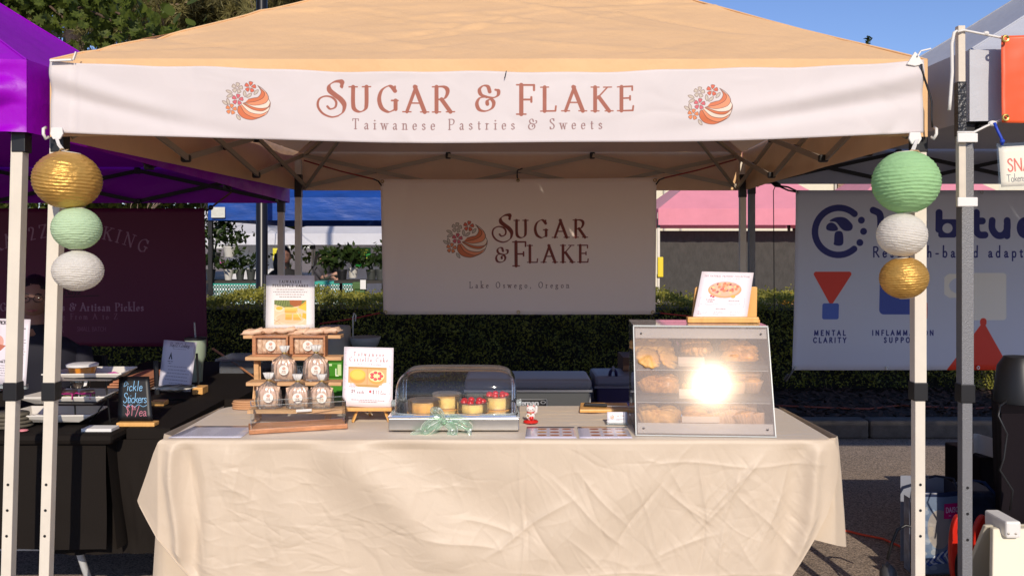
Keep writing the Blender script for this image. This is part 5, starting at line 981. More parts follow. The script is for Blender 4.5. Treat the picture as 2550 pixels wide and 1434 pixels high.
m_tagc = mat('shaded_white_card', (.52,.42,.34), .6)  # white cards toned down to tan, their shade put into the colour
for zi, (xa, xb, zz) in enumerate(((.17,.27,.248),(.168,.27,.131),(.175,.315,.046))):
    yf = fx(zz)+.006; o = obj('price_card', hexa([Lc(x, yf+yy+(z-zz)*.3, z) for x in (xa,xb) for yy in (0,.001) for z in (zz,zz+.034-.012*(zi == 2))]), m_tagc, label='small white price card standing on the %s shelf of the pastry case' % SN[zi], cat='price card')
# wooden stand and sheet on top of the case
ws = thing('sign_holder', 'angled bamboo sign holder standing on top of the pastry case', 'sign holder', W(1805,812,3.62)); zt2 = ZT+hc+.006
d0 = 3.60; pb = [Vector((PX(a,d0), d0, zt2+z)) for a, z in ((1712,.0),(1890,.0))]
obj('ledge', MB().b2((PX(1712,3.57), 3.565, zt2+.0002),(PX(1890,3.57), 3.60, zt2+.024)), m_wood_o, ws, bevel=.004)
obj('back_board', MB().slab([(PX(1727,3.62),zt2+.012),(PX(1891,3.62),zt2+.012),(PX(1889,3.64),PZ(716,3.66)),(PX(1886,3.64),PZ(714,3.66)),(PX(1738,3.64),PZ(714,3.66)),(PX(1733,3.64),PZ(718,3.66))], (0,3.668,0), (1,0,0), (0,0,1), .012), m_wood_o, ws, bevel=.003)
obj('rear_prop', MB().b2((PX(1720,3.65), 3.601, zt2),(PX(1884,3.65), 3.70, zt2+.010)), m_wood_o, ws)
def natural():
    c = Cv(130, 120, 4.5, 'ece3ea'); c.text('THE NATURAL PASTRIES COLLECTION', 65, 13, 4, '7a5662', anchor='c', wt=.18, thin=.07, fit=112); c.text('MADE WITHOUT FOOD COLORING', 65, 17.5, 2.2, '7a5662', anchor='c', wt=.2, thin=.1, fit=66)
    for i in range(12): c.ell(65, 43, 46-2*i, 25-1.2*i, 'c9a0cc', al=.10)
    c.ell(65, 44, 41, 20, 'd9925a'); c.ell(65, 42, 37, 18, 'e8a88a'); r_ = random.Random(2)
    for i in range(46):
        a = r_.uniform(0,6.28); q = r_.random()**.5; c.ell(65+33*q*math.cos(a), 40+14*q*math.sin(a), 3.4, 3, r_.choice(['e0703c','d04838','f0a060','e88878','9a3a3a','f4c080'])); 
    c.ell(34, 60, 3, 2.5, 'c02848'); c.ell(40, 62, 3, 2.5, 'b02040'); c.ell(88, 60, 6, 4, 'e8a030')
    for (a, b) in ((8,60),(66,118)): c.frame(a, 64, b, 86, .4, 'b89aa8')
    c.text('NO ARTIFICIAL', 34, 70.5, 3.2, '7a5662', anchor='c', wt=.18, thin=.08); c.text('COLORING', 34, 75.5, 3.2, '7a5662', anchor='c', wt=.18, thin=.08); c.text('REDUCED SUGAR', 92, 72.5, 3.2, '7a5662', anchor='c', wt=.18, thin=.08); bars(c, 12, 56, 79, 2, 3, 1.1, '9a8088', seed=2); bars(c, 70, 114, 78, 2, 3, 1.1, '9a8088', seed=3)
    c.text('MENU & PRICING', 63, 92.5, 3, '7a5662', anchor='c', wt=.18, thin=.08)
    for i, a in enumerate((6,44,84)): c.frame(a, 96, a+34, 107, .3, 'c0a8b4'); bars(c, a+3, a+30, 98, 3, 3, 1.2, '8a7080', center=False, seed=i)
    c.text('SUGAR & FLAKE', 24, 116, 3, '6a4652', anchor='c', wt=.18, thin=.08); bars(c, 78, 110, 112, 2, 3, 1.3, '8a7080', seed=8); return c.image('natural_sign')
ns = card('menu_sign', [W(1724,797,3.592),W(1859,800,3.592),W(1877,679,3.635),W(1748,676,3.635)], natural(), label='tilted menu sheet headed The Natural Pastries Collection on the bamboo holder', cat='sign')

# ------------------------------------------------------------------ small things on the cloth
def flat(px_, y_, z=ZT): d_ = DT(y_, z); return Vector((PX(px_,d_), d_, z))
def swatch(n):
    c = Cv(130, 110, 3, 'd9d4e4'); r_ = random.Random(n)
    for i in range(3):
        for j in range(3):
            x, y = 28+i*33, 12+j*30; c.rect(x, y, x+28, y+22, 'e9d6d0'); c.ell(x+14, y+12, 12, 7, r_.choice(['a8583a','c07848','9a5040','b87058','d09a58'])); c.ell(x+13, y+9, 7, 3, 'd8a070', al=.6)
    return c.image('menu_card%d' % n)
card('menu_card', [flat(1308,1090),flat(1436,1090),flat(1430,1062),flat(1312,1062)], swatch(1), thick=.001, rough=.12, label='laminated card with a grid of pastry pictures beside the lucky cat', cat='menu card'); card('menu_card', [flat(1443,1090),flat(1575,1090),flat(1560,1062),flat(1438,1062)], swatch(2), thick=.001, rough=.12, label='laminated card with a grid of pastry pictures beside the pastry case', cat='menu card')
cv = Cv(190, 60, 2, 'd4d2de'); bars(cv, 8, 90, 8, 9, 5.5, 1.6, '9a96a6', center=False, seed=4); bars(cv, 105, 180, 8, 8, 5.5, 1.6, '9a96a6', center=False, seed=9); card('price_list', [flat(418,1089),flat(600,1089),flat(640,1060),flat(486,1060)], cv.image('price_list'), thick=.001, rough=.15, label='laminated price list lying flat at the left end of the cloth', cat='price list')
# business cards
cv = Cv(100, 56, 3, 'e6e2e8'); logo(cv, 12, 14, 24); cv.text('Sugar & Flake', 46, 22, 7, '8a6a64', wt=.14, thin=.06); bars(cv, 46, 88, 28, 3, 6, 1.8, 'a89aa0', center=False, seed=3); im_c = cv.image('business_card')
bc = thing('card_holder', 'clear holder of white business cards left of the pastry case', 'card holder', flat(1536,1056)); d_ = DT(1056)
card('business_card', [W(1512,1054,d_-.005),W(1562,1054,d_-.005),W(1562,1025,d_+.01),W(1512,1025,d_+.01)], im_c, bc, thick=.008); obj('holder_front', MB().b2((PX(1510,d_), d_-.018, ZT),(PX(1564,d_), d_-.015, ZT+.025)), m_acr, bc); obj('holder_base', MB().b2((PX(1510,d_), d_-.0148, ZT),(PX(1564,d_), d_+.03, ZT+.003)), m_acr_e, bc)
# cutting board, knife
cbd = obj('cutting_board', MB().slab([(PX(1441,3.86),3.80),(PX(1562,3.86),3.80),(PX(1562,3.96),3.965),(PX(1446,3.96),3.965)], (0,0,ZT), (1,0,0), (0,1,0), .014), m_wood_o, label='small bamboo cutting board near the back edge of the cloth', cat='cutting board', bevel=.003)
kf = thing('knife', 'black-handled knife lying on the small cutting board', 'knife', W(1500,1016,3.84)); zk = ZT+.022; obj('handle', MB().beam((PX(1455,3.86),3.87,zk),(PX(1512,3.84),3.85,zk), .022, .014), m_blk, kf, bevel=.004); obj('blade', MB().slab([(PX(1512,3.84),3.842),(PX(1562,3.84),3.83),(PX(1562,3.84),3.85),(PX(1512,3.84),3.862)], (0,0,zk-.004), (1,0,0), (0,1,0), .003), m_chr, kf)
# lucky cat
cp = flat(1322,1055)+Vector((0,.02,0)); m_pw = mat('porcelain', (.80,.74,.70), .2, coat=.6); m_red = mat('glossy_red', (.62,.015,.012), .25, coat=.4)
lc_ = thing('lucky_cat', 'small white and red beckoning cat figurine right of the cake display', 'figurine', cp)
obj('base', MB().lathe(cp, [(.026,0),(.030,.003),(.030,.008),(.024,.012),(.0001,.012)], 28, sy=.7), m_red, lc_, smooth='auto'); obj('body', MB().ball(cp+Vector((0,0,.030)), (.018,.015,.022), 20, 12), m_pw, lc_, smooth=True)
hd = obj('head', MB().ball(cp+Vector((-.001,-.004,.056)), (.019,.015,.015), 22, 12), m_pw, lc_, smooth=True)
for s_ in (-1,1): obj('ear', MB().lathe(cp+Vector((s_*.012,-.003,.066)), [(.006,0),(.004,.005),(.0001,.011)], 10), m_pw, lc_, smooth=True); obj('inner_ear', MB().lathe(cp+Vector((s_*.012,-.0065,.067)), [(.0035,0),(.0001,.007)], 8), m_red, lc_)
for s_ in (-1,1): obj('eye', MB().tube([cp+Vector((-.001+s_*.008+k*.0035,-.0195+abs(k)*.0008,.058-abs(k)*.0018)) for k in (-1,0,1)], .0009, 5), m_blk, lc_)
obj('nose', MB().ball(cp+Vector((-.001,-.0197,.0545)), .0016, 8, 5), m_red, lc_); obj('collar', MB().lathe(cp+Vector((0,-.001,.043)), [(.0155,-.002),(.017,0),(.0155,.002)], 20, sy=.9), m_red, lc_, smooth=True); obj('bell', MB().ball(cp+Vector((0,-.017,.040)), .004, 10, 6), m_gold, lc_, smooth=True)
obj('raised_paw', MB().tube([cp+Vector((.014,-.003,.036)), cp+Vector((.022,-.006,.048)), cp+Vector((.023,-.007,.064)), cp+Vector((.020,-.009,.070))], [.006,.0058,.0055,.005], 10), m_pw, lc_, smooth=True); obj('lowered_paw', MB().tube([cp+Vector((-.014,-.003,.036)), cp+Vector((-.016,-.014,.028)), cp+Vector((-.010,-.018,.024))], [.006,.0055,.005], 10), m_pw, lc_, smooth=True); obj('gold_coin', MB().lathe(cp+Vector((-.012,-.019,.030)), [(.0065,-.0012),(.0065,.0012)], 16, Matrix.Rotation(R(90),3,'X'), sx=.75), m_gold, lc_); obj('red_apron', MB().ball(cp+Vector((.002,-.010,.022)), (.010,.008,.009), 14, 8), m_red, lc_, smooth=True)
# ------------------------------------------------------------------ paper lanterns
def paper(name, c, tr, metal=0, rough=.7, var=.05):
    return mat(name, c, rough, metal=metal, var=var, vscale=12, bump=1, bscale=34, bdist=.006, trans=tr, stretch=(1,1,2.2))
m_lg = paper('lantern_gold', (.66,.38,.09), 0.05, .55, .42, .12); m_lgr = paper('lantern_green', (.42,.70,.34), .3); m_lgr2 = paper('lantern_pale_green', (.60,.78,.50), .3); m_lw = paper('lantern_white', (.88,.84,.76), .4)
def lantern(px_, py_, rx, rz, d_, m, lb, tilt, seed):
    c = W(px_, py_, d_); a = rx*d_/F; b_ = rz*d_/F; t = thing('paper_lantern', lb, 'lantern', c-Vector((0,0,b_)), 'paper lanterns hanging from the tan tent'); r_ = random.Random(seed); nr = 17; b = MB(); n1, n2 = nr*6, 72; M = Matrix.Rotation(R(tilt), 3, 'Y')
    n0 = 0
    for i in range(n1+1):
        z = 1-2*i/n1; z = z*.965
        for k in range(n2):
            th = 2*math.pi*k/n2; zz = z+.030*math.sin(th*1+seed)+.010*math.sin(3*th+seed*2); zz = max(-.985, min(.985, zz)); ph = (i/n1*nr+1.1*math.sin(th+seed)*.25+.12*math.sin(4*th+seed+i*.07)) % 1
            rr = math.sqrt(max(0, 1-zz*zz)); q = rr*(1-.028*math.sin(math.pi*ph)**.7)+.004*math.sin(th*19+i*.5)
            p = M @ Vector((a*q*math.cos(th), a*q*math.sin(th), b_*zz)); b.v.append(tuple(c+p))
    for i in range(n1):
        for k in range(n2): b.f.append((i*n2+k, i*n2+(k+1)%n2, (i+1)*n2+(k+1)%n2, (i+1)*n2+k))
    obj('paper_shade', b, m, t, smooth=True)
    for s_ in (1,-1): 
        z = b_*.965*s_; rr = a*math.sqrt(1-.965**2); obj('rim_wire', MB().tube([c+M @ Vector((rr*math.cos(q), rr*math.sin(q), z)) for q in np.linspace(0, 6.2832, 24)], .0015, 5), m_steel, t)
    obj('wire_frame', MB().tube([c+M @ Vector((-rr,0,-b_*.96)), c+M @ Vector((-rr*.9,0,b_*.96))], .0012, 4).tube([c+M @ Vector((rr,0,-b_*.96)), c+M @ Vector((rr*.9,0,b_*.96))], .0012, 4), m_steel, t, kind='stuff'); return t
lantern(168,449,82,72,2.98,m_lg,'big gold paper lantern, top one at the left post',8,1); lantern(191,569,60,53,2.98,m_lgr2,'pale green paper lantern in the middle at the left post',3,2); lantern(194,674,61,50,2.98,m_lw,'white paper lantern, lowest at the left post',2,3)
lantern(2256,454,82,78,2.98,m_lgr,'big green paper lantern, top one at the right post',-4,4); lantern(2246,585,61,54,2.98,m_lw,'white paper lantern in the middle at the right post',5,5); lantern(2251,692,59,52,2.98,m_lg,'small gold paper lantern, lowest at the right post',-6,6)
m_str_ = mat('cotton_tie', (.75,.72,.66), .8)
for (a, b_, c_) in (((141,345),(146,360),(157,374)),((2285,348),(2278,362),(2272,378))):
    t = thing('lantern_tie', 'white fabric tie holding the %s lantern string' % ('left' if a[0] < 1000 else 'right'), 'tie', W(*c_,2.99)); obj('strap', MB().beam(W(*a,3.03), W(*b_,3.0), .010, .004).beam(W(*b_,3.0), W(*c_,2.99), .012, .004), m_str_, t)
    obj('twine_loop', MB().tube([W(c_[0]-12,c_[1]+6,2.99), W(c_[0]-4,c_[1]-3,2.985), W(c_[0]+14,c_[1]-2,2.985), W(c_[0]+26 if a[0]>1000 else c_[0]-18,c_[1]+12,2.99)], .003, 6), mat('jute%d' % a[0], (.42,.29,.15), .9), t, smooth=True)

# ------------------------------------------------------------------ neighbour's stall at the left
m_bcl = mat('black_cloth', (.013,.010,.008), .85, bump=.4, bscale=200, bdist=.001, spec=.15); m_cer = mat('white_ceramic', (.74,.70,.62), .25, coat=.4); m_glass = clear('jar_glass', (.92,.94,.93), .03, gloss=.03)
bt_ = thing('table', 'folding table covered in black cloth under the purple tent', 'table', (-2.3,3.9,0))
def clothP(x0_, x1_, y_, z0_, z1_, amp, seed, ny=40, nx=90, flare=0):
    U, Vv = np.meshgrid(np.linspace(0,1,nx), np.linspace(0,1,ny), indexing='ij'); X = x0_+(x1_-x0_)*U; Z = z0_+(z1_-z0_)*Vv
    return np.stack([X, y_-amp*Vv*snoise(U*4, Vv, 5, seed)-flare*Vv+.004*creases(X, Z, 40, .012, 1, .2, seed, 1.4, 1.2), Z], -1)
obj('tabletop', MB().b2((-3.6,3.38,.70),(PX(284,3.40),4.15,.742)), m_bcl, bt_, bevel=.02)
sheet('front_cloth', clothP(-3.6, PX(268,3.42), 3.405, .705, .30, .016, 41), m_bcl, bt_)
U, Vv = np.meshgrid(np.linspace(0,1,60), np.linspace(0,1,30), indexing='ij'); sheet('side_cloth', np.stack([PX(268,3.42)+.04*Vv+.012*Vv*np.sin(U*20), 3.41+U*.74, .70-.40*Vv], -1), m_bcl, bt_)
m_wl = mat('white_tube_metal', (.55,.56,.55), .4)
obj('leg', MB().tube([(PX(183,3.6),3.6,.42),(PX(190,3.6),3.6,PZ(1352,3.6)),(PX(243,3.62),3.62,.0)], .014, 10), m_wl, bt_, smooth=True); obj('leg_brace', MB().beam((-3.4,3.62,PZ(1360,3.62)),(PX(192,3.62),3.62,PZ(1360,3.62)),.012,.030), m_wl, bt_); obj('leg', MB().tube([(-3.3,3.6,.6),(-3.35,3.6,0)], .014, 8), m_wl, bt_)
bt2 = thing('table', 'second black-clothed table running back beside the stall', 'table', (-1.8,4.6,0))
obj('tabletop', MB().b2((-2.25,4.16,.70),(-1.28,5.5,.742)).b2((PX(284,3.40)+.004,3.50,.70),(-1.34,4.158,.742)), m_bcl, bt2)
sheet('front_cloth', clothP(-1.83, -1.335, 3.495, .70, .26, .02, 43, flare=.03), m_bcl, bt2); U, Vv = np.meshgrid(np.linspace(0,1,60), np.linspace(0,1,30), indexing='ij'); sheet('side_cloth', np.stack([-1.335+.05*(U>.3)+.03*Vv+.02*Vv*np.sin(U*26), 3.50+U*2.0, .70-.55*Vv], -1), m_bcl, bt2)
ZB = .7425
def dish(px0, px1, pyf, pyb, lb, legs_to=None):
    """square flared plate seen between columns px0..px1, front rim row pyf, back rim row pyb"""
    z = PZ(pyf, 3.5); d0 = 3.50; d1 = d0+.22; x0, x1 = PX(px0,3.55), PX(px1,3.55); t = thing('serving_plate', lb, 'plate', ((x0+x1)/2,(d0+d1)/2,z-.03), 'square white plates of the tiered rack')
    f = .035; P = [(x0,d0,z),(x1,d0+.02,z+.0),(x1-.02,d1,z),(x0+.03,d1,z)]; Q = [(x0+f*1.5,d0+f,z-.028),(x1-f*1.5,d0+f,z-.028),(x1-f*1.5,d1-f,z-.028),(x0+f*1.5,d1-f,z-.028)]
    obj('plate', MB().add(P+Q, [(4,5,6,7),(0,1,5,4),(1,2,6,5),(2,3,7,6),(3,0,4,7)]), m_cer, t, solid=.006, bevel=.002); return (x0, x1, d0, d1, z-.022)
p1 = dish(118,310,932,915,'white square plate on the top tier of the rack, holding an orange tub'); p2 = dish(60,268,990,975,'white square plate on the middle tier of the rack, with jars'); p3 = dish(2,234,1036,1022,'white square plate on the lowest tier of the rack, with pendants')
rk = thing('plate_rack', 'black wire three-tier rack under the white plates', 'rack', (PX(150,3.6),3.6,ZB))
for (a, b_) in (((262,935),(275,1060)),((186,1000),(190,1098)),((262,1000),(200,1098)),((100,1040),(96,1100)),((60,1040),(40,1095))): obj('wire', MB().tube([W(a[0],a[1],3.6), W(b_[0],min(b_[1],1085),3.62)], .0035, 6), m_blk, rk)
obj('wire', MB().tube([W(120,1000,3.52), W(240,1002,3.52)], .004, 6), m_blk, rk); obj('wire', MB().tube([W(160,940,3.52), W(290,942,3.52)], .004, 6), m_blk, rk)
# tub, jars, ribbons
m_org_ = mat('orange_pickle', (.90,.38,.01), .3, var=.2, vscale=40, coat=.5); z1 = p1[4]; tp = Vector((PX(196,3.57),3.60,z1)); t = thing('food_tub', 'clear tub of orange pickle with white lid on the top plate', 'tub', tp)
obj('contents', MB().lathe(tp, [(.045,.002),(.053,.040)], 28), m_org_, t, smooth='auto'); obj('tub_wall', MB().lathe(tp, [(.047,.0),(.056,.042)], 28), clear('tub_plastic', (.98,.95,.9), .1, haze=.03), t, smooth='auto'); obj('lid', MB().lathe(tp+Vector((0,0,.042)), [(.060,0),(.061,.008),(.056,.010),(.0001,.010)], 28), m_wt, t, smooth='auto')
m_seed = mat('pickle_mix', (.35,.30,.16), .6, var=.6, vscale=90); m_tin = mat('jar_lid_tin', (.55,.50,.42), .3, metal=1); m_pkr = mat('magenta_ribbon', (.55,.03,.25), .35, trans=.2)
def jar(px_, d_, z, r, h_, lb, mc=m_seed, rib=True):
    p = Vector((PX(px_,d_), d_, z)); t = thing('pickle_jar', lb, 'jar', p, 'small jars on the tiered plates'); obj('contents', MB().lathe(p, [(r*.9,.002),(r*.93,h_*.75)], 20), mc, t, smooth='auto'); obj('glass', MB().lathe(p, [(r*.96,0),(r,.004),(r,h_*.8),(r*.9,h_*.86)], 24), m_glass, t, smooth=True)
    obj('lid', MB().lathe(p+Vector((0,0,h_*.86)), [(r*.93,0),(r*.95,h_*.02),(r*.95,h_*.15),(r*.85,h_*.17),(.0001,h_*.17)], 26, wob=lambda a, i: .015*math.sin(20*a)), m_tin, t, smooth='auto')
    if rib:
        obj('ribbon', MB().tube([p+Vector((-r*1.03,0,h_*.8)), p+Vector((0,-r*1.05,h_*.78)), p+Vector((r*1.03,0,h_*.8))], .004, 6).tube([p+Vector((0,-r*1.1,h_*.78)), p+Vector((-.03,-r*1.3,h_*.9)), p+Vector((-.045,-r*1.1,h_*.55))], .005, 6, flat=.4).tube([p+Vector((0,-r*1.1,h_*.78)), p+Vector((.03,-r*1.3,h_*.85)), p+Vector((.03,-r*1.4,h_*.3))], .006, 6, flat=.4), m_pkr, t, smooth=True)
jar(145,3.57,p2[4],.028,.045,'small jar with tin lid and magenta ribbon, left on the middle plate'); jar(174,3.55,p2[4],.030,.042,'small jar with magenta bow, centre of the middle plate'); jar(218,3.56,p2[4],.028,.04,'small jar with magenta bow, right on the middle plate'); jar(200,3.60,p2[4]+.046,.036,.062,'dark jar with white tag stacked on the other jars', mat('dark_mix', (.06,.04,.03), .6, var=.7, vscale=80), False)
obj('paper_tag', MB().slab([(0,0),(.012,.004),(.018,.026),(.006,.028)], W(208,962,3.555), (1,0,0), (0,0,1), .001), m_wt, label='white paper tag hanging on the dark stacked jar', cat='tag')
obj('red_scoop', MB().slab([(0,0),(.030,-.01),(.042,.018),(.036,.046),(.010,.052),(-.004,.03)], W(122,986,3.50), (1,0,0), (0,0,1), -.012), mat('red_plastic', (.6,.01,.01), .3), label='shiny red heart-shaped tin beside the left post bracket', cat='tin', bevel=.004)
for (x_, y_, c_, lb) in ((285,933,(.45,.02,.25),'magenta ribbon curled on the top plate'),(158,936,(.05,.12,.35),'blue wrapped sweet on the top plate')): obj('candy' if x_ < 200 else 'ribbon_curl', MB().ball(W(x_-8,y_-2,3.6), (.02,.012,.006), 12, 6).tube([W(x_-20,y_-2,3.6), W(x_,y_-6,3.58), W(x_+18,y_,3.6)], .004, 6), mat('curl%d' % x_, c_, .3), label=lb, cat='sweet' if x_ < 200 else 'ribbon', smooth=True)
for i, (x_, c_) in enumerate(((88,(.5,.5,.48)),(150,(.12,.16,.08)),(172,(.05,.05,.05)))): obj('pendant', MB().tube([W(x_-14,1040,3.6), W(x_-4,1034,3.58), W(x_+8,1040,3.57), W(x_+16,1036,3.58)], .003, 6).ball(W(x_,1040,3.56), (.012,.010,.005), 10, 5), mat('pendant%d' % i, c_, .3, metal=.6), label=['silver pendant on a chain at the left of the lowest plate','green stone pendant on the lowest plate','black pendant at the right of the lowest plate'][i], cat='pendant', smooth=True)
# chalkboard
cv = Cv(88, 112, 4, '0b0c10'); CB = '7fb6de'
cv.line([(15,25),(18,16),(22,12),(24,20),(16,26)], 1.2, CB)
cv.text('ickle', 22, 36, 24, CB, style='sans', wt=.07, slant=.18, fit=44); cv.text('Stickers', 12, 66, 24, CB, style='sans', wt=.07, slant=.15, fit=64); cv.line([(14,71),(24,77),(34,71),(44,77),(54,71),(66,76),(76,72)], 1.2, CB); cv.text('$1', 18, 98, 26, 'c47484', style='sans', wt=.06, slant=.1); cv.text('00', 38, 84, 9, 'c47484', style='sans', wt=.09); cv.text('/ea', 44, 99, 24, 'c47484', style='sans', wt=.06, slant=.12)
ch = thing('chalkboard', 'small chalkboard reading Stickers $1 ea on a wooden foot', 'chalkboard', Vector((PX(338,3.56),3.56,ZB)))
card('board', [W(293,1048,3.55),W(380,1048,3.55),W(371,937,3.60),W(296,937,3.60)], cv.image('chalkboard'), ch, thick=.004); obj('wooden_foot', MB().b2((PX(293,3.54),3.525,ZB),(PX(388,3.54),3.575,ZB+.016)), m_wood_o, ch, bevel=.003)
# rock on cards
cdk = obj('card_stack', MB().b2((PX(205,3.44),3.43,ZB),(PX(280,3.44),3.50,ZB+.012)), m_wt, label='stack of white cards held down by a stone', cat='card stack', bevel=.001)
obj('stone', MB().ball(W(241,1083,3.46), (.030,.022,.018), 18, 10, f=lambda u: 1+.10*math.sin(u.x*6+1)+.07*math.sin(u.y*11+u.z*5)), mat('mottled_stone', (.32,.24,.14), .45, var=.6, vscale=60, bump=.5, bscale=90), smooth=True, label='mottled stone resting on the stack of cards', cat='stone')
for x_, c_, nm in ((60,(.75,.25,.28),'pink'),(124,(.01,.22,.42),'blue')): obj('sticker', MB().ball((PX(x_,3.44),3.43,ZB+.006), (.022,.018,.005), 14, 6), mat('sticker_'+nm, c_, .4), smooth=True, label='%s sticker lying at the front edge of the black table' % nm, cat='sticker')
# folded hats and cloche
for i in range(4): obj('folded_hat', MB().lathe((PX(18,3.52),3.52,ZB+.004+i*.014), [(.095-.004*i,0),(.098-.004*i,.006),(.085,.012),(.0001,.013)], 36, sy=.7, wob=lambda a, k, i=i: .03*math.sin(3*a+i)), mat('olive_felt%d' % i, (.10,.085,.06), .9, var=.2, vscale=40), smooth=True, label='olive felt cap, %s in the folded stack at far left' % ['lowest','second','third','topmost'][i], cat='hat', group='stacked felt caps')
cl_ = thing('glass_cloche', 'small glass jar with round wooden lid at far left of the black table', 'jar', W(14,972,3.9)); pc_ = W(14,972,3.9); obj('glass', MB().lathe(pc_, [(.05,0),(.055,.01),(.05,.05),(.035,.085),(.033,.10)], 28), m_glass, cl_, smooth=True); obj('wooden_lid', MB().lathe(pc_+Vector((0,0,.10)), [(.036,0),(.042,.004),(.040,.012),(.0001,.014)], 24), m_wood, cl_, smooth='auto'); obj('base', MB().lathe(pc_+Vector((0,0,-.06)), [(.06,0),(.06,.058)], 20), m_bcl, cl_)
# menus
cv = Cv(80, 160, 3, 'ddd6dc'); cv.text('PICKLES', 4, 14, 8, '3a3438', wt=.22, thin=.1, style='sans'); bars(cv, 40, 74, 22, 2, 7, 3, '6a6468', seed=3); cv.ell(6, 58, 12, 16, 'd8a090'); cv.poly([(0,62),(24,66),(10,80)], 'b86a50'); bars(cv, 40, 74, 50, 7, 7, 2, '8a8488', seed=5); cv.text('Social Kit $45', 4, 108, 7, '4a4448', wt=.2, thin=.1); bars(cv, 4, 70, 114, 5, 6, 2, '8a8488', center=False, seed=9)
mn = thing('menu_sign', 'standing white menu headed Pickles at the far left', 'sign', W(25,945,3.85)); card('menu_sheet', [W(-14,955,3.80),W(64,960,3.80),W(76,795,3.86),W(-6,793,3.86)], cv.image('pickle_menu'), mn, thick=.002); obj('menu_holder', MB().beam(W(-10,960,3.82), W(68,962,3.82), .02).beam(W(30,962,3.84), W(30,1000,3.84), .02), m_acr_e, mn)
cv = Cv(86, 120, 3, 'c9c6d0'); cv.text("Ray2Z Cooking", 43, 15, 10, '5a565e', anchor='c', wt=.1, thin=.05, fit=52, slant=.15); bars(cv, 14, 74, 19, 1, 4, 1.5, '8a8690', seed=2); cv.poly([(18,46),(23,28),(28,46),(25,46),(23,38),(21,46)], '3a363e'); bars(cv, 14, 32, 50, 2, 5, 2, '6a666e', seed=1); bars(cv, 12, 76, 62, 6, 8, 2, '8a8690', seed=7)
so = thing('sign', 'white sheet headed Ray2Z Cooking in a clear holder on the back table', 'sign', W(440,975,4.3)); card('sign_sheet', [W(394,968,4.28),W(474,976,4.28),W(490,852,4.34),W(408,846,4.34)], cv.image('cooking_sign'), so, thick=.002, rough=.2); obj('wire_easel', MB().tube([W(490,880,4.34), W(495,975,4.36)], .006, 6).tube([W(388,898,4.3), W(392,985,4.3)], .012, 6), m_blkm, so); obj('wood_block', MB().b2((PX(482,4.3),4.28,ZB),(PX(508,4.3),4.36,ZB+.035)), m_wood_o, so, bevel=.003); obj('wood_block', MB().b2((PX(376,4.0),3.98,ZB),(PX(412,4.0),4.04,ZB+.02)), m_wood_o, so, bevel=.003)
obj('fluted_napkin', MB().lathe(W(435,975,4.15), [(.02,0),(.06,.012),(.095,.022)], 60, sy=.8, wob=lambda a, i: .12*math.sin(9*a)), m_cer, smooth=True, label='fluted cream paper dish before the cooking sign', cat='dish', solid=.002)
brd = thing('paper_bag_stack', 'stack of brown paper bags lying on the back black table', 'paper bags', W(350,935,4.5))
for i in range(5): obj('paper_bag', MB().b2((PX(270+i*6,4.4),4.30+i*.01,ZB+.004+i*.011),(PX(400-i*3,4.5),4.75,ZB+.012+i*.011)), mat('bag_brown%d' % i, (.42+.03*i,.22,.11), .7, var=.2), brd, bevel=.003)
tm = thing('tumbler', 'pale green tumbler with black lid and straw behind the cooking sign', 'tumbler', W(487,945,4.7)); pt_ = Vector((PX(487,4.7),4.7,ZB)); m_tg = mat('sage_enamel', (.36,.44,.33), .35)
obj('body', MB().lathe(pt_, [(.035,0),(.040,.10),(.052,.13),(.055,.22)], 28), m_tg, tm, smooth='auto'); obj('lid', MB().lathe(pt_+Vector((0,0,.22)), [(.057,0),(.057,.012),(.0001,.014)], 28), m_blk, tm, smooth='auto'); obj('straw', MB().tube([pt_+Vector((0,0,.23)), pt_+Vector((-.006,0,.31))], .004, 8), m_acr_e, tm)
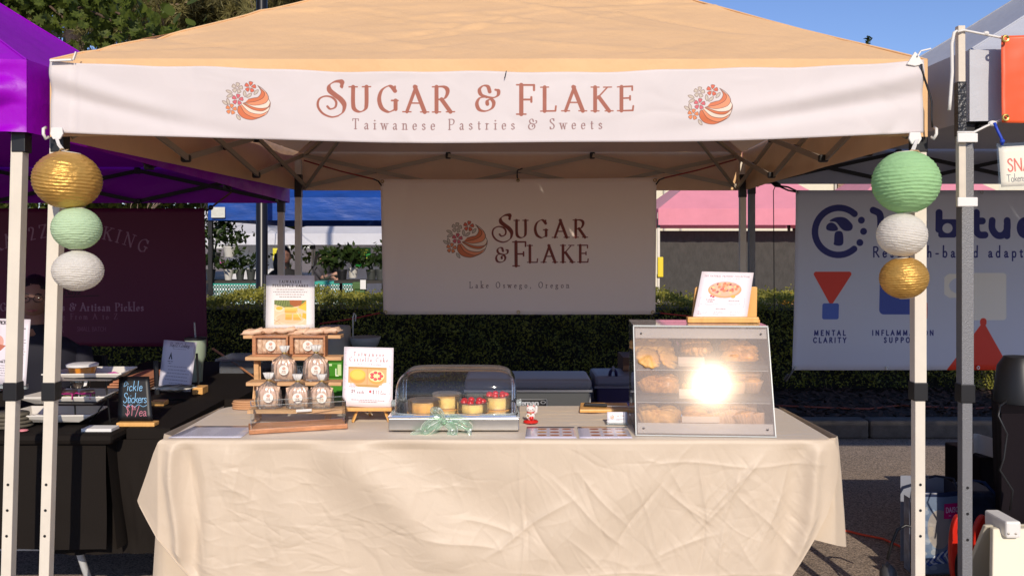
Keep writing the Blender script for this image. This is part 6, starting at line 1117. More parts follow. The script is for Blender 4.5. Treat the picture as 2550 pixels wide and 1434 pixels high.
# seated vendor
m_skin = mat('skin', (.50,.27,.18), .55, var=.06, vscale=20); m_hair = mat('dark_hair', (.012,.008,.006), .5, bump=.6, bscale=120, stretch=(1,1,.1)); m_navy = mat('navy_shirt', (.007,.007,.016), .8, bump=.4, bscale=20)
def person(lb, base, head, shoulder_z, sw, mshirt, mskin=m_skin, mhair=m_hair, turn=0, arms=None, longh=False, group=None, glasses=False, seat_z=.45, hat=None, sc=1.0):
    x, y, z0 = base; t = thing('person', lb, 'person', base, group); hx, hy, hz = head; M = Matrix.Rotation(turn, 3, 'Z')
    b = MB(); V_ = Vector
    # torso rings
    rings = []; sz = shoulder_z
    prof = [(seat_z+z0, .17, .13), (seat_z+z0+.10, .165, .125), (sz-.28, .15, .105), (sz-.12, sw*.46, .115), (sz-.03, sw*.48, .095), (sz+.02, sw*.34, .075), (sz+.05, .062, .062), (sz+.10, .052, .055)]
    n_ = 22
    for i, (z, a, c_) in enumerate(prof):
        f = max(0, (z-sz+.3)/.4); cx_, cy_ = x+(hx-x)*min(1,f), y+(hy-y)*min(1,f)
        for k in range(n_):
            th = 2*math.pi*k/n_; p = M @ V_((a*math.cos(th), c_*math.sin(th), 0)); b.v.append((cx_+p.x, cy_+p.y, z))
    for i in range(len(prof)-1):
        for k in range(n_): b.f.append((i*n_+k, i*n_+(k+1)%n_, (i+1)*n_+(k+1)%n_, (i+1)*n_+k))
    for s_, arm in zip((-1,1), arms or [None,None]):
        sh = V_((hx*.5+x*.5, hy*.5+y*.5, sz-.05))+(M @ V_((s_*sw*.44,0,0))); 
        if arm: e, w_ = V_(arm[0]), V_(arm[1])
        else: e = sh+(M @ V_((s_*.06,-.06,-.27))); w_ = e+(M @ V_((-s_*.05,-.22,-.02)))
        b.tube([sh+V_((0,0,.02)), sh, sh.lerp(e,.5), e], [.03,.058,.052,.045], 12)
        h_ = obj('forearm', MB().tube([e+(e-w_)*.0, e.lerp(w_,.5), w_, w_+(w_-e).normalized()*.05, w_+(w_-e).normalized()*.09], [.042,.036,.026,.036,.022], 12), mskin, t, smooth=True)
        dr = (w_-e).normalized(); sd = dr.cross(V_((0,0,1))).normalized(); tip = w_+dr*.075
        for k in range(4): obj('finger', MB().tube([tip+sd*(.012*(k-1.5)), tip+sd*(.014*(k-1.5))+dr*.03+V_((0,0,-.006)), tip+sd*(.014*(k-1.5))+dr*(.050-.006*abs(k-1.5))+V_((0,0,-.022))], [.0085,.008,.006], 7), mskin, h_, smooth=True)
        obj('thumb', MB().tube([w_+dr*.03-sd*s_*.02, w_+dr*.055-sd*s_*.040, w_+dr*.08-sd*s_*.043], [.010,.009,.007], 7), mskin, h_, smooth=True)
    obj('torso', b, mshirt, t, smooth=True)
    c_ = V_(head)
    def hf(u):
        q = 1.0
        if u.z < 0: q -= .14*abs(u.z)*(1-max(0,-u.y)*.55)
        q += .07*math.exp(-((u.x/.16)**2+((u.z+.12)/.16)**2))*(u.y < 0)        # nose
        q -= .035*(math.exp(-(((abs(u.x)-.33)/.15)**2+((u.z-.08)/.12)**2)))*(u.y < 0)
        return q
    hd = obj('head', MB().ball(c_, (.075*sc,.092*sc,.115*sc), 36, 26, M, hf), mskin, t, smooth=True); obj('neck', MB().tube([V_((hx,hy,sz+.04)), c_-V_((0,0,.07))], [.055,.050], 14), mskin, t, smooth=True)
    P = lambda a, b_, c2: c_+(M @ V_((a,b_,c2)))
    for s_ in (-1,1):
        obj('eye', MB().ball(P(s_*.028,-.078,.010), (.012,.006,.006), 10, 6), mat('eye%d_%d' % (int(hx*100),s_), (.05,.03,.02), .2), hd); obj('eyebrow', MB().tube([P(s_*.014,-.086,.028), P(s_*.03,-.085,.033), P(s_*.045,-.076,.028)], .003, 5), mhair, hd); obj('ear', MB().ball(P(s_*.077,.005,-.005), (.010,.018,.028), 10, 8, M), mskin, hd, smooth=True)
    obj('mouth', MB().tube([P(-.024,-.076,-.055), P(0,-.086,-.058), P(.024,-.076,-.055)], [.003,.006,.003], 7), mat('lips%d' % int(hx*100), (.35,.10,.09), .5), hd)
    hb_ = MB().ball(c_+(M @ V_((0,.016,.020))), (.086*sc,.094*sc,.115*sc), 30, 18, M, lambda u: (1 if (u.z > .22 or u.y > .0 or abs(u.x) > .85) else .86)*(1+.02*math.sin(u.x*30+u.z*20)))
    if longh:
        n0 = None; hb_.tube([P(0,.07,.05), P(.01,.10,-.08), P(.0,.12,-.2), P(0,.11,-.32)], [.07,.075,.065,.03], 14); hb_.tube([P(-.07,.02,.04), P(-.085,.02,-.08), P(-.08,-.02,-.22)], [.03,.034,.02], 10)
    obj('hair', hb_, mhair, t, smooth=True)
    if glasses:
        g = MB()
        for s_ in (-1,1): g.tube([P(s_*.032+.024*math.cos(q), -.098, .006+.018*math.sin(q)) for q in np.linspace(0,6.2832,18)], .0018, 5); g.tube([P(s_*.056,-.098,.012), P(s_*.078,-.02,.012)], .0018, 5)
        g.tube([P(-.009,-.098,.010), P(.009,-.098,.010)], .0018, 5); obj('glasses', g, m_blk, t)
    if seat_z > .3 and z0 < .2:
        for s_ in (-1,1): obj('leg', MB().tube([V_((x,y,z0+.47))+(M @ V_((s_*.09,0,0))), V_((x,y,z0+.50))+(M @ V_((s_*.11,-.40,0))), V_((x,y,z0+.10))+(M @ V_((s_*.12,-.42,0))), V_((x,y,z0+.05))+(M @ V_((s_*.12,-.50,0)))], [.085,.065,.045,.04], 12), m_navy, t, smooth=True)
    return t
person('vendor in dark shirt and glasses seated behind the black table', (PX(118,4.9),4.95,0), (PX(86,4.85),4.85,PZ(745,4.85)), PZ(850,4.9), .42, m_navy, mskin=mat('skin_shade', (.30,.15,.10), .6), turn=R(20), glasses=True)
fc = thing('folding_chair', 'black folding chair under the seated vendor', 'chair', (PX(118,4.9),5.0,0))
obj('seat', MB().b2((PX(118,4.9)-.2,4.78,.40),(PX(118,4.9)+.2,5.16,.43)), m_blk, fc); obj('backrest', MB().b2((PX(118,4.9)-.2,5.17,.60),(PX(118,4.9)+.2,5.19,.82)), m_blk, fc)
for s_ in (-1,1):
    for y_ in (4.8,5.17): obj('leg', MB().tube([(PX(118,4.9)+s_*.19,y_,.0),(PX(118,4.9)+s_*.19,y_,.40 if y_ < 5 else .82)], .011, 8), m_blkm, fc)

# ------------------------------------------------------------------ things kept behind the stall
def cooler(px0, px1, pyt, d_, zb_, hh, mb, ml, lb, text=None):
    x0, x1 = PX(px0,d_), PX(px1,d_); zt_ = PZ(pyt,d_); t = thing('cooler', lb, 'cooler', ((x0+x1)/2,d_+.2,zb_)); dp = .36
    obj('body', MB().add([(x0+.02,d_+.01,zb_),(x1-.02,d_+.01,zb_),(x1-.02,d_+dp-.01,zb_),(x0+.02,d_+dp-.01,zb_),(x0,d_,zt_-.065),(x1,d_,zt_-.065),(x1,d_+dp,zt_-.065),(x0,d_+dp,zt_-.065)], [(0,1,5,4),(1,2,6,5),(2,3,7,6),(3,0,4,7),(0,3,2,1),(4,5,6,7)]), mb, t, bevel=.015)
    obj('lid', MB().b2((x0-.008,d_-.008,zt_-.063),(x1+.008,d_+dp+.008,zt_)), ml, t, bevel=.02); obj('lid_rim', MB().b2((x0-.012,d_-.013,zt_-.075),(x1+.012,d_-.002,zt_-.060)), ml, t, bevel=.003)
    for s_ in (x0-.012, x1+.002): obj('handle', MB().b2((s_,d_+.10,zt_-.16),(s_+.010,d_+.26,zt_-.10)), ml, t, bevel=.004)
    return t, x0, x1, zt_
m_cg = mat('cooler_grey', (.075,.08,.085), .5, bump=.2, bscale=200, bdist=.001); m_cl = mat('cooler_lid', (.30,.31,.34), .45); m_cp = mat('cooler_purple', (.012,.008,.075), .4); m_cpl = mat('cooler_lid_grey', (.16,.17,.24), .45)
t, x0, x1, z_ = cooler(1160, 1470, 944, 5.3, .26, .4, m_cg, m_cl, 'large grey hard cooler behind the cake dome')
cv = Cv(120, 40, 3, '1e2024'); cv.frame(1, 1, 119, 39, 2, '8a8e96'); cv.text('Coleman', 58, 28, 24, 'b8bcc4', anchor='c', wt=.16, thin=.12, style='sans', fit=78, xh=1.1); cv.ell(108, 16, 6, 6, 'b8bcc4', ring=1.5)
cv2 = cv.image('cooler_badge'); card('badge', [W(1250,1014,5.295),W(1364,1014,5.295),W(1364,993,5.295),W(1250,993,5.295)], cv2, t, thick=.002)
obj('crate', MB().b2((x0-.02,5.28,.0),(x1+.02,5.68,.255)), mat('crate_grey', (.09,.09,.09), .7), label='grey plastic crate the large cooler stands on', cat='crate', bevel=.01)
t, x0, x1, z_ = cooler(1484, 1580, 936, 5.5, .22, .4, m_cp, m_cpl, 'small dark purple cooler with upright handle')
obj('bail_handle', MB().tube([W(1518,938,5.52), W(1520,925,5.5), W(1527,915,5.5), W(1534,926,5.5), W(1535,938,5.52)], .010, 8), m_cp, t, smooth=True); obj('stopper', MB().ball(W(1527,918,5.48), (.010,.008,.018), 10, 6), m_cpl, t, smooth=True)
obj('crate', MB().b2((x0-.02,5.48,.0),(x1+.02,5.88,.215)), mat('crate_dark', (.03,.03,.03), .7), label='dark crate the purple cooler stands on', cat='crate', bevel=.01)
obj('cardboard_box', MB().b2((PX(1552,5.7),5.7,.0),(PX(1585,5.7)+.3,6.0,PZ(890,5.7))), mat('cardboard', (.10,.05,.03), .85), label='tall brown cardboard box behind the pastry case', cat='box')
m_pail = mat('grey_pail', (.30,.29,.27), .5); pz = PZ(814,4.9); obj('pail', MB().lathe((PX(830,4.9),4.95,.62), [(.082,0),(.086,pz-.63),(.083,pz-.62)], 32), m_pail, smooth='auto', label='pale grey cylindrical water container behind the tiered stand', cat='container')
bs = thing('wash_basin', 'grey plastic wash basin with a thin wire tap behind the tiered stand', 'basin', (PX(905,4.9),4.9,PZ(868,4.9)))
obj('basin', MB().lathe((PX(905,4.9),4.95,PZ(872,4.9)), [(.055,0),(.075,.03),(.088,.068),(.084,.070),(.070,.03),(.0001,.01)], 32), mat('basin_grey', (.26,.29,.31), .4), bs, smooth=True); obj('tap_wire', MB().tube([W(879,850,4.9), W(879,790,4.9), W(882,778,4.9), W(886,785,4.9), W(885,800,4.9)], .004, 6), m_wl, bs, smooth=True)
cb_ = obj('side_table', MB().b2((PX(560,4.9),4.72,.60),(PX(950,4.9),5.2,.62)).b2((PX(570,4.9),4.74,0),(PX(580,4.9),4.78,.60)).b2((PX(930,4.9),4.74,0),(PX(940,4.9),4.78,.60)).b2((PX(570,4.9),5.14,0),(PX(580,4.9),5.18,.60)).b2((PX(930,4.9),5.14,0),(PX(940,4.9),5.18,.60)), m_bcl, label='low dark side table behind the stall holding supplies', cat='side table')
obj('basin_stand', MB().b2((PX(878,4.9),4.88,.621),(PX(934,4.9),5.02,PZ(873,4.9))), m_bcl, label='dark stand under the wash basin', cat='stand')
cv = Cv(90, 60, 3, '1f3a22'); cv.text('DISPOSABLE', 45, 26, 12, 'd8e4d0', style='sans', wt=.16, anchor='c'); cv.text('VINYL', 45, 50, 22, 'e8f0e0', style='sans', wt=.2, anchor='c'); im_v = cv.image('glove_box')
cv = Cv(90, 60, 3, '3f8a1c'); cv.rect(5, 6, 46, 14, 'd0e8b0'); cv.text('L', 60, 52, 26, 'f0f8e0', style='sans', wt=.2); cv.rect(70, 8, 86, 52, 'c8e0a0'); im_g = cv.image('glove_box_l')
for (a, b_, im, lb, c_) in ((722,780,im_v,'dark green glove box reading Vinyl seen through the stand',(.01,.035,.012)),(800,852,im_g,'bright green glove box to the right inside the tiered stand',(.05,.25,.01))):
    g = thing('glove_box', lb, 'box', W((a+b_)/2,940,4.75)); z1_ = PZ(902,4.75); obj('carton', MB().b2((PX(a,4.75),4.755,.621),(PX(b_,4.75),4.87,z1_)), mat('carton%d' % a, c_, .5), g, bevel=.002); card('printed_face', [W(a,940,4.753),W(b_,940,4.753),W(b_,902,4.753),W(a,902,4.753)], im, g, thick=.0005)
m_bin = clear('bin_plastic', (.8,.82,.85), .2, haze=.25, hcol=(.4,.42,.46)); bn = thing('storage_bin', 'translucent plastic bin behind the left side of the stall', 'bin', (PX(600,5),5.0,.6))
obj('tub', MB().b2((PX(545,5.0),5.0,.62),(PX(645,5.0),5.25,PZ(900,5))), m_bin, bn, bevel=.01); obj('lid', MB().b2((PX(542,5.0)-.01,4.98,PZ(900,5)+.001),(PX(648,5.0)+.01,5.27,PZ(893,5))), m_bin, bn, bevel=.004); obj('bin_stand', MB().b2((PX(540,5.0),4.97,.0),(PX(655,5.0),5.28,.618)), m_bcl, bn)
st_ = obj('wooden_stick', MB().tube([W(530,868,5.3), W(600,915,5.0), W(642,945,4.8)], [.007,.006,.004], 7), m_wood_d, label='thin brown wooden stick leaning left of the tiered stand', cat='stick')
cs = thing('kraft_bag_stack', 'small stack of folded kraft bags at the left rear of the cloth', 'paper bags', (PX(612,3.9),3.9,ZT))
for i in range(4): obj('folded_bag', MB().lathe((PX(612,3.88)+.003*(i%2),3.90,ZT+.0005+i*.009), [(.062,0),(.066,.004),(.062,.008)], 26, sy=.6, wob=lambda a, k, i=i: .03*math.sin(2*a+i)), mat('kraft_roll%d' % i, (.55,.30,.15), .7), cs, smooth=True)

# ------------------------------------------------------------------ right side: stall with sign, bags, A-board
stk = thing('wooden_stick', 'pale wooden pole strapped to the grey tent leg, black tape round it', 'pole', W(2392,515,3.02)); d_ = 3.02
obj('pole', MB().beam(W(2393,515,d_), W(2391,66,d_), .024), m_wood if False else mat('pale_pole', (.66,.58,.46), .5, var=.08, vscale=20), stk, bevel=.002); obj('black_tape', MB().beam(W(2391.6,340,d_), W(2391.2,205,d_), .029), mat('black_tape', (.015,.015,.017), .3, bump=1, bscale=60, bdist=.006), stk, bevel=.002)
for y0_, y1_ in ((333,356),(492,515)): obj('velcro_strap', MB().b2((PX(2380,3.0),2.985,PZ(y1_,3.0)),(PX(2430,3.0),2.995,PZ(y0_,3.0))), m_wp, stk, bevel=.003)
obj('loose_rope', MB().tube([W(2384,78,3.0), W(2376,82,3.0), W(2370,110,3.0), W(2371,180,3.0), W(2366,250,3.0), W(2364,275,3.0)], .0055, 7), m_str_, stk, smooth=True); obj('rope', MB().tube([W(2385,80,2.99), W(2400,76,3.0), W(2440,84,3.0), W(2480,92,3.0), W(2505,97,3.0)], .004, 6), m_str_, stk, smooth=True); obj('rope_knot', MB().ball(W(2456,84,3.0), (.010,.008,.008), 8, 5), m_str_, stk)
obj('rope', MB().tube([W(2384,330,2.99), W(2425,330,2.99), W(2455,315,3.0), W(2480,305,3.0), W(2508,293,3.0)], .004, 6), m_str_, stk, smooth=True); obj('rope_knot', MB().ball(W(2472,308,3.0), (.016,.008,.010), 8, 5), m_str_, stk)
ob = thing('banner', 'bright orange vinyl banner cut off by the right edge', 'banner', W(2540,304,2.98)); U, Vv = np.meshgrid(np.linspace(0,1,60), np.linspace(0,1,30), indexing='ij')
P = np.stack([PX(2494,2.98)+.004*Vv+U*.9, 2.98+.005*np.sin(U*40)*0+.008*np.sin(U*17+Vv)+.003*snoise(U*4,Vv,8,3), PZ(306,2.98)+(PZ(88,2.98)-PZ(306,2.98))*Vv], -1); obj('banner_cloth', MB().grid(P), mat('orange_vinyl', (.80,.105,.025), .45, bump=.15, bscale=20), ob, smooth=True, solid=.001)
for y_ in (97,293): obj('grommet', grom(W(2504,y_,2.968), .009, .004), mat('brass%d' % y_, (.65,.45,.12), .3, metal=1), ob)
cv = Cv(150, 100, 3, 'eadfce'); cv.text('SNAP', 18, 62, 30, 'd0563a', style='sans', wt=.12); cv.text('Tokens accepted', 14, 88, 17, '5a5a5c', style='sans', wt=.10, xh=1.1); 
sn = thing('sign', 'cream sign starting SN and Token hanging at the right edge', 'sign', W(2510,470,2.98)); card('sign_sheet', [W(2494,466,2.98),W(2644,458,2.98),W(2638,358,2.98),W(2487,366,2.98)], cv.image('token_sign'), sn, thick=.002); obj('plastic_sleeve', MB().add([W(2488,474,2.972),W(2650,466,2.972),W(2644,350,2.972),W(2481,358,2.972)], [(0,1,2,3)]), m_acr, sn, solid=.001)
obj('blue_cord', MB().tube([W(2476,306,2.98), W(2484,325,2.975), W(2494,345,2.97), W(2496,362,2.97)], .005, 6), mat('blue_cord', (.01,.05,.45), .5), sn, smooth=True); obj('cord_knot', MB().ball(W(2496,352,2.965), .008, 8, 5), mat('blue_knot', (.01,.05,.45), .5), sn)
rt = thing('table', 'black-draped table cut off by the right edge', 'table', (2.05,3.6,0)); m_bl2 = mat('black_drape', (.008,.005,.007), .8, bump=.3, bscale=150, bdist=.001, spec=.15)
def rr_(px_, py_, d): return W(px_, py_, d)
x0 = PX(2470,3.75); zt_ = PZ(992,3.9)
obj('tabletop', MB().add([(PX(2468,4.1),4.1,.80),(3.2,4.1,.80),(3.2,3.5,.80),(PX(2494,3.5),3.5,.80),(PX(2468,4.1),4.1,.78),(3.2,4.1,.78),(3.2,3.5,.78),(PX(2494,3.5),3.5,.78)], [(0,3,2,1),(4,5,6,7),(0,1,5,4),(1,2,6,5),(2,3,7,6),(3,0,4,7)]), m_bl2, rt)
U, Vv = np.meshgrid(np.linspace(0,1,50), np.linspace(0,1,30), indexing='ij'); sheet('side_cloth', np.stack([PX(2494,3.5)+(PX(2468,4.1)-PX(2494,3.5))*U+.02*Vv*(1+np.sin(U*16)*.5), 3.5+.6*U, .79-.62*Vv], -1), m_bl2, rt); sheet('front_cloth', np.stack([PX(2494,3.5)+1.2*U, 3.5-.02*Vv*np.sin(U*40)+0*U, .79-.62*Vv], -1), m_bl2, rt)
for x_, y_ in ((2.05,3.6),(2.3,4.0)): obj('leg', MB().tube([(x_,y_,.78),(x_,y_,0)], .014, 8), m_blkm, rt)
obj('black_speaker', MB().lathe((PX(2556,3.7),3.75,.802), [(.10,0),(.10,.02),(.085,.15),(.06,.19),(.0001,.19)], 28), m_blk, smooth='auto', label='black rounded speaker on the black-draped table', cat='speaker')
wire = obj('power_cable', MB().tube([W(2505,1000,3.6), W(2490,1010,3.48), W(2486,1035,3.46), W(2508,1080,3.46), W(2500,1140,3.45), W(2490,1170,3.45), W(2522,1220,3.44), W(2515,1270,3.44)], .004, 6), m_blk, smooth=True, label='thin black cable hanging down the black-draped table', cat='cable')
obj('white_cloth', MB().grid(np.stack([PX(2424,4.6)+.28*U[:, :], 4.6+.05*np.sin(U*9), PZ(1080,4.6)-.10*Vv-.06*U], -1)), mat('white_linen', (.6,.58,.56), .7), smooth=True, solid=.003, label='crumpled white linen low beside the black-draped table', cat='cloth'); obj('linen_stand', MB().b2((PX(2420,4.7),4.62,0),(PX(2420,4.7)+.5,5.0,.36)), m_bl2, label='dark box low behind the grey tent leg', cat='box', bevel=.01)
# shopping bag
G0 = lambda py_: H*F/(py_-HY)
bgx0, bgx1, bd_ = PX(2268,3.95), PX(2392,3.95), 3.95; zt_ = PZ(1222,3.95); sb = thing('shopping_bag', 'pale blue shopping bag with a pink label standing behind the right post', 'bag', ((bgx0+bgx1)/2,4.05,0))
cv = Cv(140, 210, 2, '6f7f96'); cv.rect(0, 0, 140, 12, '2a3450'); 
for i in range(70): cv.ell(rng.uniform(0,60), rng.uniform(40,200), rng.uniform(3,12), rng.uniform(3,9), ['aab6c4','8f9fb4','c6c2b8','5a7090'][i % 4], al=.5)
cv.ell(75, 95, 34, 50, 'b8a48c', al=.6)
for i in range(9): cv.line([(20+i*10,190-i*4),(30+i*11,178-i*5),(46+i*10,186-i*4),(60+i*9,180)], 4, ['20409a','e0e4ea'][i % 2], al=.8)
cv.rect(88, 30, 138, 68, 'd01870'); cv.text('DAISO', 93, 52, 12, 'f4e8f0', style='sans', wt=.16, fit=41); bars(cv, 96, 116, 59, 1, 3, 2.5, 'f0d0e0')
im_b = cv.image('shopping_bag_print'); U, Vv = np.meshgrid(np.linspace(0,1,30), np.linspace(0,1,30), indexing='ij')
obj('front_panel', MB().grid(np.stack([bgx0+(bgx1-bgx0)*(U*(1-.08*Vv*0)+.04*(1-Vv)*(1-2*U)), 3.95+.02*np.sin(U*3.14)*-1+.006*snoise(U*3,Vv*3,3,4), .01+(zt_-.01)*Vv], -1)), mat('bag_print', (.5,.5,.5), .3, img=im_b), sb, smooth=True, solid=.002)
obj('back_panel', MB().b2((bgx0+.02,4.10,.01),(bgx1,4.103,zt_+.03)), mat('bag_grey', (.25,.27,.33), .5), sb); obj('side_panel', MB().b2((bgx1-.002,3.952,.01),(bgx1,4.099,zt_+.02)), mat('bag_navy', (.02,.02,.04), .5), sb); obj('side_panel', MB().b2((bgx0,3.962,.01),(bgx0+.002,4.02,zt_-.035)), mat('bag_pale_side', (.20,.24,.32), .35, var=.5, vscale=20), sb)
obj('handle', MB().tube([W(2275,1225,3.94), W(2285,1195,3.98), W(2330,1184,4.02), W(2375,1192,3.98), W(2388,1225,3.94)], .012, 8, flat=.4), mat('bag_handle', (.015,.018,.04), .6), sb, smooth=True)
b2_ = thing('shopping_bag', 'dark blue-black shopping bag behind the grey tent leg', 'bag', (PX(2420,4.1),4.15,0)); obj('bag_body', MB().b2((PX(2396,4.0),4.0,.005),(PX(2492,4.0),4.2,PZ(1225,4.0))), mat('dark_bag', (.012,.014,.025), .45, var=.5, vscale=12, col2=(.05,.07,.12)), b2_, bevel=.02); obj('handle', MB().tube([W(2400,1225,4.0), W(2420,1195,4.02), W(2450,1200,4.02), W(2480,1232,4.0)], .014, 8, flat=.4), mat('blue_handle', (.03,.07,.2), .5), b2_, smooth=True)
# red folding stool: two oval plates with slots
m_rd = mat('red_stool', (.62,.02,.008), .35)
for i, (cx_, cy_, rx_, ry_, dd_) in enumerate(((2390,1375,22,92,3.62),(2452,1372,28,88,3.66))):
    t = thing('folding_stool', ['left red plastic folding stool leaning by the grey leg','right red plastic folding stool behind the white A-board'][i], 'stool', W(cx_,cy_+ry_,dd_), 'red folding stools')
    c0 = W(cx_,cy_,dd_); obj('seat_shell', MB().slab([(rx_*dd_/F*math.cos(a),ry_*dd_/F*math.sin(a)) for a in np.linspace(0,6.2832,36,endpoint=False)], c0, (1,0,0), (0,0,1), -.03), m_rd, t, bevel=.006); obj('hand_slot', MB().slab([(.010*math.cos(a),.030*math.sin(a)) for a in np.linspace(0,6.2832,20,endpoint=False)], c0+Vector((0,-.001,.085)), (1,0,0), (0,0,1), .001), m_blk, t); obj('recess', MB().slab([(rx_*.6*dd_/F*math.cos(a),ry_*.45*dd_/F*math.sin(a)) for a in np.linspace(0,6.2832,28,endpoint=False)], c0+Vector((0,-.001,-.06)), (1,0,0), (0,0,1), .001), m_blk, t)
# A-board
m_ab = mat('cream_board', (.74,.68,.52), .5, bump=.05, bscale=10); ab = thing('a_board', 'cream plastic A-board sign cut off at the lower right corner', 'sign board', (PX(2520,3.2),3.3,0))
A1 = W(2458,1311,3.25); B1 = Vector((PX(2425,3.08), 3.10, .0)); 
obj('front_board', MB().add([A1+Vector((.012,-.02,0)), Vector((2.5,3.23,A1.z)), Vector((2.5,3.02,0)), Vector((PX(2476,3.0),3.02,0)), A1+Vector((.012,.005,0)), Vector((2.5,3.255,A1.z)), Vector((2.5,3.045,0)), Vector((PX(2476,3.0),3.045,0))], [(0,3,2,1),(4,5,6,7),(0,1,5,4),(1,2,6,5),(2,3,7,6),(3,0,4,7)]), m_ab, ab, bevel=.004)
obj('rear_board', MB().add([A1+Vector((0,.01,0)), Vector((2.5,3.30,A1.z)), Vector((2.5,3.62,0)), Vector((PX(2395,3.5),3.58,0)), A1+Vector((0,.03,0)), Vector((2.5,3.32,A1.z)), Vector((2.5,3.64,0)), Vector((PX(2395,3.5),3.60,0))], [(0,3,2,1),(4,5,6,7),(0,1,5,4),(1,2,6,5),(2,3,7,6),(3,0,4,7)]), m_ab, ab, bevel=.004)
obj('hinge_clip', MB().b2((PX(2502,3.2),3.19,PZ(1338,3.2)),(PX(2540,3.2),3.34,PZ(1296,3.2))), m_wp, ab, bevel=.008)
for x_ in (2512,2530): obj('rivet', MB().lathe(W(x_,1328,3.188), [(.004,0),(.003,.002),(.0001,.003)], 10, Matrix.Rotation(R(90),3,'X')), m_tin, ab)
# cords on the ground
oc = [(2005,1310),(2110,1325),(2150,1335),(2200,1345),(2245,1365),(2290,1390),(2330,1415),(2400,1440)]; obj('extension_cord', MB().tube([Vector((PX(x_,G0(y_)),G0(y_),.008)) for x_, y_ in oc], .006, 7), mat('orange_cord', (.80,.09,.04), .5), smooth=True, label='orange-red extension cord on the asphalt right of the tablecloth', cat='cord')
oc = [(1930,998),(2050,1003),(2150,1010),(2260,1025),(2400,1030),(2560,1032)]; obj('extension_cord', MB().tube([Vector((PX(x_,7.3),7.3+.1*math.sin(x_*.02),PZ(y_,7.3)*0+.135)) for x_, y_ in oc], .008, 7), mat('dull_orange_cord', (.35,.08,.04), .6), smooth=True, label='orange extension cord running across the bark mulch', cat='cord')
ad = thing('power_adapter', 'black cable and adapter standing on the ground by the right post', 'adapter', Vector((PX(2215,3.6),3.6,0))); 
obj('cable', MB().tube([W(2210,1392,3.55), W(2222,1350,3.55), W(2235,1318,3.55), W(2255,1307,3.55), W(2280,1312,3.55), W(2296,1335,3.55)], .006, 7), m_blk, ad, smooth=True); obj('weight_bag', MB().ball(W(2213,1432,3.6), (.035,.04,.068), 16, 10, f=lambda u: 1+.07*math.sin(u.z*9+u.x*7)-.25*max(0,u.z)), mat('grey_black_bag', (.06,.06,.062), .4), ad, smooth=True)
# ------------------------------------------------------------------ stalls across the lane
m_sw = fabric('white_sidewall', (.82,.82,.84), .3)
U, Vv = np.meshgrid(np.linspace(0,1,40), np.linspace(0,1,16), indexing='ij')
obj('sidewall', MB().grid(np.stack([-4.45+2.9*U, 20.2+.05*np.sin(U*30), 1.62*(1-Vv)], -1)), m_sw, t_wb, smooth=True); obj('sidewall', MB().grid(np.stack([-5.9+1.3*U, 18.4+.03*np.sin(U*50), 1.5*(1-Vv)], -1)), m_sw, t_wa, smooth=True)
cv = Cv(60, 44, 4, '1c5a2a'); cv.ell(30, 16, 26, 12, '3c8a34'); cv.ell(14, 12, 9, 7, 'd8c860'); cv.text('GARDEN', 30, 24, 9, 'f0e090', style='sans', wt=.22, anchor='c'); cv.text('FRESH', 30, 38, 9, 'd8e8b0', style='sans', wt=.2, anchor='c'); im1 = cv.image('poster_a')
cv = Cv(60, 72, 4, '1f7a2c'); 
for i in range(6): cv.rect(10+(i*7)%9, 6+i*10, 50-(i*5)%11, 11+i*10, 'e8d838' if i < 4 else 'e8e8e0')
im2 = cv.image('poster_b'); cv = Cv(30, 50, 3, 'd8cc30'); cv.rect(4, 30, 26, 48, 'e8e8e8'); im3 = cv.image('poster_c')
for (a, b_, y0_, y1_, im, lb, d_) in ((785,824,656,626,im1,'green poster with yellow lettering behind the two far vendors',19.0),(885,923,664,617,im2,'green price poster with yellow lines in the right far tent',17.6),(679,697,650,618,im3,'yellow and white notice left of the rear tent posts',17.2)):
    card('poster', [W(a,y0_,d_),W(b_,y0_,d_),W(b_,y1_,d_),W(a,y1_,d_)], im, thick=.01, label=lb, cat='poster')
cv = Cv(64, 32, 4, 'dfe3e0')
for i in range(32):
    for j in range(16):
        if (i+j) % 2: cv.rect(i*2, j*2, i*2+2, j*2+2, '1d4a3a')
    if i % 2 == 0: cv.rect(i*2, 0, i*2+2, 32, '1d5a48', al=.45)
cv.rect(0, 0, 64, 3, '2f9a86'); im4 = cv.image('gingham')
for (a, b_, lb) in ((530,642,'far table under a green gingham cloth, left of the lamp post'),(782,886,'far table under a green gingham cloth in front of two vendors')):
    d_ = 16.9; t = thing('table', lb, 'table', (PX((a+b_)/2,d_),d_,0), 'gingham-covered far tables'); zt_ = PZ(701,d_); card('front_cloth', [(PX(a,d_),d_-.03,.1),(PX(b_,d_),d_-.03,.1),(PX(b_,d_),d_,zt_),(PX(a,d_),d_,zt_)], im4, t, n=20)
    obj('tabletop', MB().b2((PX(a,d_),d_+.01,zt_-.03),(PX(b_,d_),d_+.7,zt_)), mat('teal_top%d' % a, (.10,.35,.30), .7), t)
    for x_ in (PX(a,d_)+.05, PX(b_,d_)-.05): obj('leg', MB().tube([(x_,d_+.4,zt_-.03),(x_,d_+.4,0)], .015, 6), m_blkm, t)
m_shirt = mat('charcoal_shirt', (.05,.045,.05), .8, bump=.3, bscale=20); m_black = mat('black_shirt', (.012,.011,.012), .8)
hx, hy = PX(797,17.6), 17.7
person('far vendor with ponytail in charcoal shirt reaching over the gingham table', (hx,hy,0), (hx,hy,PZ(645,17.6)), PZ(662,17.6), .40, m_shirt, turn=R(60), longh=True, arms=[((hx+.05,17.5,PZ(690,17.6)),(hx+.25,17.4,PZ(690,17.6))),((hx+.15,17.4,PZ(688,17.6)),(hx+.32,17.35,PZ(682,17.6)))], group='vendors across the lane', seat_z=.3)
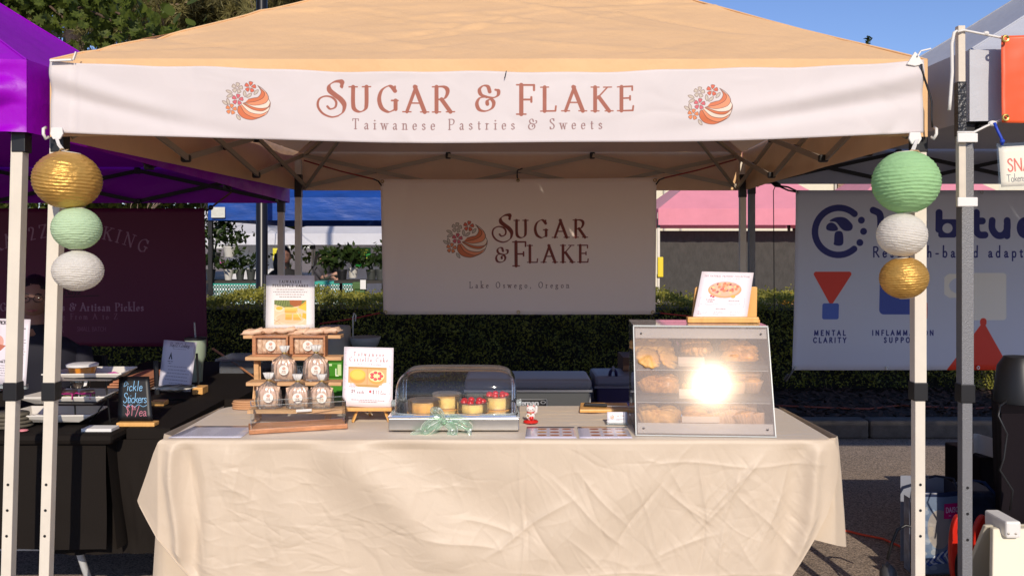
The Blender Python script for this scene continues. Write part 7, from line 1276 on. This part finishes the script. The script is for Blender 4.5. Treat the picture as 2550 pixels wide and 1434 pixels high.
hx = PX(829,18.2); person('far vendor in black shirt with bent head beside the ponytailed one', (hx,18.3,0), (hx,18.2,PZ(640,18.2)), PZ(656,18.2), .42, m_black, turn=R(-30), group='vendors across the lane', seat_z=.3)
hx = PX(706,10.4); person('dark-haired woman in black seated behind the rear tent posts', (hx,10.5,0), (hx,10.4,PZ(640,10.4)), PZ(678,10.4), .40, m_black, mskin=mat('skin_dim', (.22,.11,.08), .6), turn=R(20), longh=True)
obj('stool', MB().b2((hx-.2,10.4,.36),(hx+.2,10.75,.40)).tube([(hx-.15,10.5,.36),(hx-.15,10.5,0)], .015, 6).tube([(hx+.15,10.5,.36),(hx+.15,10.5,0)], .015, 6).tube([(hx,10.7,.36),(hx,10.7,0)], .015, 6), m_blkm, label='black stool under the woman in black', cat='stool')
# plants of the blue tent's stall
m_pl = leafmat('houseplant_leaf', (.012,.025,.008), (.06,.10,.02), 6, .3, .4); m_pot = mat('white_pot', (.55,.54,.50), .5); m_potd = mat('dark_pot', (.045,.05,.045), .6)
def plant(px_, py_, d_, r, hh, n, sz, lb, pot=True, mp=None, hang=False, pr=.06):
    p = W(px_, py_, d_); t = thing('potted_plant', lb, 'plant', p, 'plants for sale under the blue tent')
    if pot: obj('pot', MB().lathe(p, [(pr*.75,0),(pr,.10),(pr*1.06,.10),(pr*1.06,.12),(pr*.9,.12)], 18), mp or m_pot, t, smooth='auto')
    z0 = .12 if pot else 0; st_ = MB(); C = []; r_ = random.Random(px_)
    for i in range(9):
        a = r_.uniform(0,6.28); q = Vector((math.cos(a)*r*r_.uniform(.3,1), math.sin(a)*r*.6, z0+hh*r_.uniform(.35,1) if not (hang and i % 2) else r_.uniform(-.12,.1))); st_.tube([p+Vector((0,0,z0-.02)), p+Vector((q.x*.4,q.y*.4,z0+hh*.4)), p+q], [.005,.004,.002], 4); 
        for k in range(n//9): C.append(tuple(p+q+Vector((r_.gauss(0,r*.28), r_.gauss(0,r*.2), r_.gauss(0,hh*.18)))))
    obj('stems', st_, m_pl, t); V, Q = leaf_cloud(np.array(C), sz, ratio=.5); raw('foliage', V, Q, m_pl, t, kind='stuff'); return t
t = plant(572,640,9.9,.20,.16,260,.035,'trailing plant in a pale hanging basket under the blue tent',hang=True,pr=.07); obj('hanger_wire', MB().tube([W(560,612,9.9), W(569,560,9.9), W(580,612,9.9)], .003, 5), m_blk, t)
plant(533,655,10.0,.18,.42,420,.035,'tall dark leafy plant beside the maroon banner edge',pr=.07,mp=m_potd); plant(569,697,10.0,.09,.10,90,.022,'small plant in a white pot on the far plant shelf',pr=.05); plant(598,697,10.0,.10,.13,120,.022,'small plant in a grey-blue pot on the far plant shelf',mp=m_potd,pr=.05); plant(625,697,10.0,.14,.15,180,.024,'low bushy plant near the lamp post on the far plant shelf',mp=m_potd,pr=.05); plant(525,697,10.0,.13,.2,200,.03,'dark plant low beside the maroon banner edge',mp=m_potd,pr=.05)
plant(852,697,10.2,.22,.22,200,.055,'broad-leaved plant in a dark pot hiding one far vendor',mp=m_blk,pr=.06); plant(879,692,10.3,.10,.20,60,.05,'broad-leaved plant in a white pot beside the price poster',pr=.055); plant(925,697,10.2,.16,.13,160,.035,'dark trailing plant close to the hanging banner edge',mp=m_potd); plant(948,697,10.1,.14,.26,200,.03,'tall dark plant at the hanging banner edge',mp=m_potd)
obj('orchid_flower', MB().ball(W(553,655,9.95), (.025,.015,.022), 10, 6).ball(W(557,660,9.95), (.015,.012,.014), 8, 5), mat('orchid_pink', (.65,.10,.45), .5), smooth=True, label='pink orchid flower among the far plants', cat='flower')
for (a, b_, lb) in ((505,645,'long plant shelf under the blue tent, left half'),(836,960,'long plant shelf under the blue tent, right half')):
    sh_ = thing('plant_shelf', lb, 'shelf', (PX((a+b_)/2,10),10,0)); zt_ = PZ(698,10); obj('board', MB().b2((PX(a,10),9.9,zt_-.03),(PX(b_,10),10.35,zt_)), mat('shelf_dark%d' % a, (.03,.025,.02), .7), sh_)
    for x_ in (PX(a,10)+.04, PX(b_,10)-.04): obj('leg', MB().beam((x_,10.1,zt_-.03),(x_,10.1,0),.03), m_blkm, sh_)
for i in range(4): obj('green_crate', MB().b2((PX(888,10.0),9.72,.72+.085*i),(PX(918,10.0),9.88,.80+.085*i)), mat('green_crate%d' % i, (.06,.13,.03), .6), label='green crate, %s of the stack near the hanging banner' % ['lowest','second','third','topmost'][i], cat='crate', group='stacked green crates', bevel=.01)
obj('crate_table', MB().b2((PX(880,9.8),9.7,.69),(PX(926,9.8),9.895,.715)).b2((PX(884,9.8),9.72,.13),(PX(888,9.8),9.75,.69)).b2((PX(918,9.8),9.72,.13),(PX(922,9.8),9.75,.69)), m_blkm, label='small dark table under the green crates', cat='table')
obj('white_tag', MB().b2((PX(897,9.7),9.70,PZ(720,9.7)),(PX(911,9.7),9.703,PZ(697,9.7))), m_wt, label='white paper tag on the green crates', cat='tag')
obj('paper_sheet', MB().b2((PX(526,9.7),9.70,PZ(542,9.7)),(PX(560,9.7),9.705,PZ(516,9.7))), mat('crumpled_paper', (.62,.62,.55), .6, bump=1, bscale=12, bdist=.02), label='pale paper pinned on the blue valance', cat='paper')
# hydrant and yellow sign
hp = Vector((PX(1973,9.3),9.35,.12)); hy_ = thing('fire_hydrant', 'yellow-orange fire hydrant top beside the mushroom logo banner', 'hydrant', hp); m_yl = mat('hydrant_yellow', (.75,.30,.02), .45); zt_ = PZ(724,9.3)-.12
obj('barrel', MB().lathe(hp, [(.12,0),(.12,.03),(.075,.04),(.075,zt_-.20),(.10,zt_-.19),(.10,zt_-.16),(.085,zt_-.15)], 24), m_yl, hy_, smooth='auto'); obj('bonnet', MB().lathe(hp+Vector((0,0,zt_-.15)), [(.11,0),(.11,.02),(.09,.05),(.055,.09),(.02,.11),(.02,.15),(.0001,.15)], 24), m_yl, hy_, smooth='auto')
for s_ in (-1,1): obj('side_outlet', MB().lathe(hp+Vector((s_*.07,0,zt_-.27)), [(.04,0),(.04,.05),(.05,.05),(.05,.075),(.02,.08)], 16, Matrix.Rotation(R(90*s_),3,'Y')), m_yl, hy_, smooth='auto')
obj('yellow_sign', MB().b2((PX(1638,13),13,PZ(690,13)),(PX(1652,13),13.03,PZ(640,13))), mat('sign_yellow', (.8,.6,.02), .5), label='small yellow sign by the pink tent left leg', cat='sign', bevel=.01)
